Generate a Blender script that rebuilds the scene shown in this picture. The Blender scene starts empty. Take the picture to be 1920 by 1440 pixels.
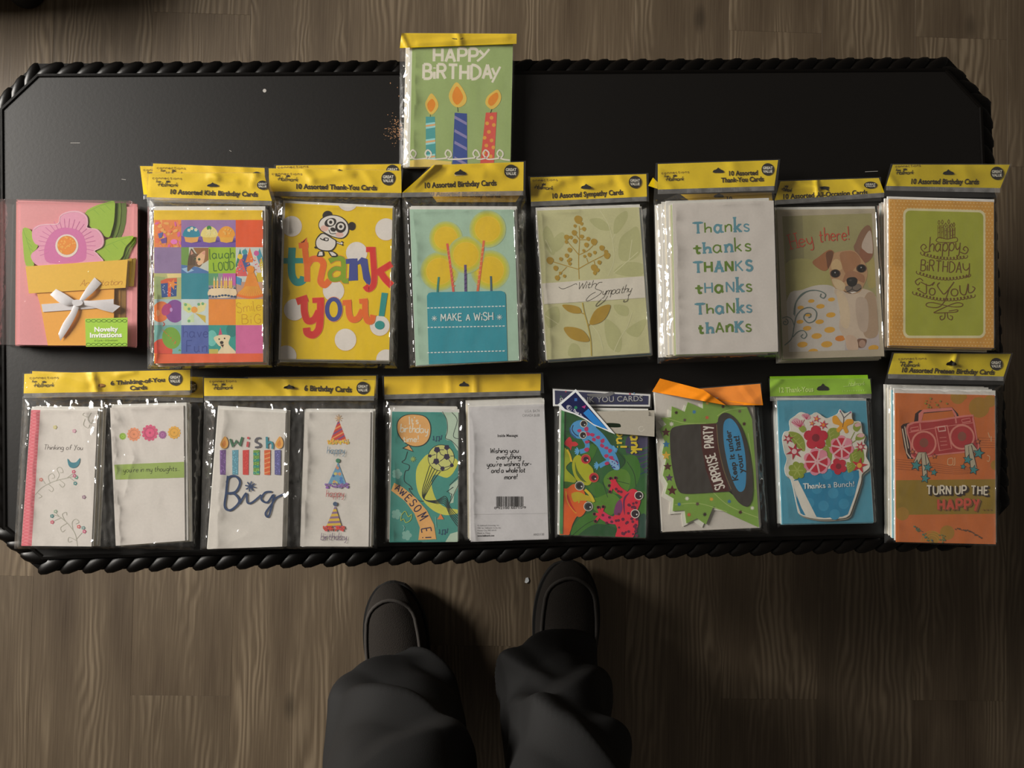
import bpy, math, random
from mathutils import Vector, Matrix, noise
from mathutils.geometry import tessellate_polygon

# ------------------------------------------------------------------ camera
scene = bpy.context.scene
COL = scene.collection
FPX = 1440.0                     # focal length in pixels of the 1920 x 1440 frame
CAMZ = 1.34                      # phone height above the floor
NADIR = (916.0, 760.0)           # pixel straight below the lens
TABLE_Z = 0.45
cam_data = bpy.data.cameras.new('camera')
cam_data.sensor_width = 36.0
cam_data.lens = 36.0 * FPX / 1920.0
cam_data.clip_start = 0.02
cam = bpy.data.objects.new('camera', cam_data)
COL.objects.link(cam)
_down = Vector(((NADIR[0]-960)/FPX, -(NADIR[1]-720)/FPX, -1.0)).normalized()   # world down in camera axes
_zc = -_down                                                                    # world Z in camera axes
_xc = (Vector((1, 0, 0)) - _zc * _zc.x).normalized()
_yc = _zc.cross(_xc)
RCW = Matrix((_xc, _yc, _zc))     # rows are the world axes in camera axes: camera vector -> world vector
cam.matrix_world = Matrix.Translation((0, 0, CAMZ)) @ RCW.to_4x4()
scene.camera = cam

# ------------------------------------------------------------------ world, daylight, exposure
world = bpy.data.worlds.new('dim_room_light')
scene.world = world
world.use_nodes = True
bg = world.node_tree.nodes['Background']
bg.inputs[0].default_value = (1.0, 0.90, 0.78, 1)
bg.inputs[1].default_value = 0.036


def area_light(name, loc, target, sx, sy, power, color):
    ld = bpy.data.lights.new(name, 'AREA')
    ld.shape = 'RECTANGLE'
    ld.size = sx
    ld.size_y = sy
    ld.energy = power
    ld.color = color
    o = bpy.data.objects.new(name, ld)
    COL.objects.link(o)
    o.location = loc
    d = Vector(target) - Vector(loc)
    o.rotation_euler = d.to_track_quat('-Z', 'Y').to_euler()
    return o


WIN = Vector((-2.78, 0.98, 1.62))
area_light('window_daylight', WIN, (0.2, 0.05, 0.55), 1.1, 1.15, 78.0, (1.0, 0.948, 0.875))
scene.view_settings.view_transform = 'Standard'
scene.view_settings.look = 'None'
scene.view_settings.gamma = 1.0
scene.view_settings.use_curve_mapping = False
scene.view_settings.exposure = 1.27

# ------------------------------------------------------------------ pixel helpers
def at(px, py, z):
    """pixel of the 1920 x 1440 frame -> point of its viewing ray at height z"""
    v = RCW @ Vector(((px-960)/FPX, -(py-720)/FPX, -1.0))
    t = (z - CAMZ) / v.z
    return Vector((v.x*t, v.y*t, z))


class Frame:
    """a magnified crop of the photograph: crop coordinates -> photo pixels"""
    def __init__(s, x0, y0, k): s.x0, s.y0, s.k = x0, y0, k
    def __call__(s, p): return (s.x0 + p[0]/s.k, s.y0 + p[1]/s.k)


A1 = Frame(0, 290, 3.5115); A2 = Frame(500, 290, 3.512); A3 = Frame(980, 290, 3.512); A4 = Frame(1440, 290, 3.5125)
B1 = Frame(0, 680, 3.5115); B2 = Frame(500, 680, 3.4286); B3 = Frame(1020, 680, 3.789); B4 = Frame(1420, 650, 3.512)
T0 = Frame(680, 40, 4.8); S0 = Frame(560, 1030, 2.743); PX = Frame(0, 0, 1.0)
C1 = Frame(500, 370, 4.5); G1 = Frame(1460, 370, 4.5); K1 = Frame(280, 380, 4.6435); L1 = Frame(1030, 720, 4.8)


def lin(c):
    c /= 255.0
    return c/12.92 if c <= 0.04045 else ((c+0.055)/1.055)**2.4


# ------------------------------------------------------------------ materials
MATS = {}


def new_mat(name):
    m = bpy.data.materials.new(name)
    m.use_nodes = True
    return m, m.node_tree.nodes, m.node_tree.links, m.node_tree.nodes['Principled BSDF']


def ink(rgb, w=205, rough=0.5, bump=0.0, kind='paper'):
    """paper or ink whose photographed colour is rgb where white paper photographs as w"""
    lw = lin(w)
    a = [lin(c)/lw*0.80 for c in rgb]
    k = min(1.0, 0.93/max(max(a), 1e-6))              # keep the hue when the ink is brighter than paper can be
    a = tuple(round(c*k, 4) for c in a)
    key = (a, rough, kind)
    if key in MATS: return MATS[key]
    m, N, L, b = new_mat('printed_' + kind)
    tc = N.new('ShaderNodeTexCoord')
    nz = N.new('ShaderNodeTexNoise'); nz.inputs['Scale'].default_value = 420; nz.inputs['Detail'].default_value = 2
    L.new(tc.outputs['Object'], nz.inputs['Vector'])
    mx = N.new('ShaderNodeMix'); mx.data_type = 'RGBA'
    mx.inputs[6].default_value = tuple(c*0.93 for c in a) + (1,)
    mx.inputs[7].default_value = tuple(min(1, c*1.06) for c in a) + (1,)
    L.new(nz.outputs['Fac'], mx.inputs[0])
    L.new(mx.outputs[2], b.inputs['Base Color'])
    b.inputs['Roughness'].default_value = rough
    b.inputs['Specular IOR Level'].default_value = 0.3
    m.diffuse_color = a + (1,)
    MATS[key] = m
    return m


def film_material(name='clear_cellophane', haze=0.030):
    m, N, L, b = new_mat(name)
    N.remove(b)
    out = N['Material Output']
    # reflectance of a thin two-sided sheet (Schlick), the same from either face
    fr = N.new('ShaderNodeLayerWeight'); fr.inputs['Blend'].default_value = 0.5
    pw = N.new('ShaderNodeMath'); pw.operation = 'POWER'; pw.inputs[1].default_value = 5.0
    L.new(fr.outputs['Facing'], pw.inputs[0])
    dbl = N.new('ShaderNodeMath'); dbl.operation = 'MULTIPLY_ADD'; dbl.use_clamp = True
    dbl.inputs[1].default_value = 0.92; dbl.inputs[2].default_value = 0.10
    L.new(pw.outputs[0], dbl.inputs[0])
    gl = N.new('ShaderNodeBsdfGlossy'); gl.inputs['Roughness'].default_value = 0.09
    gl.inputs['Color'].default_value = (0.95, 0.95, 0.95, 1)
    tr = N.new('ShaderNodeBsdfTransparent'); tr.inputs['Color'].default_value = (0.97, 0.97, 0.965, 1)
    tc = N.new('ShaderNodeTexCoord')
    nz = N.new('ShaderNodeTexNoise'); nz.inputs['Scale'].default_value = 55; nz.inputs['Detail'].default_value = 3
    nz.inputs['Distortion'].default_value = 1.2
    bp = N.new('ShaderNodeBump'); bp.inputs['Strength'].default_value = 0.55; bp.inputs['Distance'].default_value = 0.002
    L.new(tc.outputs['Object'], nz.inputs['Vector'])
    L.new(nz.outputs['Fac'], bp.inputs['Height'])
    L.new(bp.outputs['Normal'], gl.inputs['Normal'])
    mix = N.new('ShaderNodeMixShader')
    L.new(dbl.outputs[0], mix.inputs[0])
    L.new(tr.outputs[0], mix.inputs[1]); L.new(gl.outputs[0], mix.inputs[2])
    hz = N.new('ShaderNodeBsdfDiffuse'); hz.inputs['Color'].default_value = (0.85, 0.84, 0.82, 1)
    mh = N.new('ShaderNodeMixShader'); mh.inputs[0].default_value = haze
    L.new(mix.outputs[0], mh.inputs[1]); L.new(hz.outputs[0], mh.inputs[2])
    L.new(mh.outputs[0], out.inputs['Surface'])
    return m


FILM = film_material()
FROST = film_material('ribbed_seal', 0.17)


def plain(name, rgb, rough=0.5, spec=0.5, bump=0.0, scale=60.0, coat=0.0, vary=0.12):
    """rgb is a linear albedo"""
    m, N, L, b = new_mat(name)
    tc = N.new('ShaderNodeTexCoord')
    nz = N.new('ShaderNodeTexNoise'); nz.inputs['Scale'].default_value = scale; nz.inputs['Detail'].default_value = 4
    L.new(tc.outputs['Object'], nz.inputs['Vector'])
    mx = N.new('ShaderNodeMix'); mx.data_type = 'RGBA'
    mx.inputs[6].default_value = tuple(c*(1-vary) for c in rgb) + (1,)
    mx.inputs[7].default_value = tuple(min(1, c*(1+vary)) for c in rgb) + (1,)
    L.new(nz.outputs['Fac'], mx.inputs[0]); L.new(mx.outputs[2], b.inputs['Base Color'])
    b.inputs['Roughness'].default_value = rough
    b.inputs['Specular IOR Level'].default_value = spec
    b.inputs['Coat Weight'].default_value = coat
    if bump:
        bp = N.new('ShaderNodeBump'); bp.inputs['Strength'].default_value = bump; bp.inputs['Distance'].default_value = 0.002
        L.new(nz.outputs['Fac'], bp.inputs['Height']); L.new(bp.outputs['Normal'], b.inputs['Normal'])
    m.diffuse_color = tuple(rgb) + (1,)
    return m


# ------------------------------------------------------------------ objects
def thing(name, label, cat, loc, group=None):
    o = bpy.data.objects.new(name, None)
    COL.objects.link(o)
    o.empty_display_size = 0.03
    o.location = loc
    o['label'] = label
    o['category'] = cat
    if group: o['group'] = group
    return o


def origin_of(o):
    p = Vector((0, 0, 0))
    while o is not None:
        p += Vector(o.location)
        o = o.parent
    return p


def mesh_obj(name, verts, faces, mats, parent=None, fmats=None, smooth=False, label=None):
    """verts in world coordinates; the mesh is stored relative to the parent's base"""
    org = origin_of(parent) if parent else Vector((0, 0, 0))
    me = bpy.data.meshes.new(name)
    me.from_pydata([Vector(v)-org for v in verts], [], faces)
    for m in (mats if isinstance(mats, list) else [mats]): me.materials.append(m)
    if fmats: me.polygons.foreach_set('material_index', fmats)
    if smooth: me.polygons.foreach_set('use_smooth', [True]*len(me.polygons))
    me.update()
    o = bpy.data.objects.new(name, me)
    COL.objects.link(o)
    if parent: o.parent = parent
    if label: o['label'] = label
    return o


def prism(top, thick):
    """extrude a world polygon (counter-clockwise or not) down by thick"""
    n = len(top)
    top = [Vector(v) for v in top]
    area = sum(top[i].x*top[(i+1) % n].y - top[(i+1) % n].x*top[i].y for i in range(n))
    if area < 0: top.reverse()
    vs = top + [v - Vector((0, 0, thick)) for v in top]
    fs = [tuple(range(n)), tuple(range(2*n-1, n-1, -1))]
    fs += [(i, i+n, (i+1) % n+n, (i+1) % n) for i in range(n)]
    return vs, fs


def slab(name, outline, frame, z, thick, mat, parent, label=None):
    vs, fs = prism([at(*frame(p), z) for p in outline], thick)
    return mesh_obj(name, vs, fs, mat, parent, label=label)


def smooth_path(pts, closed=False, n=5):
    """Catmull-Rom through pts; a repeated point makes a corner"""
    P = [Vector((p[0], p[1])) for p in pts]
    m = len(P)
    if m < 3: return [tuple(p) for p in P]
    out = []
    rng = range(m) if closed else range(m-1)
    for i in rng:
        p1, p2 = P[i], P[(i+1) % m]
        if (p1-p2).length < 1e-6: continue
        p0 = P[(i-1) % m] if (closed or i > 0) else p1
        p3 = P[(i+2) % m] if (closed or i+2 < m) else p2
        for k in range(n):
            t = k/n
            out.append(tuple(0.5*((2*p1) + (p2-p0)*t + (2*p0-5*p1+4*p2-p3)*t*t + (3*p1-p0-3*p2+p3)*t**3)))
    if not closed: out.append(tuple(P[-1]))
    return out


def clip_poly(poly, quad):
    """Sutherland-Hodgman against a convex polygon"""
    q = quad
    s = sum(q[i][0]*q[(i+1) % len(q)][1]-q[(i+1) % len(q)][0]*q[i][1] for i in range(len(q)))
    if s < 0: q = q[::-1]
    out = list(poly)
    for i in range(len(q)):
        a, b = q[i], q[(i+1) % len(q)]
        def side(p): return (b[0]-a[0])*(p[1]-a[1])-(b[1]-a[1])*(p[0]-a[0])
        inp, out = out, []
        for j in range(len(inp)):
            p, r = inp[j], inp[(j+1) % len(inp)]
            sp, sr = side(p), side(r)
            if sp >= 0: out.append(p)
            if (sp >= 0) != (sr >= 0):
                t = sp/(sp-sr)
                out.append((p[0]+(r[0]-p[0])*t, p[1]+(r[1]-p[1])*t))
        if not out: return []
    return out


# ------------------------------------------------------------------ lettering
GLYPH = {}


def make_glyphs():
    cu = bpy.data.curves.new('glyph', 'FONT')
    cu.resolution_u = 3
    ob = bpy.data.objects.new('glyph', cu)
    COL.objects.link(ob)

    def ev(body):
        cu.body = body
        bpy.context.view_layer.update()
        dg = bpy.context.evaluated_depsgraph_get()
        e = ob.evaluated_get(dg)
        me = e.to_mesh()
        vs = [(v.co.x, v.co.y) for v in me.vertices]
        fs = [tuple(p.vertices) for p in me.polygons]
        e.to_mesh_clear()
        return vs, fs
    def wid(body):
        xs = [v[0] for v in ev(body)[0]]
        return max(xs)-min(xs)
    chars = "ABCDEFGHIJKLMNOPQRSTUVWXYZabcdefghijklmnopqrstuvwxyz0123456789-!.,'$:/@&©•"
    for bold in (0.0, 0.03):
        cu.offset = bold
        base = wid('nn')
        GLYPH[(' ', bold)] = ([], [], 0.30)
        for c in chars:
            vs, fs = ev(c)
            GLYPH[(c, bold)] = (vs, fs, wid('n'+c+'n')-base)
    cu.offset = 0.0
    ys = [v[1] for v in ev('H')[0]]
    bpy.data.objects.remove(ob)
    bpy.data.curves.remove(cu)
    return max(ys)-min(ys)


CAP = make_glyphs()

# single-stroke handwriting: baseline 0, x-height 5, ascender 10, descender -4
_SF = {
 'a': '5,4 3.5,5 1.5,5 0,3.5 0,1.5 1.5,0 3,0 5,2|5,5 5,1 6,0', 'b': '0,10 0,0|0,3 1.5,5 3.5,5 5,3.5 5,1.5 3.5,0 1.5,0 0,1.5',
 'c': '4.5,4 3,5 1.5,5 0,3.5 0,1.5 1.5,0 3,0 4.5,1', 'd': '5,10 5,0|5,3.5 3.5,5 1.5,5 0,3.5 0,1.5 1.5,0 3.5,0 5,1.5',
 'e': '0,2.7 4.5,2.9 4.3,4 3,5 1.5,5 0,3.5 0,1.5 1.5,0 3,0 4.7,1', 'f': '4,9 3,10 2,9.5 1.7,8 1.7,0|0,5 3.7,5',
 'g': '5,4 3.5,5 1.5,5 0,3.5 0,1.8 1.5,0.5 3.5,0.5 5,2|5,5 5,-2 3.5,-4 1.5,-4 0,-3', 'h': '0,10 0,0|0,3 2,5 3.5,5 4.5,4 4.5,0',
 'i': '0,5 0,0|0,7.2 0,8', 'j': '2,5 2,-2 1,-4 0,-3.5|2,7.2 2,8', 'k': '0,10 0,0|4,5 0,2|1.3,3 4.4,0', 'l': '0,10 0,1 1,0',
 'm': '0,5 0,0|0,3 1.5,5 2.6,5 3.4,4 3.4,0|3.4,3 4.9,5 6,5 6.8,4 6.8,0', 'n': '0,5 0,0|0,3 2,5 3.5,5 4.5,4 4.5,0',
 'o': '2.5,5 0.8,4.4 0,2.5 0.8,0.5 2.5,0 4.2,0.6 5,2.5 4.2,4.4 2.5,5', 'p': '0,5 0,-4|0,3 1.5,5 3.5,5 5,3.5 5,1.5 3.5,0 1.5,0 0,1.5',
 'q': '5,5 5,-4|5,3.5 3.5,5 1.5,5 0,3.5 0,1.5 1.5,0 3.5,0 5,1.5', 'r': '0,5 0,0|0,3 1.3,4.8 2.6,5 3.6,4.4', 's': '4,4.2 2.6,5 1,4.8 0.5,3.6 2,2.6 3.8,1.7 3.6,0.4 2,0 0.2,0.7',
 't': '1.6,8 1.6,1.2 2.5,0 4,0.5|0,5 3.6,5', 'u': '0,5 0,1.5 1,0 2.5,0 4.5,2|4.5,5 4.5,1 5.4,0', 'v': '0,5 2.2,0|2.2,0 4.4,5',
 'w': '0,5 1.5,0|1.5,0 3.2,4|3.2,4 4.8,0|4.8,0 6.4,5', 'x': '0,5 4,0|4,5 0,0', 'y': '0,5 0.3,2 1.6,0.5 3,0.8 4.5,2.5|4.5,5 4.3,-2 3,-4 1.4,-3.6', 'z': '0,5 4,5|4,5 0,0|0,0 4,0',
 'A': '0,0 3,10|3,10 6,0|1,3.5 5,3.5', 'B': '0,0 0,10|0,10 3,10 4.6,9 4.6,6.6 3,5.4 0,5.4|3,5.4 5.3,4.2 5.3,1.4 3.3,0 0,0', 'C': '6,8 4,10 1.5,9 0,5 1.5,1 4,0 6,2',
 'D': '0,0 0,10|0,10 3,9.5 5.8,7 5.8,3 3,0.4 0,0', 'E': '5,10 0,10|0,10 0,0|0,0 5,0|0,5.2 4,5.2', 'F': '0,0 0,10|0,10 5.4,10|0,5.4 4.2,5.4',
 'G': '6,8 4,10 1.5,9 0,5 1.5,1 4,0 6,1.5 6,4.5|6,4.5 3.6,4.5', 'H': '0,0 0,10|5.4,0 5.4,10|0,5 5.4,5', 'I': '1,0 1,10|0,10 2,10|0,0 2,0', 'K': '0,0 0,10|5,10 0,4.5|1.4,6 5.4,0',
 'L': '0,10 0,0|0,0 4.6,0', 'M': '0,0 0.5,10|0.5,10 3.5,3|3.5,3 6.5,10|6.5,10 7,0', 'N': '0,0 0,10|0,10 5.4,0|5.4,0 5.4,10', 'O': '3,10 0.8,8.5 0,5 0.8,1.5 3,0 5.2,1.5 6,5 5.2,8.5 3,10',
 'P': '0,0 0,10|0,10 3.4,10 5,8.6 5,6 3.4,4.6 0,4.6', 'R': '0,0 0,10|0,10 3.4,10 5,8.6 5,6.4 3.4,5.2 0,5.2|2.6,5.2 5.4,0', 'S': '5,8.6 3,10 1,9.6 0.2,7.6 1.4,5.8 4,4.6 5,2.6 4,0.4 2,0 0,1.4',
 'T': '3,0 3,10|0,10 6,10', 'U': '0,10 0,3 1.2,0.5 3,0 4.8,0.5 6,3 6,10', 'W': '0,10 2,0|2,0 4,8|4,8 6,0|6,0 8,10', 'Y': '0,10 2.6,5|5.4,10 1.6,-1.5', 'Z': '0,10 5,10|5,10 0,0|0,0 5,0',
 '!': '0.5,10 0.5,3.4|0.5,1 0.5,0', '.': '0.3,0 0.3,0.7', '-': '0,3 3,3', "'": '0.4,10 0.2,8', ',': '0.6,0.5 0,-1.4', ' ': '',
}
STROKES = {}
for _c, _s in _SF.items():
    ss = [[tuple(float(q) for q in p.split(',')) for p in part.split()] for part in _s.split('|') if part]
    STROKES[_c] = (ss, (max([p[0] for s in ss for p in s]) if ss else 2.0))


class Draw:
    """flat print laid on a sheet: every shape is a hair above the one before it"""
    def __init__(s, parent, frame, zfun, w=205, clip=None, step=4e-6, rough=0.5):
        s.parent, s.frame, s.w, s.clip, s.step, s.rough = parent, frame, w, clip, step, rough
        s.zfun = zfun if callable(zfun) else (lambda p, z=zfun: z)
        s.sheet = s.zfun
        s.layer = 2
        s.name = None

    def part(s, name, label=None):
        s.flush()
        s.name, s.label, s.v, s.f, s.fm, s.mats = name, label, [], [], [], []
        return s

    def flush(s):
        if s.name and s.f:
            mesh_obj(s.name, s.v, s.f, s.mats, s.parent, s.fm, label=s.label)
        s.name = None

    def _mat(s, col):
        m = col if isinstance(col, bpy.types.Material) else ink(col, s.w, s.rough)
        if m not in s.mats: s.mats.append(m)
        return s.mats.index(m)

    def _face(s, pts, mi, dz=0.0):
        b = len(s.v)
        # keep every face looking up
        ar = sum(pts[i][0]*pts[(i+1) % len(pts)][1]-pts[(i+1) % len(pts)][0]*pts[i][1] for i in range(len(pts)))
        if ar > 0: pts = pts[::-1]
        for p in pts:
            q = s.frame(p)
            s.v.append(at(q[0], q[1], s.zfun(q) + s.layer*s.step + dz))
        s.f.append(tuple(range(b, b+len(pts))))
        s.fm.append(mi)

    def flatten(s, x, y, rx, ry):
        """lay what follows on a plane resting on the sheet around (x, y)"""
        P = [s.frame((x+rx*i/2, y+ry*j/2)) for i in range(-2, 3) for j in range(-2, 3)]
        Z = [s.sheet(p) for p in P]
        mx = sum(p[0] for p in P)/25; my = sum(p[1] for p in P)/25; mz = sum(Z)/25
        sx = sum((p[0]-mx)*(z-mz) for p, z in zip(P, Z))/sum((p[0]-mx)**2 for p in P)
        sy = sum((p[1]-my)*(z-mz) for p, z in zip(P, Z))/sum((p[1]-my)**2 for p in P)
        top = max(z-(mz+sx*(p[0]-mx)+sy*(p[1]-my)) for p, z in zip(P, Z))
        s.zfun = lambda q: mz+top+sx*(q[0]-mx)+sy*(q[1]-my)
        return s

    def poly(s, pts, col, smooth=False, n=4):
        if smooth: pts = smooth_path(pts, True, n)
        if s.clip: pts = clip_poly(pts, s.clip)
        if len(pts) < 3: return s
        s.layer += 1
        s._face(list(pts), s._mat(col))
        return s

    def rect(s, x0, y0, x1, y1, col): return s.poly([(x0, y0), (x1, y0), (x1, y1), (x0, y1)], col)

    def disc(s, x, y, rx, col, ry=None, rot=0.0, n=24):
        ry = rx if ry is None else ry
        c, d = math.cos(rot), math.sin(rot)
        pts = []
        for i in range(n):
            a = 2*math.pi*i/n
            u, v = rx*math.cos(a), ry*math.sin(a)
            pts.append((x+u*c-v*d, y+u*d+v*c))
        return s.poly(pts, col)

    def star(s, x, y, r, col, n=5, inner=0.45, rot=0.0):
        pts = []
        for i in range(2*n):
            a = math.pi*i/n - math.pi/2 + rot
            q = r if i % 2 == 0 else r*inner
            pts.append((x+q*math.cos(a), y+q*math.sin(a)))
        return s.poly(pts, col)

    def flower(s, x, y, r, col, n=5, petal=0.42, center=None, rot=0.0, cr=0.3):
        mi = s._mat(col)
        s.layer += 1
        for i in range(n):
            a = 2*math.pi*i/n + rot
            cx, cy = x+r*(1-petal)*math.cos(a), y+r*(1-petal)*math.sin(a)
            s._face([(cx+r*petal*math.cos(t*math.pi/6), cy+r*petal*math.sin(t*math.pi/6)) for t in range(12)], mi, i*1.5e-6)
        s.disc(x, y, r*0.45, col, n=12)
        if center: s.disc(x, y, r*cr, center, n=12)
        return s

    def line(s, pts, width, col, smooth=False, caps=False, n=5, closed=False, lift=True):
        if smooth: pts = smooth_path(pts, closed, n)
        P = []
        for p in pts:
            if not P or math.hypot(p[0]-P[-1][0], p[1]-P[-1][1]) > 1e-4: P.append(p)
        if closed: P.append(P[0])
        if len(P) < 2: return s
        s.layer += 1 if lift else 0.12
        mi = s._mat(col)
        h = width/2
        L, R = [], []
        m = len(P)
        for i in range(m):
            a = P[max(0, i-1)]; b = P[min(m-1, i+1)]
            if closed and i in (0, m-1): a, b = P[m-2], P[1]
            dx, dy = b[0]-a[0], b[1]-a[1]
            l = math.hypot(dx, dy) or 1.0
            nx, ny = -dy/l, dx/l
            k = 1.0
            if 0 < i < m-1:
                ex, ey = P[i][0]-P[i-1][0], P[i][1]-P[i-1][1]
                q = math.hypot(ex, ey) or 1.0
                c = abs((-ey/q)*nx + (ex/q)*ny)
                k = 1.0/max(0.6, c)
            L.append((P[i][0]+nx*h*k, P[i][1]+ny*h*k)); R.append((P[i][0]-nx*h*k, P[i][1]-ny*h*k))
        for i in range(m-1):
            s._face([L[i], L[i+1], R[i+1], R[i]], mi, (i % 7)*4e-7)
        if caps:
            for p in (P[0], P[-1]):
                s._face([(p[0]+h*math.cos(t*math.pi/5), p[1]+h*math.sin(t*math.pi/5)) for t in range(10)], mi, 4e-6)
        return s

    def _place(s, p0, p1):
        dx, dy = p1[0]-p0[0], p1[1]-p0[1]
        l = math.hypot(dx, dy)
        return l, (dx/l, dy/l), (dy/l, -dx/l)          # length, along, up (image y grows downwards)

    def text(s, t, p0, p1, h, col, bold=0, shear=0.0, track=0.0):
        """type set from baseline point p0 to baseline point p1 with cap height h"""
        b = 0.03 if bold else 0.0
        adv = [GLYPH[(c, b)][2]+track for c in t]
        l, ax, up = s._place(p0, p1)
        kx = l/sum(adv); ky = h/CAP
        cols = col if isinstance(col, list) else [col]*len(t)
        x = 0.0
        s.layer += 1
        for i, c in enumerate(t):
            vs, fs, a = GLYPH[(c, b)]
            if fs:
                mi = s._mat(cols[i % len(cols)])
                base = len(s.v)
                for (vx, vy) in vs:
                    u, v = (x+vx)*kx + vy*ky*shear, vy*ky
                    q = s.frame((p0[0]+ax[0]*u+up[0]*v, p0[1]+ax[1]*u+up[1]*v))
                    s.v.append(at(q[0], q[1], s.zfun(q)+s.layer*s.step))
                for f in fs:
                    s.f.append(tuple(base+k for k in f)); s.fm.append(mi)
            x += adv[i]
        return s

    def hand(s, t, p0, p1, h, col, width, shear=0.0, gap=1.6, serif=0.0, wob=0.0, seed=1, caps=False):
        """handwriting from baseline point p0 to p1; h is the height of a capital"""
        rnd = random.Random(seed)
        l, ax, up = s._place(p0, p1)
        tot = sum(STROKES[c][1]+gap for c in t)-gap
        kx = l/max(tot, 0.1); ky = h/10.0
        cols = col if isinstance(col, list) else [col]*len(t)
        x = 0.0
        s.layer += 1
        for i, c in enumerate(t):
            ss, wd = STROKES[c]
            oy = rnd.uniform(-wob, wob)
            for st in ss:
                def tf(p):
                    u, v = (x+p[0])*kx + p[1]*ky*shear, p[1]*ky+oy
                    return (p0[0]+ax[0]*u+up[0]*v, p0[1]+ax[1]*u+up[1]*v)
                P = [tf(p) for p in smooth_path(st, False, 4)]
                s.line(P, width, cols[i % len(cols)], caps=caps, lift=False)
                if serif:
                    for e in (st[0], st[-1]):
                        if e[1] in (0, 5, 10) or len(st) == 2:
                            a = tf((e[0]-serif, e[1])); b = tf((e[0]+serif, e[1]))
                            s.line([a, b], width*0.62, cols[i % len(cols)], lift=False)
            x += wd+gap
        return s

    def spiral(s, x, y, r, turns, a0, width, col, cw=1):
        pts = []
        k = int(14*turns)
        for i in range(k+1):
            t = i/k
            a = a0 + cw*2*math.pi*turns*t
            q = r*(1-0.86*t)
            pts.append((x+q*math.cos(a), y+q*math.sin(a)))
        return s.line(pts, width, col)


def bil(q, u, v):
    """quad TL TR BR BL -> point"""
    a = (q[0][0]*(1-u)+q[1][0]*u, q[0][1]*(1-u)+q[1][1]*u)
    b = (q[3][0]*(1-u)+q[2][0]*u, q[3][1]*(1-u)+q[2][1]*u)
    return (a[0]*(1-v)+b[0]*v, a[1]*(1-v)+b[1]*v)


def bilr(q, u0, v0, u1, v1): return [bil(q, u0, v0), bil(q, u1, v0), bil(q, u1, v1), bil(q, u0, v1)]


def seg_dist(p, a, b):
    dx, dy = b[0]-a[0], b[1]-a[1]
    t = ((p[0]-a[0])*dx+(p[1]-a[1])*dy)/(dx*dx+dy*dy+1e-9)
    t = max(0, min(1, t))
    return math.hypot(p[0]-a[0]-t*dx, p[1]-a[1]-t*dy)


def quad_out(p, q):
    """signed distance of p outside the quad (negative inside), pixels"""
    n = len(q)
    s = sum(q[i][0]*q[(i+1) % n][1]-q[(i+1) % n][0]*q[i][1] for i in range(n))
    sg = 1 if s > 0 else -1
    inside = all(sg*((q[(i+1) % n][0]-q[i][0])*(p[1]-q[i][1])-(q[(i+1) % n][1]-q[i][1])*(p[0]-q[i][0])) >= 0 for i in range(n))
    d = min(seg_dist(p, q[i], q[(i+1) % n]) for i in range(n))
    return -d if inside else d

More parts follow.
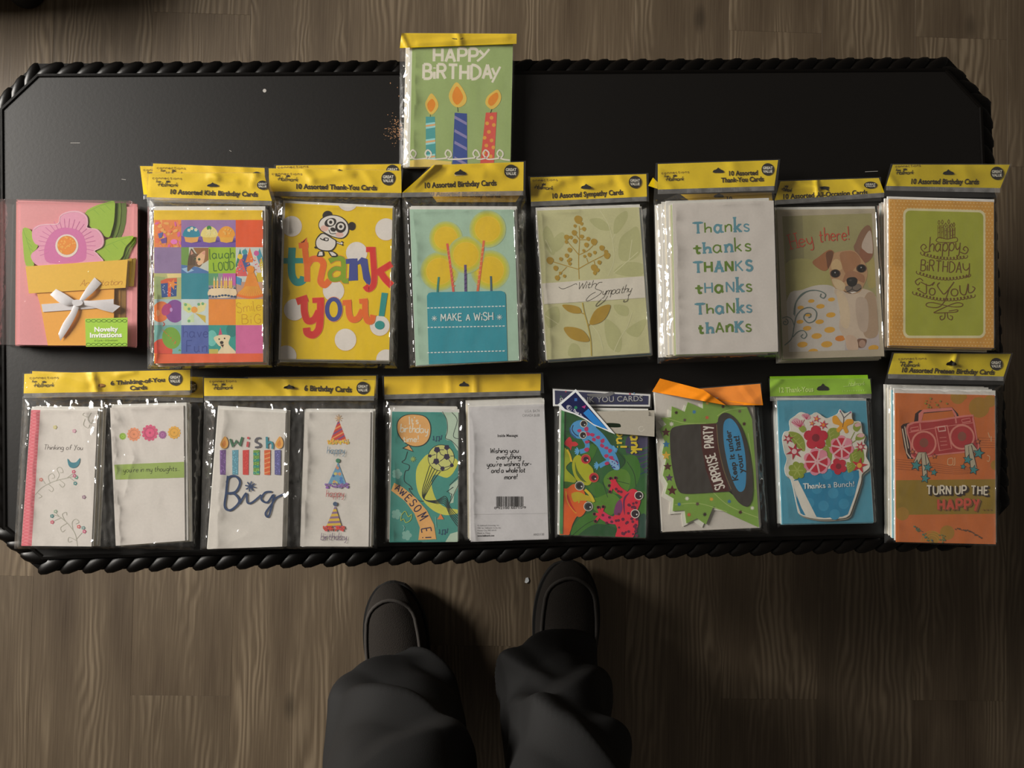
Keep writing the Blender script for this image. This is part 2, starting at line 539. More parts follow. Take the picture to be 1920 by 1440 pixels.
# ================================================================== the room
def wood_floor_material():
    m, N, L, b = new_mat('grey_brown_laminate')
    tc = N.new('ShaderNodeTexCoord'); oi = N.new('ShaderNodeObjectInfo')
    sc = N.new('ShaderNodeVectorMath'); sc.operation = 'SCALE'; sc.inputs[0].default_value = (7.3, 3.1, 1.7)
    L.new(oi.outputs['Random'], sc.inputs['Scale'])
    mul = N.new('ShaderNodeVectorMath'); mul.operation = 'SCALE'; mul.inputs['Scale'].default_value = 5.0
    L.new(sc.outputs[0], mul.inputs[0])
    add = N.new('ShaderNodeVectorMath'); add.operation = 'ADD'
    L.new(tc.outputs['Object'], add.inputs[0]); L.new(mul.outputs[0], add.inputs[1])
    # slow wander of the grain, stretched along the plank
    mp = N.new('ShaderNodeMapping'); mp.inputs['Scale'].default_value = (11.0, 2.2, 1.0)
    L.new(add.outputs[0], mp.inputs['Vector'])
    n1 = N.new('ShaderNodeTexNoise'); n1.inputs['Scale'].default_value = 1.0; n1.inputs['Detail'].default_value = 3.0; n1.inputs['Distortion'].default_value = 0.5
    L.new(mp.outputs[0], n1.inputs['Vector'])
    sep = N.new('ShaderNodeSeparateXYZ'); L.new(add.outputs[0], sep.inputs[0])
    rings = N.new('ShaderNodeMath'); rings.operation = 'MULTIPLY_ADD'; rings.inputs[1].default_value = 620.0
    L.new(sep.outputs['X'], rings.inputs[0])
    wob = N.new('ShaderNodeMath'); wob.operation = 'MULTIPLY'; wob.inputs[1].default_value = 60.0
    L.new(n1.outputs['Fac'], wob.inputs[0]); L.new(wob.outputs[0], rings.inputs[2])
    sn = N.new('ShaderNodeMath'); sn.operation = 'SINE'; L.new(rings.outputs[0], sn.inputs[0])
    # where the grain shows strongly
    mp2 = N.new('ShaderNodeMapping'); mp2.inputs['Scale'].default_value = (14.0, 2.2, 1.0)
    L.new(add.outputs[0], mp2.inputs['Vector'])
    n2 = N.new('ShaderNodeTexNoise'); n2.inputs['Scale'].default_value = 1.0; n2.inputs['Detail'].default_value = 4.0
    L.new(mp2.outputs[0], n2.inputs['Vector'])
    r2 = N.new('ShaderNodeMapRange'); r2.inputs[1].default_value = 0.46; r2.inputs[2].default_value = 0.60; L.new(n2.outputs['Fac'], r2.inputs[0])
    grain = N.new('ShaderNodeMath'); grain.operation = 'MULTIPLY'; L.new(sn.outputs[0], grain.inputs[0]); L.new(r2.outputs[0], grain.inputs[1])
    # fine fibres
    mp3 = N.new('ShaderNodeMapping'); mp3.inputs['Scale'].default_value = (420.0, 9.0, 1.0)
    L.new(add.outputs[0], mp3.inputs['Vector'])
    n3 = N.new('ShaderNodeTexNoise'); n3.inputs['Scale'].default_value = 1.0; n3.inputs['Detail'].default_value = 3.0
    L.new(mp3.outputs[0], n3.inputs['Vector'])
    # knots
    mp4 = N.new('ShaderNodeMapping'); mp4.inputs['Scale'].default_value = (7.0, 3.2, 1.0)
    L.new(add.outputs[0], mp4.inputs['Vector'])
    vo = N.new('ShaderNodeTexVoronoi'); vo.inputs['Scale'].default_value = 1.0; L.new(mp4.outputs[0], vo.inputs['Vector'])
    kn = N.new('ShaderNodeMapRange'); kn.inputs[1].default_value = 0.03; kn.inputs[2].default_value = 0.10; kn.inputs[3].default_value = 0.55; kn.inputs[4].default_value = 1.0
    L.new(vo.outputs['Distance'], kn.inputs[0])
    cr = N.new('ShaderNodeValToRGB')
    e = cr.color_ramp.elements
    e[0].position = 0.2; e[0].color = (0.052, 0.0345, 0.021, 1)
    e[1].position = 0.8; e[1].color = (0.182, 0.139, 0.091, 1)
    x = e.new(0.5); x.color = (0.108, 0.079, 0.050, 1)
    tot = N.new('ShaderNodeMath'); tot.operation = 'MULTIPLY_ADD'; tot.inputs[1].default_value = 0.16
    L.new(grain.outputs[0], tot.inputs[0]); L.new(n2.outputs['Fac'], tot.inputs[2])
    tot2 = N.new('ShaderNodeMath'); tot2.operation = 'MULTIPLY_ADD'; tot2.inputs[1].default_value = 0.34; tot2.inputs[2].default_value = -0.17
    L.new(n3.outputs['Fac'], tot2.inputs[0])
    tot3 = N.new('ShaderNodeMath'); tot3.operation = 'ADD'; L.new(tot.outputs[0], tot3.inputs[0]); L.new(tot2.outputs[0], tot3.inputs[1])
    L.new(tot3.outputs[0], cr.inputs['Fac'])
    mk = N.new('ShaderNodeMix'); mk.data_type = 'RGBA'; mk.blend_type = 'MULTIPLY'; mk.inputs[0].default_value = 1.0
    L.new(cr.outputs[0], mk.inputs[6]); L.new(kn.outputs[0], mk.inputs[7])
    tint = N.new('ShaderNodeMapRange'); tint.inputs[3].default_value = 0.88; tint.inputs[4].default_value = 1.12
    L.new(oi.outputs['Random'], tint.inputs[0])
    mt = N.new('ShaderNodeMix'); mt.data_type = 'RGBA'; mt.blend_type = 'MULTIPLY'; mt.inputs[0].default_value = 1.0
    L.new(mk.outputs[2], mt.inputs[6]); L.new(tint.outputs[0], mt.inputs[7])
    L.new(mt.outputs[2], b.inputs['Base Color'])
    b.inputs['Roughness'].default_value = 0.52
    b.inputs['Specular IOR Level'].default_value = 0.35
    bp = N.new('ShaderNodeBump'); bp.inputs['Strength'].default_value = 0.5; bp.inputs['Distance'].default_value = 0.0012
    L.new(tot3.outputs[0], bp.inputs['Height']); L.new(bp.outputs['Normal'], b.inputs['Normal'])
    return m


FLOOR_M = wood_floor_material()
floor = mesh_obj('floor', *prism([(-3.0, -2.2, -0.009), (2.7, -2.2, -0.009), (2.7, 2.2, -0.009), (-3.0, 2.2, -0.009)], 0.05),
                 plain('floor_underlay', (0.03, 0.024, 0.018), 0.8))
floor['kind'] = 'structure'
floor['label'] = 'grey brown wood plank floor under the black table'
ROT = math.radians(-1.1)
PW, PL, GAP = 0.1690, 1.18, 0.0001


def plank_mesh():
    hw, hl, t, c = PW/2-GAP/2, PL/2-GAP/2, 0.009, 0.0002
    vs = []
    for (ax, ay, z) in ((hw, hl, -t), (hw, hl, -c), (hw-c, hl-c, 0.0)):
        vs += [(-ax, -ay, z), (ax, -ay, z), (ax, ay, z), (-ax, ay, z)]
    fs = [(8, 9, 10, 11)]
    for k in (0, 4):
        fs += [(k+i, k+(i+1) % 4, k+4+(i+1) % 4, k+4+i) for i in range(4)]
    me = bpy.data.meshes.new('plank')
    me.from_pydata(vs, [], fs)
    me.materials.append(FLOOR_M)
    return me


_pm = plank_mesh()
_cr, _sr = math.cos(ROT), math.sin(ROT)


def to_floor(p): return (p.x*_cr + p.y*_sr, -p.x*_sr + p.y*_cr)


seam_x = to_floor(at(470, 25, 0))[0]
joint = {0: to_floor(at(378, 25, 0))[1], 6: to_floor(at(1468, 60, 0))[1], 8: to_floor(at(1900, 75, 0))[1]}
rnd = random.Random(5)
for c in range(-13, 14):
    cx = seam_x - PW/2 + c*PW
    j = joint.get(c, rnd.uniform(0.75, 1.85))
    for r in range(-3, 3):
        cy = j + PL/2 + r*PL
        if abs(cy) > 2.1: continue
        X, Y = cx*_cr - cy*_sr, cx*_sr + cy*_cr
        if not (-2.8 < X < 2.6): continue
        o = bpy.data.objects.new('plank', _pm)
        COL.objects.link(o)
        o.parent = floor
        o.location = (X, Y, 0)
        o.rotation_euler = (0, 0, ROT)

# wall with the window the daylight comes through, left of the picture
def wall_with_hole(x, y0, y1, z1, hy0, hy1, hz0, hz1, t):
    vs, fs = [], []
    def box(a0, a1, b0, b1):
        k = len(vs)
        for xx in (x-t, x):
            vs.extend([(xx, a0, b0), (xx, a1, b0), (xx, a1, b1), (xx, a0, b1)])
        fs.extend([(k+3, k+2, k+1, k), (k+4, k+5, k+6, k+7), (k, k+1, k+5, k+4), (k+1, k+2, k+6, k+5), (k+2, k+3, k+7, k+6), (k+3, k, k+4, k+7)])
    box(y0, hy0, 0, z1); box(hy1, y1, 0, z1); box(hy0, hy1, 0, hz0); box(hy0, hy1, hz1, z1)
    return vs, fs


wl = mesh_obj('wall_left', *wall_with_hole(-2.9, -2.2, 2.2, 2.5, WIN.y-0.6, WIN.y+0.6, WIN.z-0.62, WIN.z+0.62, 0.12), plain('painted_wall', (0.42, 0.37, 0.30), 0.8))
wl['kind'] = 'structure'
wf_v, wf_f = [], []
for (a0, a1, b0, b1) in ((-0.6, -0.55, -0.62, 0.62), (0.55, 0.6, -0.62, 0.62), (-0.55, 0.55, -0.62, -0.57), (-0.55, 0.55, 0.57, 0.62)):
    k = len(wf_v)
    for xx in (-3.0, -2.92):
        wf_v += [(xx, WIN.y+a0, WIN.z+b0), (xx, WIN.y+a1, WIN.z+b0), (xx, WIN.y+a1, WIN.z+b1), (xx, WIN.y+a0, WIN.z+b1)]
    wf_f += [(k+3, k+2, k+1, k), (k+4, k+5, k+6, k+7), (k, k+1, k+5, k+4), (k+1, k+2, k+6, k+5), (k+2, k+3, k+7, k+6), (k+3, k, k+4, k+7)]
wo = mesh_obj('window_1', wf_v, wf_f, plain('white_window_frame', (0.7, 0.68, 0.63), 0.4))
wo['kind'] = 'structure'

# ================================================================== the coffee table
TABLE_M = plain('black_lacquer', (0.0022, 0.0014, 0.0009), 0.46, 0.52, 0.03, 240.0, vary=0.25)
ROPE_M = plain('black_lacquer_moulding', (0.0022, 0.0016, 0.0012), 0.36, 0.20, 0.05, 160.0, vary=0.25)
OUT_PX = [(62, 119), (1782, 109), (1860, 192), (1893, 948), (1822, 1023), (72, 1069), (-14, 1000), (-20, 196)]
outer = [at(x, y, TABLE_Z) for (x, y) in OUT_PX]
cen = sum(outer, Vector()) / 8


def inset(poly, d):
    n = len(poly)
    lines = []
    for i in range(n):
        a, b = poly[i], poly[(i+1) % n]
        t = (b-a).normalized()
        nrm = Vector((-t.y, t.x, 0))
        if nrm.dot(cen-a) < 0: nrm = -nrm
        lines.append((a+nrm*d, t))
    out = []
    for i in range(n):
        (p, t), (q, s) = lines[i-1], lines[i]
        den = t.x*s.y-t.y*s.x
        k = ((q.x-p.x)*s.y-(q.y-p.y)*s.x)/den
        out.append(Vector((p.x+t.x*k, p.y+t.y*k, p.z)))
    return out


table = thing('coffee_table', 'long black coffee table with clipped corners and a carved rope edge', 'table', (cen.x, cen.y, 0))
tp = inset(outer, 0.012)
vs, fs = prism(tp, 0.024)
top = mesh_obj('table_top', vs, fs, TABLE_M, table)
groove = inset(outer, 0.0165)
gv, gf = [], []
g2 = inset(outer, 0.0150)
for ring, z in ((groove, TABLE_Z+0.00025), (g2, TABLE_Z+0.0012), (inset(outer, 0.0125), TABLE_Z+0.0012), (inset(outer, 0.0118), TABLE_Z-0.001)):
    gv += [(p.x, p.y, z) for p in ring]
for k in range(3):
    gf += [(k*8+i, k*8+(i+1) % 8, k*8+8+(i+1) % 8, k*8+8+i) for i in range(8)]
mesh_obj('bead', gv, gf, ROPE_M, top)
# the rope: a core strip with one carved lobe after another
core_o, core_i = inset(outer, -0.0025), inset(outer, 0.0122)
vs = [(p.x, p.y, TABLE_Z-0.006) for p in core_o] + [(p.x, p.y, TABLE_Z-0.006) for p in core_i] + [(p.x, p.y, TABLE_Z-0.020) for p in core_o] + [(p.x, p.y, TABLE_Z-0.020) for p in core_i]
fs = []
for i in range(8):
    j = (i+1) % 8
    fs += [(i, j, 8+j, 8+i), (16+i, 24+i, 24+j, 16+j), (i, 16+i, 16+j, j)]
rope = mesh_obj('rope_edge', vs, fs, ROPE_M, table)


def lobe_mesh():
    nu, nv = 10, 7
    vs, fs = [], []
    for i in range(nv+1):
        b = math.pi*i/nv
        for k in range(nu):
            a = 2*math.pi*k/nu
            x = math.cos(b)
            r = math.sin(b)
            y, z = r*math.cos(a), r*math.sin(a)
            yy = y*0.0105 + (abs(x)**2)*0.002*math.copysign(1, x)
            vs.append((x*0.0185, yy, z*0.0090))
    for i in range(nv):
        for k in range(nu):
            fs.append((i*nu+k, i*nu+(k+1) % nu, (i+1)*nu+(k+1) % nu, (i+1)*nu+k))
    me = bpy.data.meshes.new('rope_twist')
    me.from_pydata(vs, [], fs)
    me.polygons.foreach_set('use_smooth', [True]*len(fs))
    me.materials.append(ROPE_M)
    return me


LOBE = lobe_mesh()
mid = inset(outer, 0.0085)
base = origin_of(rope)
for i in range(8):
    a, b = mid[i], mid[(i+1) % 8]
    d = b-a
    n = max(2, round(d.length/(0.0250 if i == 4 else 0.0225)))
    ang = math.atan2(d.y, d.x)
    for k in range(n):
        p = a + d*((k+0.5)/n)
        o = bpy.data.objects.new('rope_twist', LOBE)
        COL.objects.link(o)
        o.parent = rope
        o.location = (p.x-base.x, p.y-base.y, TABLE_Z-0.0085)
        o.rotation_euler = (0.35, 0, ang+math.radians(27))
        o.scale = (1.3, 1.05, 0.72) if i == 4 else (1.1, 0.92, 0.72)
ap = inset(outer, 0.06)
vs = [(p.x, p.y, TABLE_Z-0.024) for p in ap] + [(p.x, p.y, TABLE_Z-0.10) for p in ap]
mesh_obj('apron', vs, [(i, (i+1) % 8, 8+(i+1) % 8, 8+i) for i in range(8)], TABLE_M, table)
lg = inset(outer, 0.10)
for a, b in ((7, 0), (1, 2), (3, 4), (5, 6)):
    c = (lg[a]+lg[b])/2
    vs, fs = [], []
    prof = [(0.018, 0.0), (0.024, 0.02), (0.020, 0.05), (0.026, 0.20), (0.031, 0.30), (0.026, 0.33), (0.034, 0.35), (0.034, TABLE_Z-0.024)]
    for r, z in prof:
        vs += [(c.x+r*math.cos(t*math.pi/8), c.y+r*math.sin(t*math.pi/8), z) for t in range(16)]
    for k in range(len(prof)-1):
        fs += [(k*16+t, k*16+(t+1) % 16, k*16+16+(t+1) % 16, k*16+16+t) for t in range(16)]
    fs.append(tuple(range(15, -1, -1)))
    mesh_obj('leg', vs, fs, TABLE_M, table, smooth=True)

# worn spot where the lacquer has come off, and the dried paint drop
BARE_M = plain('bare_wood', (0.42, 0.22, 0.11), 0.6, 0.3)
PALE_M = plain('pale_speck', (0.45, 0.43, 0.40), 0.6)
vs, fs = [], []
rnd = random.Random(3)
def chip(px, py, w, h, z=TABLE_Z+0.0001):
    k = len(vs)
    n = rnd.randint(4, 6)
    for i in range(n):
        a = -2*math.pi*i/n
        vs.append(at(px+w*math.cos(a)*rnd.uniform(.6, 1.1), py+h*math.sin(a)*rnd.uniform(.6, 1.1), z+k*1e-7))
    fs.append(tuple(range(k, k+n)))
for i in range(120):
    t = rnd.random()
    chip(718+rnd.random()**0.6*36, 222+rnd.gauss(22, 13), rnd.uniform(.5, 2.8), rnd.uniform(.3, 1.0))
for p in ((732, 156), (745, 164), (748, 180), (742, 219)): chip(p[0], p[1], 1.0, 1.7)
wp = mesh_obj('worn_patch', vs, fs, BARE_M, top, label='bare wood showing through chipped lacquer')
wp['kind'] = 'stuff'
mesh_obj('paint_speck', [at(496+3.4*math.cos(-math.pi*i/8), 170+3.4*math.sin(-math.pi*i/8), TABLE_Z+0.0002) for i in range(16)], [tuple(range(16))], PALE_M, top)
for (x0, y0, x1, y1) in ((132, 268, 150, 268), (228, 336, 236, 337), (430, 282, 434, 284), (1622, 322, 1646, 321)):
    mesh_obj('scratch', [at(x0, y0-.4, TABLE_Z+.0002), at(x0, y0+.4, TABLE_Z+.0002), at(x1, y1+.4, TABLE_Z+.0002), at(x1, y1-.4, TABLE_Z+.0002)], [(0, 1, 2, 3)], PALE_M, top)

# small things on the floor
def lump(name, px, py, z0, pts, h, mat, label, cat):
    vs, fs = prism([at(px+a, py+b, z0+h) for a, b in pts], h*0.9)
    vs[0] = Vector(vs[0]) + Vector((0, 0, h*0.5))
    c = at(px, py, z0)
    o = mesh_obj(name, [Vector(v)-c for v in vs], fs, mat)
    o.location = c
    o['label'] = label; o['category'] = cat
    return o


lump('paper_scrap', 988, 1088, 0.0, [(-4, 4), (-2, -4), (2, -5), (4, 0), (3, 3), (-1, 5)], 0.0016, plain('white_scrap', (0.75, 0.78, 0.8), 0.5),
     'tiny white scrap lying on the floor between the two slippers', 'scrap')
c = at(55, -14, 0)
foot = thing('dark_furniture', 'round black foot of dark furniture at the upper left corner', 'furniture', c)
vs, fs = [], []
prof = [(0.024, 0.0), (0.031, 0.004), (0.031, 0.03), (0.026, 0.045), (0.022, 0.12)]
for r, z in prof: vs += [(c.x+r*math.cos(t*math.pi/10), c.y+r*math.sin(t*math.pi/10), z) for t in range(20)]
for k in range(len(prof)-1): fs += [(k*20+t, k*20+(t+1) % 20, k*20+20+(t+1) % 20, k*20+20+t) for t in range(20)]
fs += [tuple(range(19, -1, -1)), tuple(range(80, 100))]
BLK = plain('black_foot', (0.002, 0.002, 0.002), 0.7)
mesh_obj('foot', vs, fs, BLK, foot, smooth=True)
vs, fs = [], []  # unseen body added over the foot, shaped to shade the floor corner
nb = 40
for z, g in ((0.12, 0.94), (0.135, 0.985), (0.16, 1.0), (0.25, 1.0), (0.285, 0.985), (0.305, 0.93), (0.315, 0.80), (0.318, 0.0)):
    for k in range(nb):
        a = 2*math.pi*k/nb
        ca, sa = math.cos(a), math.sin(a)
        ux = math.copysign(abs(ca)**0.35, ca); uy = math.copysign(abs(sa)**0.35, sa)
        vs.append((-1.17+0.36*g*ux, 1.02+0.36*g*uy, z))
for r in range(7): fs += [(r*nb+k, r*nb+(k+1) % nb, (r+1)*nb+(k+1) % nb, (r+1)*nb+k) for k in range(nb)]
mesh_obj('unseen_shading_body', vs, fs, plain('dark_upholstery', (0.012, 0.010, 0.008), 0.9, bump=0.3, scale=300), foot, smooth=True)
for fx_, fy_ in ((-1.45, 0.74), (-1.45, 1.30), (-0.89, 1.30)):
    dv = Vector((fx_-c.x, fy_-c.y, 0))
    o = foot.children[0].copy()
    COL.objects.link(o)
    o.parent = foot
    o.location = dv

# ================================================================== the person: trousers and slippers seen from above
TROUSER_M = plain('black_trouser_cloth', (0.0108, 0.0108, 0.0110), 0.75, 0.25, 0.15, 900.0)
FELT_M = plain('charcoal_felt', (0.024, 0.0205, 0.0178), 0.95, 0.15, 0.6, 700.0, vary=0.3)
SEAM_M = plain('grey_piping', (0.046, 0.041, 0.037), 0.85, 0.2, 0.3, 900.0)
SOLE_M = plain('black_rubber', (0.012, 0.012, 0.012), 0.8, 0.3)
person = thing('person', 'person standing at the table in black baggy trousers and charcoal slippers', 'person', (at(905, 1330, 0).x, at(905, 1330, 0).y, 0))


def trouser_leg(rings, seed, folds):
    """rings: (z, left px, right px, front py, back depth); returns verts/faces"""
    n = 112
    R = []
    for (z, xl, xr, fy, depth) in rings:
        yf = at(900, fy, z).y
        yc = yf - depth/2
        pyc = NADIR[1] - yc*FPX/(CAMZ-z)
        a, b = at(xl, pyc, z), at(xr, pyc, z)
        R.append((z, (a.x+b.x)/2, yc, (b.x-a.x)/2, depth/2))
    # resample
    zs = []
    for i in range(len(R)-1):
        steps = max(2, int((R[i+1][0]-R[i][0])/0.003))
        for k in range(steps):
            t = k/steps
            tt = t*t*(3-2*t)
            zs.append(tuple(R[i][q]*(1-t)+R[i+1][q]*t if q == 0 else R[i][q]*(1-tt)+R[i+1][q]*tt for q in range(5)))
    zs.append(R[-1])
    vs, fs = [], []
    for (z, cx, cy, rx, ry) in zs:
        for k in range(n):
            a = 2*math.pi*k/n
            ca, sa = math.cos(a), math.sin(a)
            e = 0.86
            ux = math.copysign(abs(ca)**e, ca); uy = math.copysign(abs(sa)**e, sa)
            d = 0.0
            for (a0, z0, slope, amp, wz, wa) in folds:
                da = (a-a0+math.pi) % (2*math.pi)-math.pi
                q = (z-(z0+slope*da))/wz
                prof = (0.5+0.5*math.cos(q*math.pi))**0.8 if -1 < q < 0 else ((1-q)**1.6 if 0 <= q < 1 else 0)
                d += amp*prof*math.exp(-(da/wa)**2)
            d += 0.004*noise.noise((ca*2+seed, sa*2, z*9))
            vs.append((cx+(rx+d)*ux, cy+(ry+d)*uy, z))
    m = len(zs)
    for i in range(m-1):
        for k in range(n):
            fs.append((i*n+k, i*n+(k+1) % n, (i+1)*n+(k+1) % n, (i+1)*n+k))
    return vs, fs, n, m


F = math.pi/2      # the front of the leg
left = trouser_leg([(0.052, 702, 806, 1232, 0.165), (0.085, 668, 838, 1236, 0.19), (0.125, 636, 866, 1250, 0.205), (0.17, 636, 874, 1262, 0.21), (0.23, 618, 878, 1300, 0.21),
                    (0.32, 600, 888, 1345, 0.215), (0.45, 585, 905, 1432, 0.20), (0.62, 520, 910, 1600, 0.19), (0.80, 470, 912, 1860, 0.20)],
                   1.0, [(F+0.45, 0.150, 0.060, 0.026, 0.055, 0.65), (F-0.5, 0.105, -0.05, 0.022, 0.04, 0.6), (F+0.2, 0.265, -0.09, 0.028, 0.07, 0.8), (F+1.2, 0.215, 0.06, 0.012, 0.05, 0.5), (F-0.5, 0.375, 0.09, 0.022, 0.07, 0.8), (F+0.1, 0.075, 0.02, 0.006, 0.03, 0.5)])
right = trouser_leg([(0.052, 1000, 1112, 1198, 0.20), (0.085, 972, 1130, 1204, 0.22), (0.125, 946, 1140, 1216, 0.23), (0.17, 940, 1142, 1222, 0.235), (0.23, 958, 1146, 1268, 0.23),
                     (0.32, 950, 1176, 1330, 0.225), (0.45, 922, 1216, 1425, 0.21), (0.62, 915, 1290, 1600, 0.19), (0.80, 914, 1370, 1860, 0.20)],
                    4.0, [(F-0.1, 0.130, 0.075, 0.032, 0.045, 0.8), (F+0.85, 0.175, -0.12, 0.030, 0.06, 0.6), (F-0.5, 0.245, 0.12, 0.026, 0.07, 0.8), (F+0.35, 0.345, -0.15, 0.026, 0.08, 0.8), (F-0.9, 0.33, 0.05, 0.018, 0.05, 0.5)])
vs, fs = [], []
for (v, f, n, m) in (left, right):
    k = len(vs)
    vs += v
    fs += [tuple(q+k for q in t) for t in f]
# the seat of the trousers joins both legs
lt = left[0][-left[2]:]; rt = right[0][-right[2]:]
allp = lt+rt
cx = sum(p[0] for p in allp)/len(allp); cy = sum(p[1] for p in allp)/len(allp)
hx = (max(p[0] for p in allp)-min(p[0] for p in allp))/2; hy = (max(p[1] for p in allp)-min(p[1] for p in allp))/2
for i, (z, sx, sy) in enumerate(((0.77, 0.97, 0.95), (0.86, 1.02, 1.05), (0.96, 0.98, 1.0), (1.04, 0.90, 0.95))):
    k = len(vs)
    vs += [(cx+hx*sx*math.cos(t*math.pi/28), cy+hy*sy*math.sin(t*math.pi/28), z) for t in range(56)]
    if i: fs += [(k-56+t, k-56+(t+1) % 56, k+(t+1) % 56, k+t) for t in range(56)]
    if i in (0, 3): fs.append(tuple(range(k, k+56)) if i else tuple(range(k+55, k-1, -1)))
mesh_obj('trousers', vs, fs, TROUSER_M, person, smooth=True)


def slipper(toe_px, heading, width, length):
    """toe_px: the tip on the floor; heading: degrees the toe turns to the left of straight ahead"""
    t0 = at(toe_px[0], toe_px[1], 0.02)
    h = math.radians(heading)
    fwd = Vector((-math.sin(h), math.cos(h), 0)); side = Vector((math.cos(h), math.sin(h), 0))
    def wd(t):          # half width along the shoe, t from the toe
        if t < 0.36: return width/2*math.sqrt(max(0.0, 1-((0.36-t)/0.36)**2.3))
        if t < 0.72: return width/2*(1-0.20*((t-0.36)/0.36)**1.3)
        return width/2*0.80*math.sqrt(max(0.0, 1-((t-0.72)/0.28)**2.6))
    def P(t, s, z): return t0 - fwd*(t*length) + side*(s) + Vector((0, 0, z))
    T = [0.5*(1-math.cos(math.pi*i/30)) for i in range(31)]
    # sole
    loop = [P(t, wd(t)+0.004*(1 if 0.02 < t < 0.98 else 0), 0.016) for t in T] + [P(t, -wd(t)-0.004*(1 if 0.02 < t < 0.98 else 0), 0.016) for t in T[-2:0:-1]]
    sh = bpy.data.objects.new('slipper', None)
    v, f = prism(loop, 0.016)
    base = mesh_obj('slipper', [], [], [SOLE_M], person)
    def height(t): return 0.052 + 0.030*min(1, t/0.55) if t < 0.6 else 0.080
    def sec(t, u):       # u in -1..1 across
        w = wd(t)
        H = height(t)*min(1.0, (w/(width*0.34))**0.8) if w < width*0.34 else height(t)
        au = abs(u)
        if au > 0.70:                     # side wall
            q = (1-au)/0.30
            return (math.copysign(w*(1-0.17*q**1.4), u), 0.014 + (H*0.80-0.014)*math.sin(q*math.pi/2)**0.8)
        q = au/0.70
        return (math.copysign(w*0.83*q, u), H*(0.80+0.20*(1-q**2.4)))
    nu = 25
    vs, fs = [], []
    for t in T:
        for k in range(nu):
            x, z = sec(t, -1+2*k/(nu-1))
            vs.append(P(t, x, z))
    for i in range(len(T)-1):
        for k in range(nu-1):
            fs.append((i*nu+k, (i+1)*nu+k, (i+1)*nu+k+1, i*nu+k+1))
    bpy.data.objects.remove(base)
    up = mesh_obj('slipper', vs, fs, FELT_M, person, smooth=True)
    mesh_obj('sole', v, f, SOLE_M, up)
    # the raised U seam around the toe
    path = []
    for t in [0.62-0.40*i/22 for i in range(23)]:
        x, z = sec(t, -0.72); path.append(P(t, x, z+0.002))
    t1 = 0.22
    x1 = abs(sec(t1, 0.72)[0]); z1 = sec(t1, 0.72)[1]
    for i in range(1, 14):
        a = math.pi*i/14
        tt = t1-0.150*math.sin(a)
        uu = -x1*math.cos(a)/(wd(tt)*0.83)*0.70
        path.append(P(tt, -x1*math.cos(a), sec(tt, max(-0.75, min(0.75, uu)))[1]+0.002))
    for t in [0.22+0.40*i/22 for i in range(23)]:
        x, z = sec(t, 0.72); path.append(P(t, x, z+0.002))
    vs, fs = [], []
    for i, p in enumerate(path):
        d = (path[min(len(path)-1, i+1)]-path[max(0, i-1)]).normalized()
        nrm = d.cross(Vector((0, 0, 1))).normalized()
        upv = nrm.cross(d)
        for k in range(8):
            a = 2*math.pi*k/8
            vs.append(p + nrm*0.0030*math.cos(a) + upv*0.0030*math.sin(a))
    for i in range(len(path)-1):
        for k in range(8):
            fs.append((i*8+k, i*8+(k+1) % 8, i*8+8+(k+1) % 8, i*8+8+k))
    mesh_obj('toe_seam', vs, fs, SEAM_M, up, smooth=True, label='raised grey piping around the toe')
    return up


slipper((733, 1088), 6.5, 0.102, 0.295)
slipper((1066, 1048), -3.0, 0.106, 0.300)

# ================================================================== packs of greeting cards
YEL = (232, 198, 18)
DARK = (40, 30, 12)
WHITE = (205, 202, 198)


def qpx(frame, quad): return [frame(p) for p in quad]


def stack_layers(root, wq, z0, z1, cols, spread, seed):
    """the cards and envelopes under the front one: wq is the world outline of the front card"""
    rnd = random.Random(seed)
    n = len(cols)
    h = (z1-z0)/n
    c0 = sum((Vector(p) for p in wq), Vector())/len(wq)
    proto = {}
    for k, (kind, mat) in enumerate(cols):
        zt = z1 - k*h
        key = (kind, mat.name)
        t = (k+1)/n
        off = Vector((spread[0]*t + rnd.uniform(-1, 1)*0.0012, spread[1]*t + rnd.uniform(-1, 1)*0.0012, zt-z1))
        if kind == 'envelope': off.y += 0.0020
        if key not in proto:
            grow = 1.022 if kind == 'envelope' else 1.0
            vs, fs = prism([c0 + (Vector(p)-c0)*grow for p in [(q[0], q[1], z1) for q in wq]], h*0.82)
            o = mesh_obj(kind, vs, fs, mat, root)
            proto[key] = o
        else:
            o = proto[key].copy()
            COL.objects.link(o)
            o.parent = root
        o.location = off


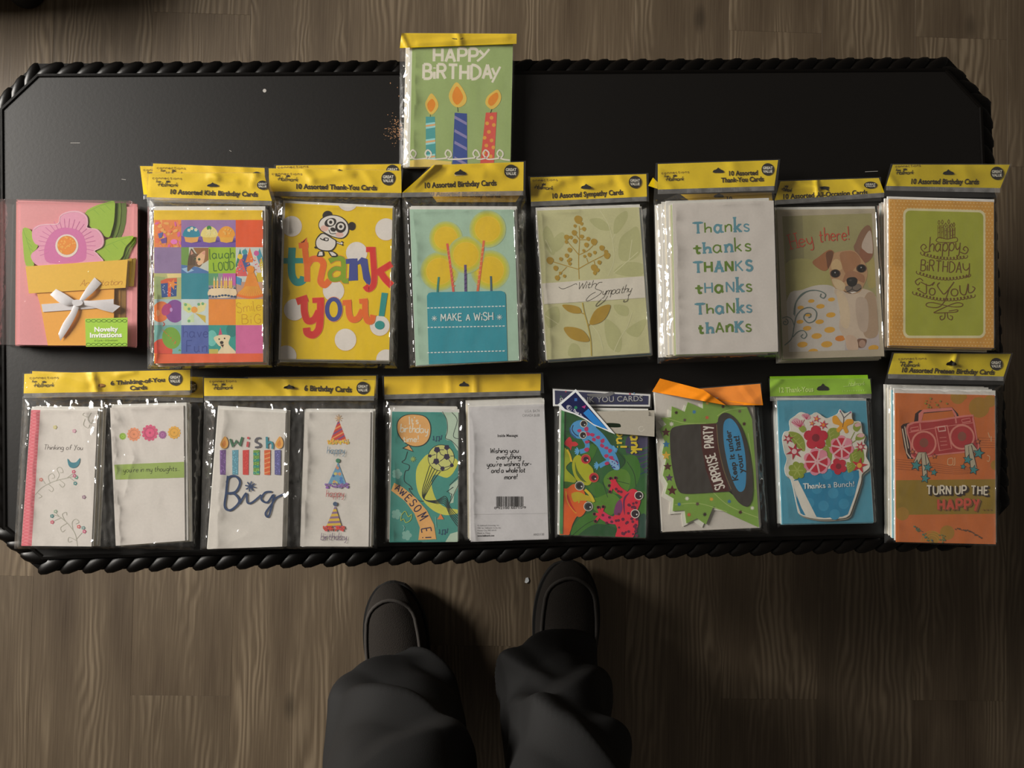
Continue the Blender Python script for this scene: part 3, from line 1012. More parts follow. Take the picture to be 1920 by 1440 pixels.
def film_grid(root, bag, stacks, zt, zb, seed, amp=0.0011, nx=104, ny=100, flap=None, flapz=None, ridges=()):
    """clear bag draped over the cards: every grid point gets its height from what lies under it"""
    vs, fs = [], []
    W = math.hypot(bag[1][0]-bag[0][0], bag[1][1]-bag[0][1])
    for j in range(ny+1):
        for i in range(nx+1):
            p = bil(bag, i/nx, j/ny)
            d = min(quad_out(p, s) for s in stacks)
            e = -quad_out(p, bag)                     # distance inside the bag edge
            if d <= 1.0: z = zt
            else:
                f = (d-1.0)/(d-1.0+max(e, 0.0)+1e-6)
                z = zt + (zb-zt)*(f**1.3)
            q = Vector((p[0]/26.0+seed*7.1, p[1]/40.0, 0.3))
            nz = noise.noise(q)*0.7 + noise.noise(q*2.7)*0.35
            k = 1.0 if d <= 1 else 1.0+2.2*min(1, e/6)
            lift = amp*k*(0.55+nz) if e > 1.5 else 0.0
            if d > 1 and e > 1.5:                     # the loose margin is crinkled finely
                lift += 0.0013*(0.4+noise.noise((p[0]/5.5, p[1]/11.0, seed*1.7)))
            for (a, b, h, w) in ridges:
                r = seg_dist(p, a, b)
                if r < w: lift += h*(1-r/w)
            vs.append(at(p[0], p[1], z + max(0.0, lift)))
    for j in range(ny):
        for i in range(nx):
            a = j*(nx+1)+i
            fs.append((a, a+nx+1, a+nx+2, a+1))
    if flap:
        b0 = len(vs)
        fx, fy = 30, 8
        for j in range(fy+1):
            for i in range(fx+1):
                p = bil(flap, i/fx, j/fy)
                vs.append(at(p[0], p[1], flapz(p)+0.0015+0.0004*noise.noise((p[0]/9, p[1]/9, seed))))
        for j in range(fy):
            for i in range(fx):
                a = b0+j*(fx+1)+i
                fs.append((a, a+fx+1, a+fx+2, a+1))
    return mesh_obj('clear_bag', vs, fs, FILM, root, smooth=True)


def header_sheet(root, frame, quad, z_low, z_high, col, w, creases=(), seed=1, name='header', rough=0.42, label=None, crumple=0.0009):
    """printed paper strip at the top of a bag; returns the sheet and its height function"""
    q = qpx(frame, quad)
    top = ((q[0][0]+q[1][0])/2, (q[0][1]+q[1][1])/2); bot = ((q[3][0]+q[2][0])/2, (q[3][1]+q[2][1])/2)
    ax = (bot[0]-top[0], bot[1]-top[1]); L2 = ax[0]**2+ax[1]**2
    cr = [(frame(a), frame(b), h, wd/frame.k) for (a, b, h, wd) in creases]

    def zf(p):
        v = ((p[0]-top[0])*ax[0]+(p[1]-top[1])*ax[1])/L2
        z = z_high + (z_low-z_high)*max(-0.1, min(1.1, v))
        z += crumple*noise.noise((p[0]/38.0+seed*3.7, p[1]/30.0, 0))
        for (a, b, h, wd) in cr:
            r = seg_dist(p, a, b)
            if r < wd: z += h*(1-r/wd)
        return z
    nx, ny = 60, 14
    vs = [at(*bil(q, i/nx, j/ny), zf(bil(q, i/nx, j/ny))) for j in range(ny+1) for i in range(nx+1)]
    fs = [(j*(nx+1)+i, (j+1)*(nx+1)+i, (j+1)*(nx+1)+i+1, j*(nx+1)+i+1) for j in range(ny) for i in range(nx)]
    o = mesh_obj(name, vs, fs, ink(col, w, rough, kind='header_card'), root, smooth=True, label=label)
    return o, zf


def hang_hole(d, x, y, s, sy=1.0):
    d.part('hang_hole').flatten(x, y, 36*s, 16*s).poly([(x-38*s, y+10*s*sy), (x-30*s, y-2*s*sy), (x-12*s, y-8*s*sy), (x, y-20*s*sy), (x+12*s, y-8*s*sy), (x+30*s, y-2*s*sy), (x+38*s, y+10*s*sy), (x+30*s, y+15*s*sy), (x-30*s, y+15*s*sy)], (14, 11, 8)).flush()
    d.zfun = d.sheet


def maker_mark(d, conn=None, word='connections', frm=None, mark=None, dark=DARK):
    """the small printed maker's lines on a header"""
    d.part('maker_lettering')
    if conn: d.hand(word, conn[0], conn[1], 19, (95, 72, 20), 2.2, gap=3.0)
    if frm: d.hand('from', frm, (frm[0]+30, frm[1]), 17, dark, 2.4, shear=0.3, gap=1.0)
    if mark:
        p0, p1 = mark
        d.hand('Hallmark', p0, p1, 27, dark, 3.4, shear=0.35, gap=0.8)
        d.line([(p0[0]-6, p0[1]-10), (p0[0]+22, p0[1]-15)], 3.0, dark)
        cx, cy = p0[0]*0.5+p1[0]*0.5, p0[1]*0.5+p1[1]*0.5-34
        d.poly([(cx-11, cy+7), (cx-12, cy-7), (cx-5, cy), (cx, cy-9), (cx+5, cy), (cx+12, cy-7), (cx+11, cy+7)], dark)


def badge(d, x, y, r, ry=None, rot=0.0):
    d.part('round_badge', 'black round badge with white lettering')
    ry = ry or r
    d.flatten(x, y, r, ry)
    d.disc(x, y, r, (26, 22, 18), ry, n=32)
    k = ry/r
    d.layer += 6
    d.text('GREAT', (x-r*0.78, y-2*k), (x+r*0.78, y-2*k+rot), r*0.40*k, (214, 210, 196), bold=1)
    d.text('VALUE', (x-r*0.74, y+r*0.52*k), (x+r*0.74, y+r*0.52*k+rot), r*0.40*k, (214, 210, 196), bold=1)
    d.flush()
    d.zfun = d.sheet


PAPER_W = {}


def layer_cols(w, pattern):
    """pattern letters: w white envelope, c cream card, g grey-green, b blue, y yellow, r red, n tan"""
    tone = {'w': (205, 203, 198), 'c': (196, 188, 168), 'g': (150, 165, 120), 'b': (110, 160, 175), 'y': (222, 190, 70), 'r': (190, 70, 50), 'n': (150, 130, 95), 'd': (120, 116, 108), 'o': (215, 150, 50)}
    return [('envelope' if c == 'w' else 'card', ink(tuple(v*w/205 for v in tone[c]), w, 0.6)) for c in pattern]


class Pack:
    def __init__(s, label, frame, cards, bag, zb, t, w, pattern='wcwcw', spread=(0, 0), seed=1, front=WHITE, flap=None, flapz=None, amp=0.0011, ridges=(), name='card_pack', group='packs of greeting cards on the table', fronts=None, category='card pack'):
        s.frame, s.w, s.zb, s.t, s.seed = frame, w, TABLE_Z+zb, t, seed
        s.ztop = s.zb + t
        allc = [p for c in cards for p in c]
        cpx = frame((sum(p[0] for p in allc)/len(allc), sum(p[1] for p in allc)/len(allc)))
        s.root = thing(name, label, category, at(cpx[0], cpx[1], s.zb), group)
        s.cards, s.fronts = cards, []
        for i, c in enumerate(cards):
            wq = [at(*frame(p), s.ztop) for p in c]
            vs, fs = prism(wq, 0.0007)
            col = fronts[i] if fronts else front
            s.fronts.append(mesh_obj('front_card', vs, fs, ink(col, w), s.root))
            stack_layers(s.root, wq, s.zb+0.0004, s.ztop-0.0009, layer_cols(w, pattern), spread, seed+i)
        s.bag = (bag, amp, ridges)

    def draw(s, i=0, clip=True, frame=None):
        c = s.cards[i]
        f = frame or s.frame
        cl = None
        if clip:
            q = [s.frame(p) for p in c]
            cl = [((x-f.x0)*f.k, (y-f.y0)*f.k) for x, y in q]
        return Draw(s.fronts[i], f, s.ztop, s.w, cl)

    def header(s, quad, lo, hi, col, creases=(), frame=None, **k):
        f = frame or s.frame
        o, zf = header_sheet(s.root, f, quad, s.zb+lo, s.zb+hi, col, s.w, creases, s.seed, **k)
        s.hd = Draw(o, f, zf, s.w, step=2.0e-5, rough=0.42)
        s.hd.layer = 14
        s.hq, s.zf = quad, zf
        return s.hd

    def finish(s, margin=14, seal=30):
        """the clear bag with its flap around the header"""
        bag, a, ridges = s.bag
        f = s.frame
        st = [qpx(f, c) for c in s.cards]
        fl = fz = None
        if hasattr(s, 'hq'):
            q = s.hq
            b0, b1 = bag[0], bag[1]
            fl = [(q[0][0]-margin, q[0][1]-7), (q[1][0]+margin, q[1][1]-7), (b1[0], b1[1]), (b0[0], b0[1])]
            fl = qpx(f, fl); fz = s.zf
        if hasattr(s, 'hq') and seal:
            q = s.hq
            nx, ny = 90, 4
            vs, fs = [], []
            sq = qpx(f, [q[3], q[2], (q[2][0]*0.985+b1[0]*0.015, q[2][1]+seal), (q[3][0]*0.985+b0[0]*0.015, q[3][1]+seal)])
            zl = max(s.zf(sq[0]), s.zf(sq[1]))
            for j in range(ny+1):
                for i in range(nx+1):
                    pp = bil(sq, i/nx, j/ny)
                    vs.append(at(pp[0], pp[1], zl+0.0012+(0.00035 if i % 2 else 0.0)+0.0006*noise.noise((pp[0]/14, pp[1]/9, s.seed))))
            for j in range(ny):
                for i in range(nx):
                    a_ = j*(nx+1)+i
                    fs.append((a_, a_+nx+1, a_+nx+2, a_+1))
            mesh_obj('bag_seal', vs, fs, FROST, s.root, smooth=True)
        rd = [(f(x), f(y), h*1.4, w*1.1/f.k) for (x, y, h, w) in ridges]
        film_grid(s.root, qpx(f, bag), st, s.ztop+0.0016+getattr(s, 'extra', 0.0), s.zb+0.0006, s.seed, a, flap=fl, flapz=fz, ridges=rd)


def shrink(quad, k=0.985, dx=0, dy=0):
    cx = sum(p[0] for p in quad)/4; cy = sum(p[1] for p in quad)/4
    return [(cx+(p[0]-cx)*k+dx, cy+(p[1]-cy)*k+dy) for p in quad]

# ------------------------------------------------------------------ top: birthday candles pack lying half off the far edge
p = Pack('tall green birthday card pack with three candles, lying across the far table edge', T0,
         [[(447, 190), (1352, 196), (1330, 1310), (424, 1310)]], [(335, 230), (1382, 200), (1345, 1330), (328, 1330)], 0.001, 0.009, 200, 'wcwcw', (-0.0075, 0.0), 11, front=(146, 166, 106))
d = p.draw()
d.part('lettering')
HB = (214, 208, 192)
for t, p0, p1, h in (('HAPP', (642, 358), (1030, 362), 118), ('BiRTHDA', (548, 512), (1160, 522), 128)):
    d.hand(t, p0, p1, h, HB, 25, gap=2.2, wob=5, seed=4)
d.line([(1050, 262), (1095, 310)], 24, HB).line([(1140, 250), (1090, 310), (1030, 360)], 20, HB)
d.line([(1165, 420), (1190, 480)], 22, HB).line([(1238, 408), (1165, 550)], 20, HB)
d.part('candle')
d.poly([(568, 858), (650, 858), (660, 1290), (570, 1290)], (70, 150, 150))
for y in (930, 1075, 1215):
    d.poly([(568, y-12), (652, y-24), (652, y-6), (568, y+6)], (150, 205, 205)).poly([(568, y+4), (652, y-8), (654, y+10), (568, y+22)], (222, 165, 110)).poly([(568, y+20), (654, y+8), (654, y+24), (568, y+38)], (150, 205, 205))
d.poly([(620, 648), (672, 715), (680, 770), (650, 820), (615, 840), (580, 800), (563, 745), (580, 700)], (238, 200, 90), True)
d.poly([(625, 697), (655, 740), (640, 790), (612, 816), (585, 780), (585, 735)], (226, 140, 35), True)
d.line([(610, 838), (608, 860)], 4, (60, 50, 30))
d.part('candle')
d.poly([(828, 822), (938, 830), (942, 1300), (806, 1300)], (48, 72, 140))
for y in (848, 970, 1075, 1215):
    d.poly([(828, y), (938, y+62), (938, y+88), (824, y+26)], (132, 125, 170))
d.poly([(845, 548), (900, 605), (936, 690), (915, 750), (855, 775), (800, 740), (775, 670), (800, 600)], (238, 200, 90), True)
d.poly([(848, 585), (895, 650), (900, 700), (852, 752), (812, 710), (810, 650)], (226, 140, 35), True)
d.line([(854, 772), (858, 815)], 5, (50, 45, 30))
d.part('candle')
d.poly([(1108, 822), (1208, 818), (1180, 1300), (1055, 1300)], (205, 82, 70))
for (x, y) in ((1160, 868), (1120, 918), (1180, 933), (1136, 995), (1098, 1048), (1160, 1072), (1113, 1118), (1176, 1135), (1152, 1215), (1090, 1185)):
    d.disc(x, y, 17, (232, 168, 70), n=14)
d.poly([(1215, 615), (1246, 668), (1235, 730), (1190, 780), (1150, 788), (1105, 740), (1120, 680), (1165, 640)], (238, 200, 90), True)
d.poly([(1205, 640), (1222, 680), (1195, 735), (1155, 762), (1128, 730), (1145, 680)], (226, 140, 35), True)
d.line([(1162, 790), (1150, 826)], 5, (50, 45, 30))
d.part('icing_swirl')
pts = [(425, 1232)]
for x in (450, 585, 765, 1015, 1105, 1232):
    pts += [(x+12, 1225), (x+30, 1185), (x, 1158), (x-22, 1190), (x, 1225), (x+35, 1242)]
pts += [(1325, 1250)]
d.line(pts, 13, (225, 220, 208), True)
d.poly([(424, 1252), (560, 1240), (800, 1262), (800, 1310), (424, 1310)], (214, 190, 100))
d.flush()
h = p.header([(350, 106), (1386, 112), (1384, 202), (334, 240)], 0.0115, 0.0125, YEL, [((345, 110), (400, 230), 0.002, 30), ((855, 100), (880, 200), 0.0018, 45), ((500, 200), (1300, 140), 0.0008, 40)])
h.part('hang_hole').poly([(800, 150), (840, 155), (905, 146), (880, 160), (845, 163), (810, 158)], (20, 14, 6)).flush()
p.finish(margin=2, seal=0)

# ------------------------------------------------------------------ row one, far left: clear box of novelty invitations
WN = 222
zt = TABLE_Z + 0.020
box = thing('invitation_box', 'clear box of pink flower pot invitations tied with a white ribbon bow', 'invitation box', at(*A1((490, 790)), TABLE_Z))
pk = ink((219, 146, 150), WN)
pk2 = ink((196, 128, 124), WN)
bq = [at(*A1(q), zt-0.004) for q in [(135, 322), (905, 345), (900, 1262), (128, 1252)]]
vs, fs = prism(bq, 0.0008)
env = mesh_obj('pink_envelope', vs, fs, pk, box)
stack_layers(box, bq, TABLE_Z+0.0008, zt-0.0052, [('envelope', pk), ('envelope', pk2), ('envelope', pk), ('envelope', pk2), ('envelope', pk)], (-0.010, 0.0), 3)
GR, GR2 = ink((152, 186, 48), WN), ink((138, 182, 44), WN)
flower = [(215, 490), (250, 465), (300, 455), (380, 450), (395, 400), (440, 375), (500, 368), (545, 380), (575, 410), (580, 450), (578, 480), (640, 490), (675, 530), (685, 575), (670, 610), (625, 635), (650, 660), (662, 720), (320, 735), (240, 725), (205, 680), (210, 650), (240, 625), (258, 600), (230, 585), (212, 545)]
leafA = [(560, 385), (620, 340), (700, 315), (752, 308), (756, 360), (750, 440), (735, 500), (715, 545), (660, 520), (590, 470)]
leafB = [(610, 640), (700, 560), (780, 545), (875, 535), (860, 570), (825, 610), (790, 690), (670, 700)]
leafC = [(150, 487), (205, 500), (250, 600), (205, 660), (225, 728), (170, 728), (152, 600)]
band = [(168, 736), (840, 690), (826, 876), (190, 914)]
pot = [(240, 905), (752, 880), (747, 1256), (315, 1256), (265, 990)]
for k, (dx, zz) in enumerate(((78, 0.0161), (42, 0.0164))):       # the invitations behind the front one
    v = 0.62+0.15*k  # deeper copies get darker ink: shade put into the colour
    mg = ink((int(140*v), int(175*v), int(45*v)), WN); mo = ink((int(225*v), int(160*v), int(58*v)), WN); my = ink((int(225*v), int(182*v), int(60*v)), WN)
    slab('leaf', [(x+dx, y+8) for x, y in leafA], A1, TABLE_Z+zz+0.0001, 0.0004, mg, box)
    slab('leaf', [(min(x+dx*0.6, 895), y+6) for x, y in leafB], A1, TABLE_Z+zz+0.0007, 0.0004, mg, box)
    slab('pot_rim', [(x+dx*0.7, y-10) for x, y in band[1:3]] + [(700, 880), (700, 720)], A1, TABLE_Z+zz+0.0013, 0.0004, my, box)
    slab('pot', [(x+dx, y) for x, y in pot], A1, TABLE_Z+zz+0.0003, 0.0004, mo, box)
zf = TABLE_Z+0.0182
for lf in (leafA, leafB, leafC):
    o = slab('leaf', smooth_path(lf, True, 3), A1, zf, 0.0006, GR, box)
    dd = Draw(o, A1, zf, WN)
    dd.part('leaf_vein')
    a, b = lf[0], lf[3]
    dd.line([a, ((a[0]+b[0])/2, (a[1]+b[1])/2-8), b], 3, (120, 165, 40), True)
    for t in (0.3, 0.5, 0.7):
        mx, my_ = a[0]+(b[0]-a[0])*t, a[1]+(b[1]-a[1])*t
        dd.line([(mx, my_), (mx+35, my_+34)], 2.5, (120, 165, 40))
    dd.flush()
fl = slab('flower', smooth_path(flower, True, 4), A1, zf+0.0008, 0.0006, ink((226, 156, 184), WN), box, label='pink glitter flower with an orange centre')
d = Draw(fl, A1, zf+0.0008, WN)
d.part('petal_print')
d.poly([(310, 560), (360, 500), (430, 480), (520, 500), (560, 560), (570, 640), (540, 705), (330, 715), (290, 650)], (208, 112, 168), True)
for i in range(34):
    a = 2*math.pi*i/34
    if 0.5 < a < 2.6: continue
    d.line([(440+128*math.cos(a), 600+120*math.sin(a)), (440+190*math.cos(a), 600+180*math.sin(a))], 4, (200, 110, 160))
d.line([(x*0.97+13, y*0.97+18) for x, y in flower[:19]], 5, (238, 196, 205), True)
d.part('flower_centre').disc(440, 600, 76, (228, 216, 205)).disc(440, 597, 63, (190, 120, 40)).disc(440, 597, 61, (230, 140, 35))
rr = random.Random(2)
for i in range(26):
    a, q = rr.uniform(0, 6.28), 56*math.sqrt(rr.random())
    d.disc(440+q*math.cos(a), 597+q*math.sin(a), 6, (244, 176, 70), n=8)
d.flush()
slab('pot', pot, A1, zf+0.0008, 0.0006, ink((238, 170, 62), WN), box, label='orange flower pot front')
rim = slab('pot_rim', band, A1, zf+0.0018, 0.0008, ink((230, 184, 60), WN), box, label='yellow pot rim with gold script')
d = Draw(rim, A1, zf+0.0018, WN)
d.part('lettering').hand('An invitation', (528, 866), (800, 856), 42, (186, 122, 30), 3.4, shear=0.35, gap=0.8).flush()
SAT = ink((222, 220, 224), WN, 0.28, kind='satin')
slab('ribbon', [(272, 985), (748, 950), (748, 1003), (282, 1036)], A1, zf+0.0016, 0.0004, SAT, box)


def ribbon_loop(pts_a, pts_b, lift):
    """a band between two edge lines, arched upward"""
    vs, fs = [], []
    A, B = smooth_path(pts_a, False, 5), smooth_path(pts_b, False, 5)
    n = min(len(A), len(B))
    for i in range(n):
        t = i/(n-1)
        z = zf+0.0022+lift*math.sin(math.pi*min(1, t*1.05))
        vs += [at(*A1(A[i]), z), at(*A1(((A[i][0]+B[i][0])/2, (A[i][1]+B[i][1])/2)), z+0.0009), at(*A1(B[i]), z)]
    for i in range(n-1):
        for k in (0, 1): fs.append((i*3+k, i*3+3+k, i*3+4+k, i*3+1+k))
    return mesh_obj('ribbon_bow', vs, fs, SAT, box, smooth=True)


ribbon_loop([(368, 884), (430, 918), (485, 955), (515, 970)], [(330, 922), (385, 970), (430, 992), (490, 990)], 0.0018)
ribbon_loop([(622, 808), (575, 870), (540, 925), (520, 962)], [(668, 848), (615, 905), (570, 945), (535, 975)], 0.0018)
ribbon_loop([(520, 958), (600, 962), (690, 968), (792, 998)], [(515, 985), (600, 1000), (680, 1025), (742, 1040)], 0.0012)
ribbon_loop([(487, 985), (462, 1040), (415, 1110), (384, 1180)], [(525, 990), (500, 1060), (450, 1150), (398, 1226)], 0.0012)
kn = []
slab('ribbon_knot', smooth_path([(480, 960), (520, 955), (545, 970), (535, 990), (500, 998), (478, 985)], True, 3), A1, zf+0.0042, 0.0028, SAT, box)
st = slab('label_sticker', [(560, 1080), (840, 1072), (838, 1262), (566, 1264)], A1, TABLE_Z+0.0252, 0.0002, ink((150, 190, 62), WN), box, label='green sticker with white lettering')
d = Draw(st, A1, TABLE_Z+0.0252, WN)
d.part('lettering')
for t, a, b in (('Novelty', (620, 1166), (775, 1162)), ('Invitations', (590, 1204), (803, 1200))):
    d.text(t, (a[0]+2, a[1]+3), (b[0]+2, b[1]+3), 31, (95, 110, 90), bold=1)
    d.text(t, a, b, 30, (232, 232, 226), bold=1)
d.text('8 Cards • 8 Envelopes', (622, 1230), (776, 1227), 11, (45, 60, 20))
d.part('scallop_border')
for i in range(8):
    x = 582+i*34
    for y in (1094, 1250):
        d.line([(x+15*math.cos(a*math.pi/6), y+9*math.sin(a*math.pi/6)) for a in range(12)], 3, (60, 95, 25), closed=True)
d.flush()
# the clear box around it all
ob = [at(*A1(q), TABLE_Z) for q in [(85, 330), (925, 340), (905, 1274), (62, 1262)]]
vs, fs = prism([(v.x, v.y, TABLE_Z+0.0248) for v in ob], 0.0242)
cb = mesh_obj('clear_box', vs, fs, FILM, box)

# ------------------------------------------------------------------ kids birthday packs: one in front, two under it
kq = [(38, 66), (985, 66), (990, 1386), (42, 1400)]
def k2a(q): return [((x/K1.k + K1.x0 - A1.x0)*A1.k, (y/K1.k + K1.y0 - A1.y0)*A1.k) for x, y in q]
kqa = k2a(kq)
for nm, hq, zb, conn, lab, sd in (('b', [(922, 75), (1725, 90), (1725, 282), (945, 262)], 0.0005, ((945, 106), (1135, 110)), 'bottom kids birthday pack of the stack of three, only its left header corner showing', 21),
                                  ('m', [(1008, 58), (1742, 88), (1748, 290), (1000, 262)], 0.0155, ((1033, 93), (1220, 97)), 'middle kids birthday pack of the stack of three, yellow header showing above the front one', 22)):
    p = Pack(lab, A1, [shrink(kqa, 0.99, 6, -4)], [(985, 290), (1800, 300), (1780, 1395), (985, 1402)], zb, 0.0110, 200, 'wcwcw', (0.001, 0), sd, front=(200, 196, 188))
    h = p.header(hq, 0.008, 0.0065, YEL, [((1380, 60), (1440, 130), 0.0012, 50), ((1600, 100), (1700, 250), 0.001, 50)])
    maker_mark(h, conn, frm=(conn[0][0]+22, conn[0][1]+18), mark=((conn[0][0]+55, 137), (conn[0][0]+165, 140)) if nm == 'm' else None)
    badge(h, 1690, 150, 38)
    h.flush()
    p.finish()
p = Pack('kids birthday card pack with a colourful grid of party photos', A1, [kqa], [(970, 285), (1815, 300), (1795, 1402), (970, 1412)], 0.0305, 0.0110, 212, 'wcwrwcw', (0.003, -0.002), 23, front=(235, 195, 30),
         ridges=[((985, 320), (990, 1380), 0.0012, 14), ((1790, 320), (1780, 1380), 0.001, 14)])
d = p.draw(frame=K1)
X = [42, 278, 516, 752, 989]; Y = [150, 388, 615, 840, 1066, 1316]
def tile(i, j, col, i2=None, j2=None):
    i2 = i if i2 is None else i2; j2 = j if j2 is None else j2
    d.part('printed_tile').rect(X[i], Y[j], X[i2+1], Y[j2+1], col)
tile(0, 0, (222, 130, 70))
rr = random.Random(8)
for k in range(46):
    d.clip = [(X[0], Y[0]), (X[1], Y[0]), (X[1], Y[1]), (X[0], Y[1])]
    d.disc(rr.uniform(45, 275), rr.uniform(155, 385), rr.uniform(12, 30), rr.choice([(230, 130, 110), (235, 150, 60), (210, 100, 160), (225, 110, 80), (230, 170, 90)]), rr.uniform(7, 14), rr.uniform(0, 3), n=10)
d.poly([(75, 270), (120, 255), (110, 300), (85, 310)], (90, 100, 160)).poly([(95, 320), (150, 300), (150, 350), (110, 355)], (110, 80, 150)).disc(215, 340, 30, (225, 120, 190), 22)
d.clip = None
tile(1, 0, (150, 118, 170), 2)
d.poly([(278, 290), (752, 310), (752, 388), (278, 388)], (112, 82, 165))
for x, top_, cup, fr_ in ((367, 250, (222, 165, 90), (40, 135, 160)), (523, 250, (215, 185, 90), (225, 210, 130)), (672, 260, (225, 170, 60), (232, 160, 50))):
    d.disc(x+22, 335, 66, (80, 58, 130), 14)
    d.poly([(x-66, 285), (x+66, 285), (x+52, 340), (x, 350), (x-52, 340)], cup)
    d.poly([(x-72, 292), (x-66, 248), (x-35, 215), (x, 205), (x+35, 215), (x+66, 248), (x+70, 292), (x, 302)], fr_, True)
for x, y in ((345, 240), (405, 236), (370, 225)): d.flower(x, y, 15, (238, 236, 215), center=(230, 190, 60))
d.disc(520, 220, 20, (60, 135, 60))
for k in range(12): d.disc(472+rr.uniform(0, 100), 232+rr.uniform(0, 45), 12, (238, 225, 160), 7, rr.uniform(0, 3), n=8)
for k in range(9): d.disc(630+rr.uniform(0, 85), 230+rr.uniform(0, 45), 9, (244, 190, 90), n=8)
tile(3, 0, (222, 88, 38))
tile(0, 1, (140, 118, 158))
tile(1, 1, (196, 200, 188))
d.rect(278, 388, 345, 560, (110, 150, 70)).poly([(278, 540), (420, 560), (516, 600), (516, 615), (278, 615)], (75, 115, 170))
d.poly([(380, 392), (516, 392), (516, 500), (470, 530), (430, 470)], (150, 105, 60)).poly([(278, 575), (340, 560), (390, 590), (330, 612)], (150, 185, 215))
d.poly([(340, 480), (365, 400), (400, 440), (440, 445), (480, 420), (475, 500), (440, 560), (390, 555), (335, 600), (332, 540)], (110, 85, 62), True)
d.poly([(412, 470), (478, 418), (486, 452), (470, 520), (430, 545), (410, 510)], (226, 182, 140), True)
d.poly([(352, 470), (362, 396), (392, 440)], (92, 70, 52)).poly([(360, 456), (365, 412), (384, 444)], (205, 150, 130)).disc(434, 493, 12, (120, 140, 80)).disc(434, 493, 8, (30, 25, 20)).disc(398, 488, 11, (120, 140, 80)).disc(398, 488, 7, (30, 25, 20)).poly([(410, 515), (424, 515), (417, 526)], (190, 110, 100)).poly([(455, 440), (482, 420), (484, 455)], (214, 150, 130))
for k in range(5): d.line([(346+k*12, 462), (340+k*13, 545)], 5, (70, 55, 40))
tile(2, 1, (152, 186, 38))
d.part('lettering').hand('laugh', (528, 490), (738, 482), 88, (72, 112, 32), 9, gap=2.2, wob=3).hand('LOUD', (562, 595), (738, 582), 72, (72, 112, 32), 9, gap=2.2)
tile(3, 1, (196, 205, 200), 3, 2)
d.clip = [(752, 388), (989, 388), (989, 840), (752, 840)]
for x, y0, y1, w_, c in ((790, 400, 560, 45, (60, 130, 110)), (835, 395, 600, 62, (60, 95, 150)), (875, 390, 520, 40, (225, 120, 45)), (960, 395, 600, 70, (70, 150, 170)), (975, 470, 700, 60, (205, 180, 50)), (925, 440, 610, 55, (205, 195, 195)), (795, 470, 640, 62, (215, 95, 95))):
    d.poly([(x, y0), (x+w_, y1), (x-w_, y1)], c)
for x, y, c in ((790, 470, (235, 200, 60)), (830, 430, (60, 150, 160)), (932, 440, (200, 90, 150))): d.flower(x, y, 24, c, 7)
rr = random.Random(9)
for k in range(40): d.disc(rr.uniform(760, 985), rr.uniform(480, 620), 5, rr.choice([(230, 90, 90), (240, 225, 200), (70, 140, 190), (235, 190, 60)]), n=7)
d.rect(752, 690, 989, 840, (190, 150, 130)).poly([(752, 640), (800, 660), (800, 720), (752, 705)], (70, 140, 185))
d.poly([(885, 570), (962, 740), (985, 800), (870, 835), (770, 795), (820, 735)], (226, 140, 48), True)
for k in range(12):
    a = k/11
    x = 770+a*215
    d.line([(845+a*95, 728), (x, 800+22*math.sin(a*3.14))], 6, (240, 178, 60))
    d.disc(x, 806+20*math.sin(a*3.14), 12, (236, 120, 40), n=9)
d.flower(880, 582, 36, (238, 150, 40), 8)
d.clip = None
tile(0, 2, (178, 180, 120))
d.poly([(42, 640), (140, 650), (120, 838), (42, 838)], (150, 165, 110)).poly([(150, 620), (278, 615), (278, 650), (160, 655)], (225, 205, 140))
d.poly([(98, 680), (240, 672), (236, 815), (108, 826)], (44, 78, 140)).poly([(98, 680), (150, 660), (240, 655), (240, 690), (100, 705)], (205, 95, 60))
d.poly([(162, 690), (192, 690), (186, 818), (160, 820)], (222, 95, 58)).star(200, 712, 50, (240, 150, 66), 5, 0.4, 0.3)
for k in range(12): d.disc(rr.uniform(112, 232), rr.uniform(715, 812), 4, (225, 230, 235), n=6)
tile(1, 2, (42, 134, 150))
tile(2, 2, (150, 140, 150))
d.rect(516, 615, 600, 720, (90, 150, 110)).rect(640, 615, 752, 720, (190, 95, 165))
d.poly([(520, 760), (600, 730), (700, 730), (752, 755), (752, 810), (640, 830), (520, 815)], (226, 205, 170), True)
for k in range(9):
    d.disc(528+k*27, 812+6*math.sin(k), 13, (50, 75, 105), 9, n=10).disc(525+k*27, 745-8*math.sin(k/8*3.14), 11, (50, 75, 105), 6, n=10)
for x in (565, 592, 628, 655, 672, 697, 714):
    d.rect(x-8, 680, x+8, 745, (235, 190, 100)).poly([(x-7, 678), (x, 640), (x+7, 678)], (250, 240, 200))
tile(0, 3, (165, 190, 190))
tile(0, 4, (120, 175, 170))
d.clip = [(42, 840), (278, 840), (278, 1316), (42, 1316)]
d.disc(100, 950, 76, (222, 120, 60), 92, 0.3).disc(222, 945, 84, (130, 76, 150), 100).disc(110, 1290, 92, (212, 78, 58), 105)
d.disc(192, 1178, 80, (118, 165, 56), 96, -0.25).poly([(262, 1275), (282, 1290), (250, 1290)], (100, 150, 45)).disc(75, 960, 16, (240, 165, 110), 28).disc(150, 930, 40, (175, 62, 120), 56, 0.5).disc(190, 932, 12, (190, 150, 205), 18)
for k in range(6): d.line([(115+k*22, 1105+k*25), (130+k*20, 1125+k*16), (140+k*15, 1120+k*22)], 5, (205, 120, 50), True)
d.line([(120, 1040), (132, 1060), (118, 1075)], 8, (190, 70, 60), True)
d.clip = None
tile(1, 3, (196, 208, 206))
d.poly([(296, 868), (350, 880), (400, 940), (340, 960), (296, 930)], (206, 212, 140)).poly([(400, 935), (450, 862), (500, 880), (480, 940), (420, 965)], (220, 210, 150)).poly([(395, 960), (490, 985), (490, 1050), (430, 990)], (200, 176, 70)).poly([(385, 960), (392, 1040), (330, 1045), (330, 1010)], (196, 215, 170)).disc(392, 932, 28, (230, 160, 70))
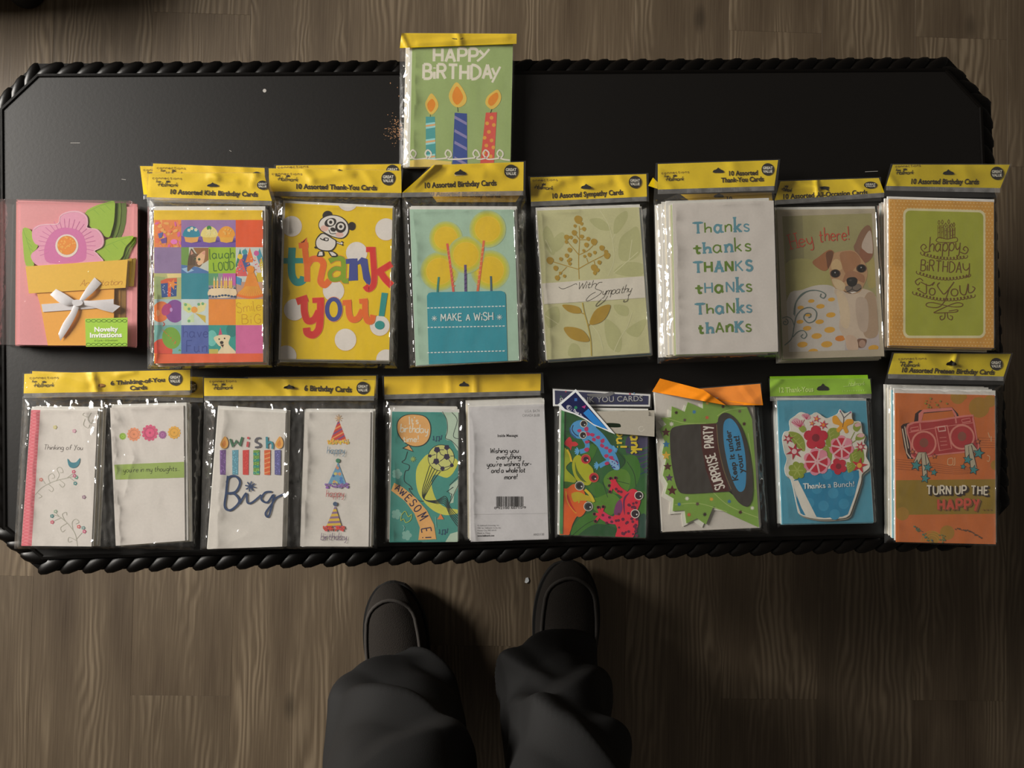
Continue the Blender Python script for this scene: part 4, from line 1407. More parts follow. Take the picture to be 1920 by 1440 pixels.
for x, y in ((315, 888), (345, 925), (345, 1030), (430, 885), (465, 880)): d.disc(x, y, 13, (110, 170, 120), n=10)
tile(2, 3, (226, 140, 50))
tile(3, 3, (236, 200, 30))
d.part('lettering').hand('Smile', (765, 960), (975, 935), 88, (200, 150, 20), 6, gap=2, wob=3).hand('BiG', (808, 1055), (970, 1050), 80, (200, 150, 20), 7, gap=3)
tile(1, 4, (80, 98, 165))
d.part('lettering').hand('have', (295, 1172), (510, 1172), 95, (58, 74, 142), 8, gap=2.2).hand('Fun', (325, 1300), (500, 1300), 100, (58, 74, 142), 9, gap=2.5)
tile(2, 4, (50, 150, 140))
d.clip = [(516, 1066), (752, 1066), (752, 1316), (516, 1316)]
d.disc(545, 1180, 45, (110, 190, 180), 70).disc(720, 1110, 50, (40, 125, 120), 60).rect(520, 1275, 600, 1316, (190, 180, 90))
d.poly([(560, 1180), (600, 1155), (660, 1150), (705, 1165), (690, 1230), (745, 1290), (748, 1316), (600, 1316), (625, 1260), (600, 1240)], (222, 205, 170), True)
d.poly([(618, 1085), (635, 1148), (602, 1152)], (200, 70, 110)).disc(608, 1188, 7, (30, 25, 20)).disc(655, 1182, 7, (30, 25, 20)).disc(630, 1218, 16, (40, 32, 28), 14).poly([(618, 1235), (650, 1235), (640, 1262)], (70, 40, 35))
d.clip = None
tile(3, 4, (205, 105, 155))
d.part('bottom_band').poly([(48, 1318), (990, 1312), (990, 1386), (45, 1400)], (222, 98, 56)).flush()
h = p.header([(982, 124), (1737, 122), (1790, 304), (966, 280)], 0.0085, 0.0065, YEL, [((1380, 95), (1430, 150), 0.0016, 36), ((1380, 150), (1560, 175), 0.0012, 30), ((1640, 110), (1745, 185), 0.0016, 40), ((1690, 105), (1660, 200), 0.0010, 30)])
maker_mark(h, ((1004, 160), (1195, 164)), frm=(1025, 183), mark=((1042, 207), (1168, 211)))
h.part('title').text('10 Assorted Kids Birthday Cards', (1113, 258), (1695, 276), 30, DARK, bold=1, shear=0.08)
badge(h, 1728, 200, 36, 30)
hang_hole(h, 1400, 198, 1.0, 0.8)
h.flush()
p.finish()

# ------------------------------------------------------------------ thank-you packs with the panda: one in front, one under it
cq = [(157, 48), (1062, 92), (1032, 1376), (118, 1362)]
def to_frame(q, a, b): return [((x/a.k + a.x0 - b.x0)*b.k, (y/a.k + a.y0 - b.y0)*b.k) for x, y in q]
cqa = to_frame(cq, C1, A2)
p = Pack('under pack of thank-you cards, its yellow header edge behind the polka dot pack', A2, [shrink(cqa, 0.99, -2, 0)], [(35, 270), (885, 270), (860, 1398), (65, 1390)], 0.0005, 0.0110, 205, 'wcwcw', (0.002, 0), 31, front=(200, 196, 188))
h = p.header([(62, 72), (884, 62), (884, 205), (62, 205)], 0.008, 0.0065, YEL, [((520, 60), (500, 180), 0.0012, 40)])
maker_mark(h, ((72, 90), (272, 84)))
badge(h, 828, 108, 42)
h.flush(); p.finish()
p = Pack('yellow polka dot thank-you card pack with a cartoon panda', A2, [cqa], [(15, 265), (882, 275), (860, 1408), (52, 1396)], 0.0155, 0.0110, 205, 'wcwcwgw', (-0.002, -0.002), 32, front=(232, 197, 8),
         ridges=[((30, 300), (70, 1380), 0.0014, 16), ((120, 330), (420, 1150), 0.0004, 14), ((60, 560), (200, 660), 0.0007, 26)])
d = p.draw(frame=C1)
PW_ = (214, 208, 202)
d.part('polka_dot')
for x, y, r in ((685, 26, 92), (213, 246, 88), (1008, 272, 94), (760, 470, 93), (565, 790, 93), (235, 950, 92), (955, 1085, 86), (666, 1203, 94), (165, 1340, 90), (1010, 1372, 88)):
    d.part('polka_dot').disc(x, y, r, (196, 150, 30), r*1.02, n=32).disc(x-1, y-2, r-3, PW_, r-1, n=32)
TE, OR, GRN, BL, RD = (40, 140, 135), (222, 105, 35), (125, 155, 20), (62, 72, 140), (205, 48, 42)
def fat(pts, wd, col, smooth=True):
    d.line(pts, wd+9, (228, 138, 70), smooth, n=6)
    d.line(pts, wd, col, smooth, n=6)
def fat2(strokes, col):
    for pts, wd in strokes: d.line(pts, wd+8, (230, 128, 60), True, n=6)
    for pts, wd in strokes: d.line(pts, wd, col, True, n=6)
d.part('letter_t', ).line([(215, 425), (208, 560), (215, 660), (250, 715), (300, 705), (312, 668)], 62, TE, True, n=6).poly([(143, 512), (320, 512), (318, 555), (140, 560)], TE).poly([(186, 425), (243, 425), (243, 470), (186, 470)], TE)
d.part('letter_h')
fat2([([(315, 388), (318, 388), (335, 550), (340, 550), (342, 712)], 44), ([(270, 408), (270, 408), (352, 402)], 40), ([(345, 570), (380, 525), (440, 520), (478, 560), (465, 640), (455, 710), (490, 740), (530, 700)], 48)], OR)
d.part('letter_a')
fat2([([(528, 540), (580, 515), (635, 520), (650, 560), (648, 640), (652, 700), (690, 705)], 44), ([(645, 610), (580, 600), (535, 640), (550, 690), (605, 690), (645, 660)], 38)], GRN)
d.part('letter_n')
d.poly([(668, 520), (765, 515), (770, 700), (692, 705), (698, 560), (668, 562)], BL).poly([(668, 520), (735, 515), (768, 540), (800, 505), (850, 520), (862, 620), (880, 700), (910, 705), (905, 740), (850, 740), (815, 690), (800, 590), (790, 560), (765, 570), (740, 560)], BL)
d.part('letter_k')
fat2([([(892, 420), (892, 420), (902, 560), (908, 660), (900, 740), (860, 775), (830, 745)], 48), ([(838, 440), (838, 440), (905, 440)], 40), ([(1055, 560), (1055, 560), (925, 640)], 50), ([(960, 630), (1000, 690), (1055, 745)], 54)], RD)
d.part('letter_y')
fat2([([(318, 850), (318, 850), (318, 960), (345, 1040), (400, 1030), (440, 960)], 54), ([(252, 880), (252, 880), (345, 850)], 56), ([(455, 855), (455, 855), (452, 1000), (440, 1110), (395, 1160), (345, 1145), (335, 1100)], 58), ([(385, 870), (385, 870), (482, 866)], 40)], RD)
d.part('letter_o').disc(565, 945, 78, (235, 150, 90), 108).disc(565, 945, 74, BL, 103).disc(565, 945, 36, (232, 197, 8), 68)
d.part('letter_u')
fat2([([(690, 880), (690, 880), (695, 980), (720, 1030), (770, 1020), (810, 950)], 46), ([(640, 890), (640, 890), (715, 885)], 38), ([(830, 865), (830, 865), (832, 980), (850, 1040), (885, 1045), (898, 992)], 44), ([(780, 878), (780, 878), (850, 872)], 34)], OR)
d.part('exclamation_mark').poly([(970, 803), (1022, 808), (992, 1004), (945, 1000)], TE).disc(953, 1078, 41, TE, 37)
PB = (34, 26, 24)
d.part('panda', 'cartoon panda with black ears and eye patches')
d.disc(512, 152, 42, PB, 38, -0.5).disc(718, 243, 32, PB, 36)
d.poly([(436, 225), (465, 175), (530, 148), (610, 155), (670, 195), (694, 250), (685, 310), (640, 348), (570, 340), (500, 310), (450, 275)], PB, True)
d.poly([(442, 228), (470, 182), (532, 155), (607, 162), (663, 200), (686, 250), (678, 305), (637, 340), (572, 333), (505, 303), (457, 270)], PW_, True)
d.disc(488, 262, 34, (214, 172, 160), 26).disc(615, 315, 34, (214, 172, 160), 22)
d.disc(538, 212, 52, PB, 36, -0.35).disc(624, 252, 46, PB, 48, 0.3)
for x, y in ((540, 210), (625, 247)): d.disc(x, y, 29, PW_).disc(x, y, 14, PB)
d.disc(560, 272, 24, PB, 17, 0.4).line([(525, 272), (540, 305), (585, 305)], 6, PB, True)
d.poly([(440, 318), (480, 300), (560, 345), (590, 370), (580, 420), (540, 455), (460, 450), (415, 420), (412, 365)], PB, True)
d.poly([(448, 326), (482, 310), (555, 352), (580, 372), (572, 416), (536, 446), (464, 442), (424, 414), (420, 366)], PW_, True)
d.line([(450, 345), (480, 360), (522, 352)], 9, PB, True).poly([(490, 340), (522, 345), (520, 368), (495, 370), (475, 358)], PB, True).poly([(492, 346), (516, 349), (514, 362), (496, 364)], PW_)
d.line([(590, 378), (625, 390), (640, 372)], 18, PB, True).line([(600, 386), (632, 395), (645, 405)], 14, PB).line([(592, 380), (622, 390)], 9, PW_).disc(632, 388, 9, PW_)
d.poly([(440, 455), (478, 455), (482, 495), (428, 500), (425, 485)], PB, True).poly([(446, 458), (470, 460), (474, 490), (434, 493)], PW_).poly([(520, 455), (560, 455), (595, 480), (592, 500), (545, 500)], PB, True).poly([(528, 460), (556, 462), (586, 482), (584, 493), (550, 493)], PW_).line([(404, 418), (418, 430)], 14, PB)
d.flush()
h = p.header([(13, 90), (886, 106), (888, 252), (18, 242)], 0.0085, 0.0065, YEL, [((250, 105), (300, 170), 0.0014, 40), ((470, 95), (560, 130), 0.0016, 36), ((300, 160), (520, 130), 0.0008, 40), ((640, 100), (700, 200), 0.0008, 40)])
maker_mark(h, ((34, 132), (232, 134)), frm=(55, 143), mark=((76, 170), (202, 176)))
h.part('title').text('10 Assorted Thank-You Cards', (187, 224), (725, 234), 32, DARK, bold=1)
badge(h, 800, 157, 45)
h.part('hang_hole').poly([(465, 103), (480, 95), (496, 104)], (20, 14, 6))
h.flush()
p.finish()

# ------------------------------------------------------------------ make-a-wish birthday packs
dq = [(942, 360), (1628, 362), (1662, 1354), (982, 1388)]
p = Pack('under pack of birthday cards, header showing through the make a wish pack', A2, [shrink(dq, 0.97, 5, 18)], [(905, 310), (1712, 305), (1725, 1358), (950, 1398)], 0.0005, 0.0110, 200, 'wcwcw', (0.002, 0), 41, front=(200, 190, 150))
h = p.header([(1060, 236), (1690, 236), (1640, 312), (1120, 312)], 0.0075, 0.0070, (214, 170, 30))
h.part('title').text('10 Assorted Birthday Cards', (1060, 270), (1540, 282), 30, (110, 80, 15), bold=1)
h.flush(); p.finish(seal=0)
p = Pack('pale green birthday card pack with glowing candles on a teal make a wish cake', A2, [dq], [(890, 275), (1702, 270), (1728, 1364), (938, 1406)], 0.0155, 0.0110, 200, 'wcwcwcw', (0.004, 0.001), 42, front=(158, 186, 166),
         ridges=[((925, 420), (955, 760), 0.002, 18), ((940, 800), (1020, 870), 0.0018, 26), ((925, 560), (905, 900), 0.0012, 18)])
d = p.draw()
def glow(x, y, r):
    d.part('candle_glow')
    for k in range(7):
        t = k/6
        c = tuple(a*(1-t)+b*t for a, b in zip((168, 184, 130), (196, 186, 44)))
        d.disc(x, y, r*(1.32-0.32*t), c, r*(1.34-0.30*t), n=36)
    d.disc(x, y, r*0.93, (226, 196, 66), n=36).disc(x, y, r*0.88, (222, 188, 34), n=36)
for x, y, r in ((1138, 768, 96), (1472, 760, 98), (1180, 550, 84), (1455, 490, 92), (1312, 660, 92)): glow(x, y, r)
d.part('candle').line([(1189, 585), (1208, 720), (1230, 905)], 15, (206, 88, 78))
for k in range(9): d.line([(1188+k*4.6, 640+k*29), (1204+k*4.6, 628+k*29)], 6, (226, 140, 90))
d.part('candle').line([(1430, 565), (1412, 720), (1388, 905)], 15, (212, 104, 66))
for k in range(9): d.line([(1412-k*4.0, 620+k*30), (1430-k*4.0, 608+k*30)], 6, (236, 170, 100))
d.part('candle').line([(1308, 725), (1310, 905)], 16, (92, 74, 120))
for k in range(5): d.line([(1302, 770+k*28), (1317, 760+k*28)], 6, (60, 48, 96))
d.part('candle').line([(1133, 805), (1127, 860), (1124, 908)], 12, (58, 130, 120))
d.part('candle').line([(1476, 800), (1478, 860), (1478, 900)], 12, (66, 96, 112))
TL = (44, 140, 156)
d.part('cake')
d.poly([(1055, 930), (1065, 912), (1085, 906), (1545, 897), (1565, 905), (1574, 922), (1586, 1362), (1068, 1380)], TL)
for y0, y1 in ((1010, 997), (1138, 1128), (1304, 1292)):
    x0 = 1056
    for k in range(22):
        t0 = k/22; t1 = t0+0.030
        yy = lambda t: y0+(y1-y0)*t
        d.line([(x0+520*t0, yy(t0)), (x0+520*t1, yy(t1))], 7, (225, 235, 232))
d.part('lettering')
MW = (226, 236, 232)
d.hand('MAKE', (1148, 1095), (1285, 1092), 47, MW, 7, gap=2.2, wob=2).hand('A', (1314, 1092), (1338, 1092), 40, MW, 7).hand('WiSH', (1366, 1092), (1490, 1088), 50, MW, 7, gap=2)
d.part('snowflake')
for x, y in ((1104, 1078), (1533, 1070)):
    for k in range(4):
        a = math.pi*k/4
        d.line([(x-18*math.cos(a), y-18*math.sin(a)), (x+18*math.cos(a), y+18*math.sin(a))], 3.4, MW)
d.flush()
h = p.header([(1098, 68), (1692, 48), (1690, 238), (893, 250)], 0.0085, 0.0050, YEL, [((1110, 68), (900, 235), 0.003, 40), ((1110, 70), (960, 240), 0.0016, 50), ((1480, 60), (1560, 120), 0.001, 40), ((1220, 110), (1420, 130), 0.001, 40)])
h.part('title').text('10 Assorted Birthday Cards', (1034, 220), (1514, 202), 35, DARK, bold=1)
badge(h, 1609, 110, 45)
hang_hole(h, 1275, 116, 1.05)
h.part('hole_tongue').poly([(1236, 128), (1312, 124), (1305, 134), (1240, 138)], (190, 180, 160))
h.flush(); p.finish()

# ------------------------------------------------------------------ sympathy pack
p = Pack('sage green sympathy card pack with a gold leaf sprig', A3, [[(95, 368), (766, 346), (836, 1305), (160, 1350)]], [(52, 316), (832, 308), (862, 1366), (84, 1406)], 0.0005, 0.0160, 190, 'wcwbwcwgw', (0.004, -0.003), 51, front=(178, 176, 134),
         ridges=[((85, 380), (150, 1380), 0.0015, 18), ((840, 400), (860, 1350), 0.001, 16)])
d = p.draw()
SG, SG2, GOLD = (164, 164, 118), (188, 186, 148), (158, 128, 44)
d.part('tonal_leaves')  # tone-on-tone leaves printed behind the sprig
for pts in ([(130, 520), (160, 470), (205, 540), (215, 640), (190, 660), (150, 600)], [(200, 560), (260, 510), (285, 560), (250, 620), (205, 640)], [(440, 430), (510, 420), (570, 470), (575, 500), (500, 490)], [(610, 420), (680, 370), (690, 420), (640, 500), (600, 520)],
            [(640, 560), (700, 500), (760, 480), (775, 640), (700, 700), (635, 680)], [(600, 770), (680, 710), (790, 720), (790, 790), (680, 800)], [(540, 1090), (600, 1110), (650, 1180), (640, 1300), (560, 1250)], [(300, 1320), (320, 1245), (370, 1260), (380, 1340)],
            [(600, 990), (690, 1000), (690, 1060), (630, 1050)], [(150, 1040), (230, 1000), (240, 1100), (170, 1140)], [(680, 1160), (780, 1090), (815, 1100), (760, 1200)]):
    d.poly(pts, SG, True)
for pts in ([(510, 370), (560, 450), (590, 560), (600, 700), (560, 800)], [(610, 520), (590, 560)], [(760, 640), (600, 780)], [(150, 560), (190, 640)], [(430, 1100), (500, 1180), (530, 1290)], [(720, 1040), (690, 1130), (640, 1210), (600, 1300)], [(150, 1060), (240, 1120)], [(700, 700), (720, 560)]):
    d.line(pts, 5, SG2, True)
d.part('gold_sprig')
for pts in ([(372, 470), (374, 560), (368, 700), (372, 820)], [(370, 660), (310, 590), (285, 560)], [(370, 660), (430, 630), (470, 590)], [(368, 755), (280, 730), (185, 700)], [(290, 740), (250, 780), (225, 810)], [(370, 750), (450, 705), (550, 655)], [(430, 710), (420, 680)], [(470, 700), (480, 745)], [(374, 560), (345, 520)], [(374, 490), (405, 490)], [(374, 560), (425, 560)]):
    d.line(pts, 5, GOLD, True)
for x, y, r in ((366, 428, 27), (345, 470, 11), (388, 455, 12), (404, 490, 14), (340, 515, 18), (390, 540, 14), (432, 555, 14), (345, 570, 16), (290, 545, 18), (318, 545, 12), (288, 575, 12), (470, 575, 22), (420, 595, 16), (310, 628, 16), (522, 615, 18), (402, 632, 10), (440, 660, 14), (475, 645, 12), (408, 670, 10), (555, 665, 22), (548, 640, 14), (180, 698, 24), (218, 748, 17), (252, 688, 13), (290, 665, 14), (312, 690, 12), (310, 718, 12), (470, 745, 22), (492, 760, 14), (475, 780, 13), (505, 710, 14), (228, 812, 17), (248, 780, 10), (275, 800, 11), (300, 700, 10)):
    d.poly([(x-r, y-r*0.3), (x-r*0.4, y-r), (x+r*0.6, y-r*0.8), (x+r, y), (x+r*0.3, y+r), (x-r*0.6, y+r*0.7)], GOLD, True, 3)
d.part('paper_band').poly([(128, 848), (800, 800), (808, 942), (140, 985)], (196, 190, 178))
d.part('lettering')
INKC = (66, 60, 50)
d.line([(238, 872), (265, 884), (310, 868), (350, 850), (356, 858)], 4, INKC, True)
d.hand('With', (360, 888), (480, 872), 46, INKC, 4, shear=0.45, gap=1.0)
d.line([(525, 840), (500, 845), (478, 880), (520, 900), (500, 925), (440, 960), (418, 958), (445, 925), (480, 905)], 4, INKC, True)
d.hand('ympathy', (522, 925), (712, 905), 52, INKC, 4, shear=0.45, gap=1.0)
d.line([(560, 930), (540, 960), (490, 998), (485, 985), (520, 950)], 3.5, INKC, True).line([(700, 915), (690, 960), (665, 970), (668, 955)], 3.5, INKC, True)
d.part('gold_leaf').line([(393, 975), (405, 1040), (430, 1130), (448, 1230), (452, 1325)], 7, (170, 150, 70), True)
d.poly([(260, 990), (320, 990), (370, 1005), (385, 1040), (340, 1045), (295, 1030)], GOLD, True)
d.part('gold_leaf').poly([(578, 992), (520, 998), (470, 1035), (440, 1115), (500, 1110), (550, 1070)], GOLD, True)
d.part('gold_leaf').poly([(270, 1142), (330, 1135), (400, 1160), (440, 1225), (380, 1230), (310, 1205)], GOLD, True)
d.line([(380, 1040), (408, 1050)], 5, GOLD).line([(440, 1115), (428, 1130)], 5, GOLD)
d.flush()
h = p.header([(50, 150), (814, 128), (818, 276), (55, 310)], 0.010, 0.005, (222, 190, 20), [((200, 180), (330, 150), 0.0018, 40), ((420, 200), (560, 180), 0.0014, 40), ((130, 260), (240, 190), 0.0014, 40), ((640, 150), (700, 260), 0.001, 40)])
maker_mark(h, ((66, 176), (228, 172)), word='onnections', mark=((80, 224), (196, 232)))
h.part('title').text('10 Assorted Sympathy Cards', (190, 288), (663, 262), 32, DARK, bold=1)
badge(h, 740, 180, 41)
hang_hole(h, 418, 210, 0.95)
h.flush(); p.finish()

# ------------------------------------------------------------------ six-times-thanks packs
fq = [(985, 322), (1652, 302), (1682, 1297), (1010, 1316)]
p = Pack('under pack of thank-you cards, yellow header peeking out above the white thanks card', A3, [shrink(fq, 0.98, -8, 10)], [(890, 318), (1665, 290), (1698, 1340), (905, 1368)], 0.0005, 0.0110, 195, 'wcwcw', (-0.006, 0), 61, front=(200, 190, 160))
h = p.header([(1040, 262), (1640, 248), (1645, 305), (1110, 312)], 0.0075, 0.0070, (214, 176, 30))
hang_hole(h, 1292, 268, 0.9)
h.part('title').text('10', (1338, 302), (1380, 301), 24, DARK, bold=1)
h.part('header_corner').poly([(826, 205), (858, 150), (890, 182), (888, 225)], (222, 190, 20))
h.flush(); p.finish(seal=0)
p = Pack('white thank-you card pack printed with thanks six times in blue and green', A3, [fq], [(862, 298), (1672, 255), (1706, 1346), (888, 1376)], 0.0155, 0.0120, 195, 'gcwcwcwcw', (-0.016, -0.003), 62, front=(196, 190, 184),
         ridges=[((895, 330), (930, 1350), 0.0016, 20), ((880, 330), (905, 1350), 0.0012, 14)])
d = p.draw(clip=False)
BLU, GRE = (88, 136, 150), (92, 120, 40)
rows = [('Thanks', 1126, 516, 1510, 503, 'bgbgbb'), ('thanks', 1130, 650, 1522, 632, 'gbgbgg'), ('THANKS', 1128, 775, 1530, 762, 'bgbgbb'), ('tHaNks', 1142, 912, 1526, 898, 'gbgbbg'), ('ThaNks', 1140, 1050, 1526, 1036, 'bgbgbb'), ('thAnKs', 1155, 1176, 1522, 1162, 'gbggbg')]
pat = ['snsnsn', 'ssnsnn', 'sbsbns', 'snbnsn', 'snbnsn', 'bsnbsn']
for k, (t, x0, y0, x1, y1, cc) in enumerate(rows):
    d.part('lettering')
    n = len(t)
    widths = [STROKES[c][1]+3.0 for c in t]
    tot = sum(widths)
    x = 0.0
    for i, c in enumerate(t):
        a = x/tot; b = (x+widths[i]-1.6)/tot
        pa = (x0+(x1-x0)*a, y0+(y1-y0)*a); pb = (x0+(x1-x0)*b-6, y0+(y1-y0)*b)
        col = BLU if cc[i] == 'b' else GRE
        small = c.islower() and c in 'anskm'
        h_ = 66 if not small else 92
        if pat[k][i] == 's': d.hand(c, (pa[0]+6, pa[1]), pb, h_, col, 16, serif=1.4)
        elif pat[k][i] == 'b': d.hand(c, (pa[0]+3, pa[1]), pb, h_, col, 15)
        else: d.hand(c, (pa[0]+3, pa[1]), pb, h_, col, 10)
        x += widths[i]
d.flush()
h = p.header([(890, 62), (1682, 36), (1658, 206), (890, 230)], 0.0095, 0.0050, (216, 188, 20), [((1380, 60), (1420, 180), 0.0008, 50), ((900, 120), (980, 220), 0.0008, 40)])
maker_mark(h, ((915, 128), (1095, 120)), frm=(930, 148), mark=((946, 172), (1058, 170)))
h.part('title').text('10 Assorted', (1352, 138), (1549, 133), 30, DARK, bold=1).text('Thank-You Cards', (1308, 183), (1588, 174), 30, DARK, bold=1)
badge(h, 1614, 97, 41)
hang_hole(h, 1288, 104, 1.0)
h.flush(); p.finish()

# ------------------------------------------------------------------ all-occasion pack with the puppy
p = Pack('all-occasion card pack with a chihuahua puppy photo', A4, [[(58, 362), (706, 356), (766, 1327), (100, 1346)]], [(42, 330), (748, 305), (788, 1338), (82, 1364)], 0.0005, 0.0150, 186, 'gcwcwcgcw', (-0.001, -0.004), 71, front=(158, 148, 128),
         ridges=[((720, 340), (770, 1320), 0.0012, 18)])
d = p.draw(frame=G1)
ph = [(30, 160), (785, 135), (852, 1282), (88, 1305)]
d.part('photo', 'printed photo of a fawn chihuahua on a dotted blanket')
d.clip = ph
d.poly(ph, (140, 134, 92))
d.poly([(30, 160), (200, 155), (215, 520), (60, 560)], (126, 120, 84))
d.poly([(60, 560), (250, 520), (420, 600), (470, 760), (420, 800), (75, 830)], (146, 140, 88), True)
d.poly([(740, 560), (800, 520), (830, 720), (760, 760)], (148, 136, 84), True)
d.poly([(75, 850), (200, 780), (340, 740), (470, 760), (520, 900), (540, 1000), (870, 1100), (870, 1310), (80, 1310)], (172, 166, 158), True)
d.poly([(560, 1180), (870, 1150), (870, 1310), (560, 1310)], (160, 150, 148))
for x, y, rx in ((275, 875, 28), (445, 862, 30), (352, 920, 36), (185, 930, 28), (440, 992, 40), (180, 1050, 30), (345, 1050, 36), (240, 1105, 36), (430, 1118, 46), (320, 1170, 44), (520, 1190, 44), (200, 1242, 44), (405, 1240, 48), (290, 1300, 42), (800, 1270, 44), (250, 990, 28)):
    d.disc(x, y, rx, (186, 140, 48) if x != 520 else (182, 112, 40), rx*0.55, -0.1, n=16)
# body
FAWN, TAN, PALE, BRN = (158, 128, 96), (146, 98, 62), (176, 160, 142), (112, 72, 46)
d.poly([(470, 780), (520, 900), (520, 1000), (510, 1100), (560, 1200), (580, 1282), (670, 1285), (670, 1190), (750, 1195), (830, 1150), (840, 1000), (820, 840), (750, 780), (600, 760)], PALE, True)
d.poly([(760, 800), (815, 830), (835, 1000), (838, 1150), (780, 1190), (720, 1160), (700, 1000), (720, 860)], (150, 128, 106), True)
d.poly([(660, 850), (740, 860), (760, 1000), (740, 1130), (680, 1110), (650, 960)], (163, 146, 130), True)
d.poly([(490, 790), (560, 830), (600, 960), (590, 1100), (530, 1080), (515, 960)], (182, 164, 138), True)
d.poly([(670, 1195), (740, 1200), (725, 1260), (680, 1270), (655, 1240)], (104, 74, 56), True)
d.disc(705, 1235, 28, (150, 120, 104), 32)
d.poly([(570, 1170), (650, 1180), (668, 1282), (585, 1286)], (176, 152, 132), True)
# ears
d.poly([(635, 430), (650, 380), (690, 290), (740, 238), (775, 250), (790, 330), (798, 480), (745, 550), (690, 540)], (124, 92, 70), True)
d.poly([(700, 420), (730, 330), (770, 280), (788, 350), (792, 470), (750, 490)], (168, 152, 138), True)
d.poly([(690, 430), (750, 470), (790, 480), (745, 545), (690, 530)], (126, 82, 60), True)
# head
d.poly([(440, 520), (470, 470), (560, 450), (640, 452), (700, 520), (740, 580), (748, 660), (720, 740), (680, 800), (600, 815), (540, 790), (470, 760), (440, 680), (425, 600)], (162, 128, 94), True)
d.poly([(520, 470), (620, 455), (680, 500), (690, 560), (640, 600), (600, 660), (560, 640), (530, 560)], (148, 106, 74), True)
d.poly([(445, 560), (480, 520), (520, 540), (535, 600), (500, 620), (450, 610)], (178, 152, 112), True)
d.poly([(560, 650), (600, 620), (660, 630), (720, 660), (720, 720), (660, 700), (580, 700), (540, 720)], (142, 102, 74), True)
d.poly([(450, 690), (520, 700), (560, 740), (540, 790), (480, 760)], (180, 160, 126), True)
d.poly([(560, 760), (600, 740), (680, 730), (700, 770), (650, 805), (590, 810)], (104, 92, 82), True)
d.poly([(285, 545), (340, 500), (400, 455), (440, 442), (468, 470), (440, 520), (425, 590), (385, 622), (320, 590)], (140, 92, 58), True)
d.poly([(400, 470), (445, 450), (462, 480), (440, 560), (415, 600), (405, 540)], (98, 62, 40), True)
for x, y in ((478, 643), (698, 600)):
    d.disc(x, y, 44, (70, 48, 36), 36).disc(x, y, 34, (16, 12, 10), 31).disc(x-2, y-8, 6, (150, 150, 150)).disc(x+10, y+12, 8, (50, 36, 28))
d.poly([(572, 700), (590, 678), (640, 674), (664, 695), (655, 735), (620, 755), (585, 740)], (24, 20, 18), True).disc(605, 700, 12, (60, 54, 50), 7)
d.line([(620, 752), (618, 775), (570, 798), (555, 790)], 6, (40, 32, 28), True).line([(618, 775), (660, 790), (698, 765)], 6, (40, 32, 28), True).poly([(600, 800), (640, 796), (660, 800), (620, 812)], (205, 196, 186))
for k in range(4): d.line([(540, 745+k*10), (465, 770+k*14)], 1.6, (190, 175, 150))
d.clip = None
d.part('lettering')
RL = (176, 66, 46)
d.hand('Hey', (108, 436), (290, 392), 122, RL, 8, gap=1.8, seed=2).line([(64, 322), (98, 313)], 7, RL).line([(118, 308), (152, 300)], 7, RL).line([(92, 440), (126, 431)], 7, RL).line([(146, 427), (180, 418)], 7, RL)
d.hand('there!', (345, 375), (592, 358), 115, RL, 8, gap=2.0, wob=5)
d.part('scroll_flourish')
BS = (84, 100, 96)
d.line([(128, 990), (140, 900), (190, 820), (270, 785), (350, 792), (395, 820), (380, 850), (352, 838), (358, 812)], 8, BS, True)
d.line([(50, 1248), (110, 1190), (130, 1090), (150, 1000), (200, 945), (270, 930), (318, 970), (305, 1035), (250, 1058), (212, 1020), (225, 985), (262, 980), (270, 1005), (250, 1015)], 8, BS, True)
d.line([(130, 1080), (110, 1030), (70, 1008), (30, 1020)], 7, BS, True).spiral(55, 1055, 30, 1.3, -1.5, 7, BS)
d.line([(120, 1180), (160, 1135), (210, 1125), (236, 1160), (215, 1190), (188, 1175), (205, 1155)], 7, BS, True).line([(135, 1000), (150, 880), (230, 800), (300, 785)], 6, BS, True)
d.flush()
h = p.header([(82, 176), (730, 154), (766, 250), (44, 300)], 0.0100, 0.0050, (196, 170, 20), [((318, 165), (330, 260), 0.003, 24), ((120, 230), (300, 210), 0.0014, 40), ((210, 180), (330, 215), 0.0016, 30), ((560, 160), (640, 250), 0.0008, 40)])
maker_mark(h, mark=((92, 236), (152, 246)))
h.part('title').text('10 Assorted All-Occasion Cards', (93, 292), (655, 262), 31, DARK, bold=1, shear=0.06)
badge(h, 675, 200, 43, 23)
h.part('hang_hole').poly([(340, 212), (372, 208), (402, 212), (398, 232), (404, 242), (376, 228), (350, 230)], (14, 11, 8))
h.flush(); p.finish()

# ------------------------------------------------------------------ happy birthday to you pack, gold dots
p = Pack('gold dotted birthday card pack with a green panel of cake lettering', A4, [[(798, 292), (1487, 312), (1487, 1272), (800, 1256)]], [(752, 275), (1508, 282), (1524, 1300), (768, 1288)], 0.0005, 0.0190, 188, 'wocwrcwbw', (-0.001, -0.0045), 81, front=(188, 138, 60),
         ridges=[((1500, 320), (1515, 1290), 0.0012, 16), ((775, 320), (780, 1270), 0.0012, 14)])
d = p.draw()
d.part('dot_pattern')
for j in range(44):
    for i in range(31):
        u, v = (i+0.5+(0.5 if j % 2 else 0))/31.5, (j+0.5)/44
        if u > 0.985: continue
        if 0.165 < u < 0.91 and 0.07 < v < 0.955: continue
        x, y = bil(p.cards[0], u, v)
        d._face([(x+5*math.cos(t*math.pi/3), y+5*math.sin(t*math.pi/3)) for t in range(6)], d._mat((206, 172, 108)))
d.line([(832, 300), (834, 1255)], 6, (214, 160, 80))
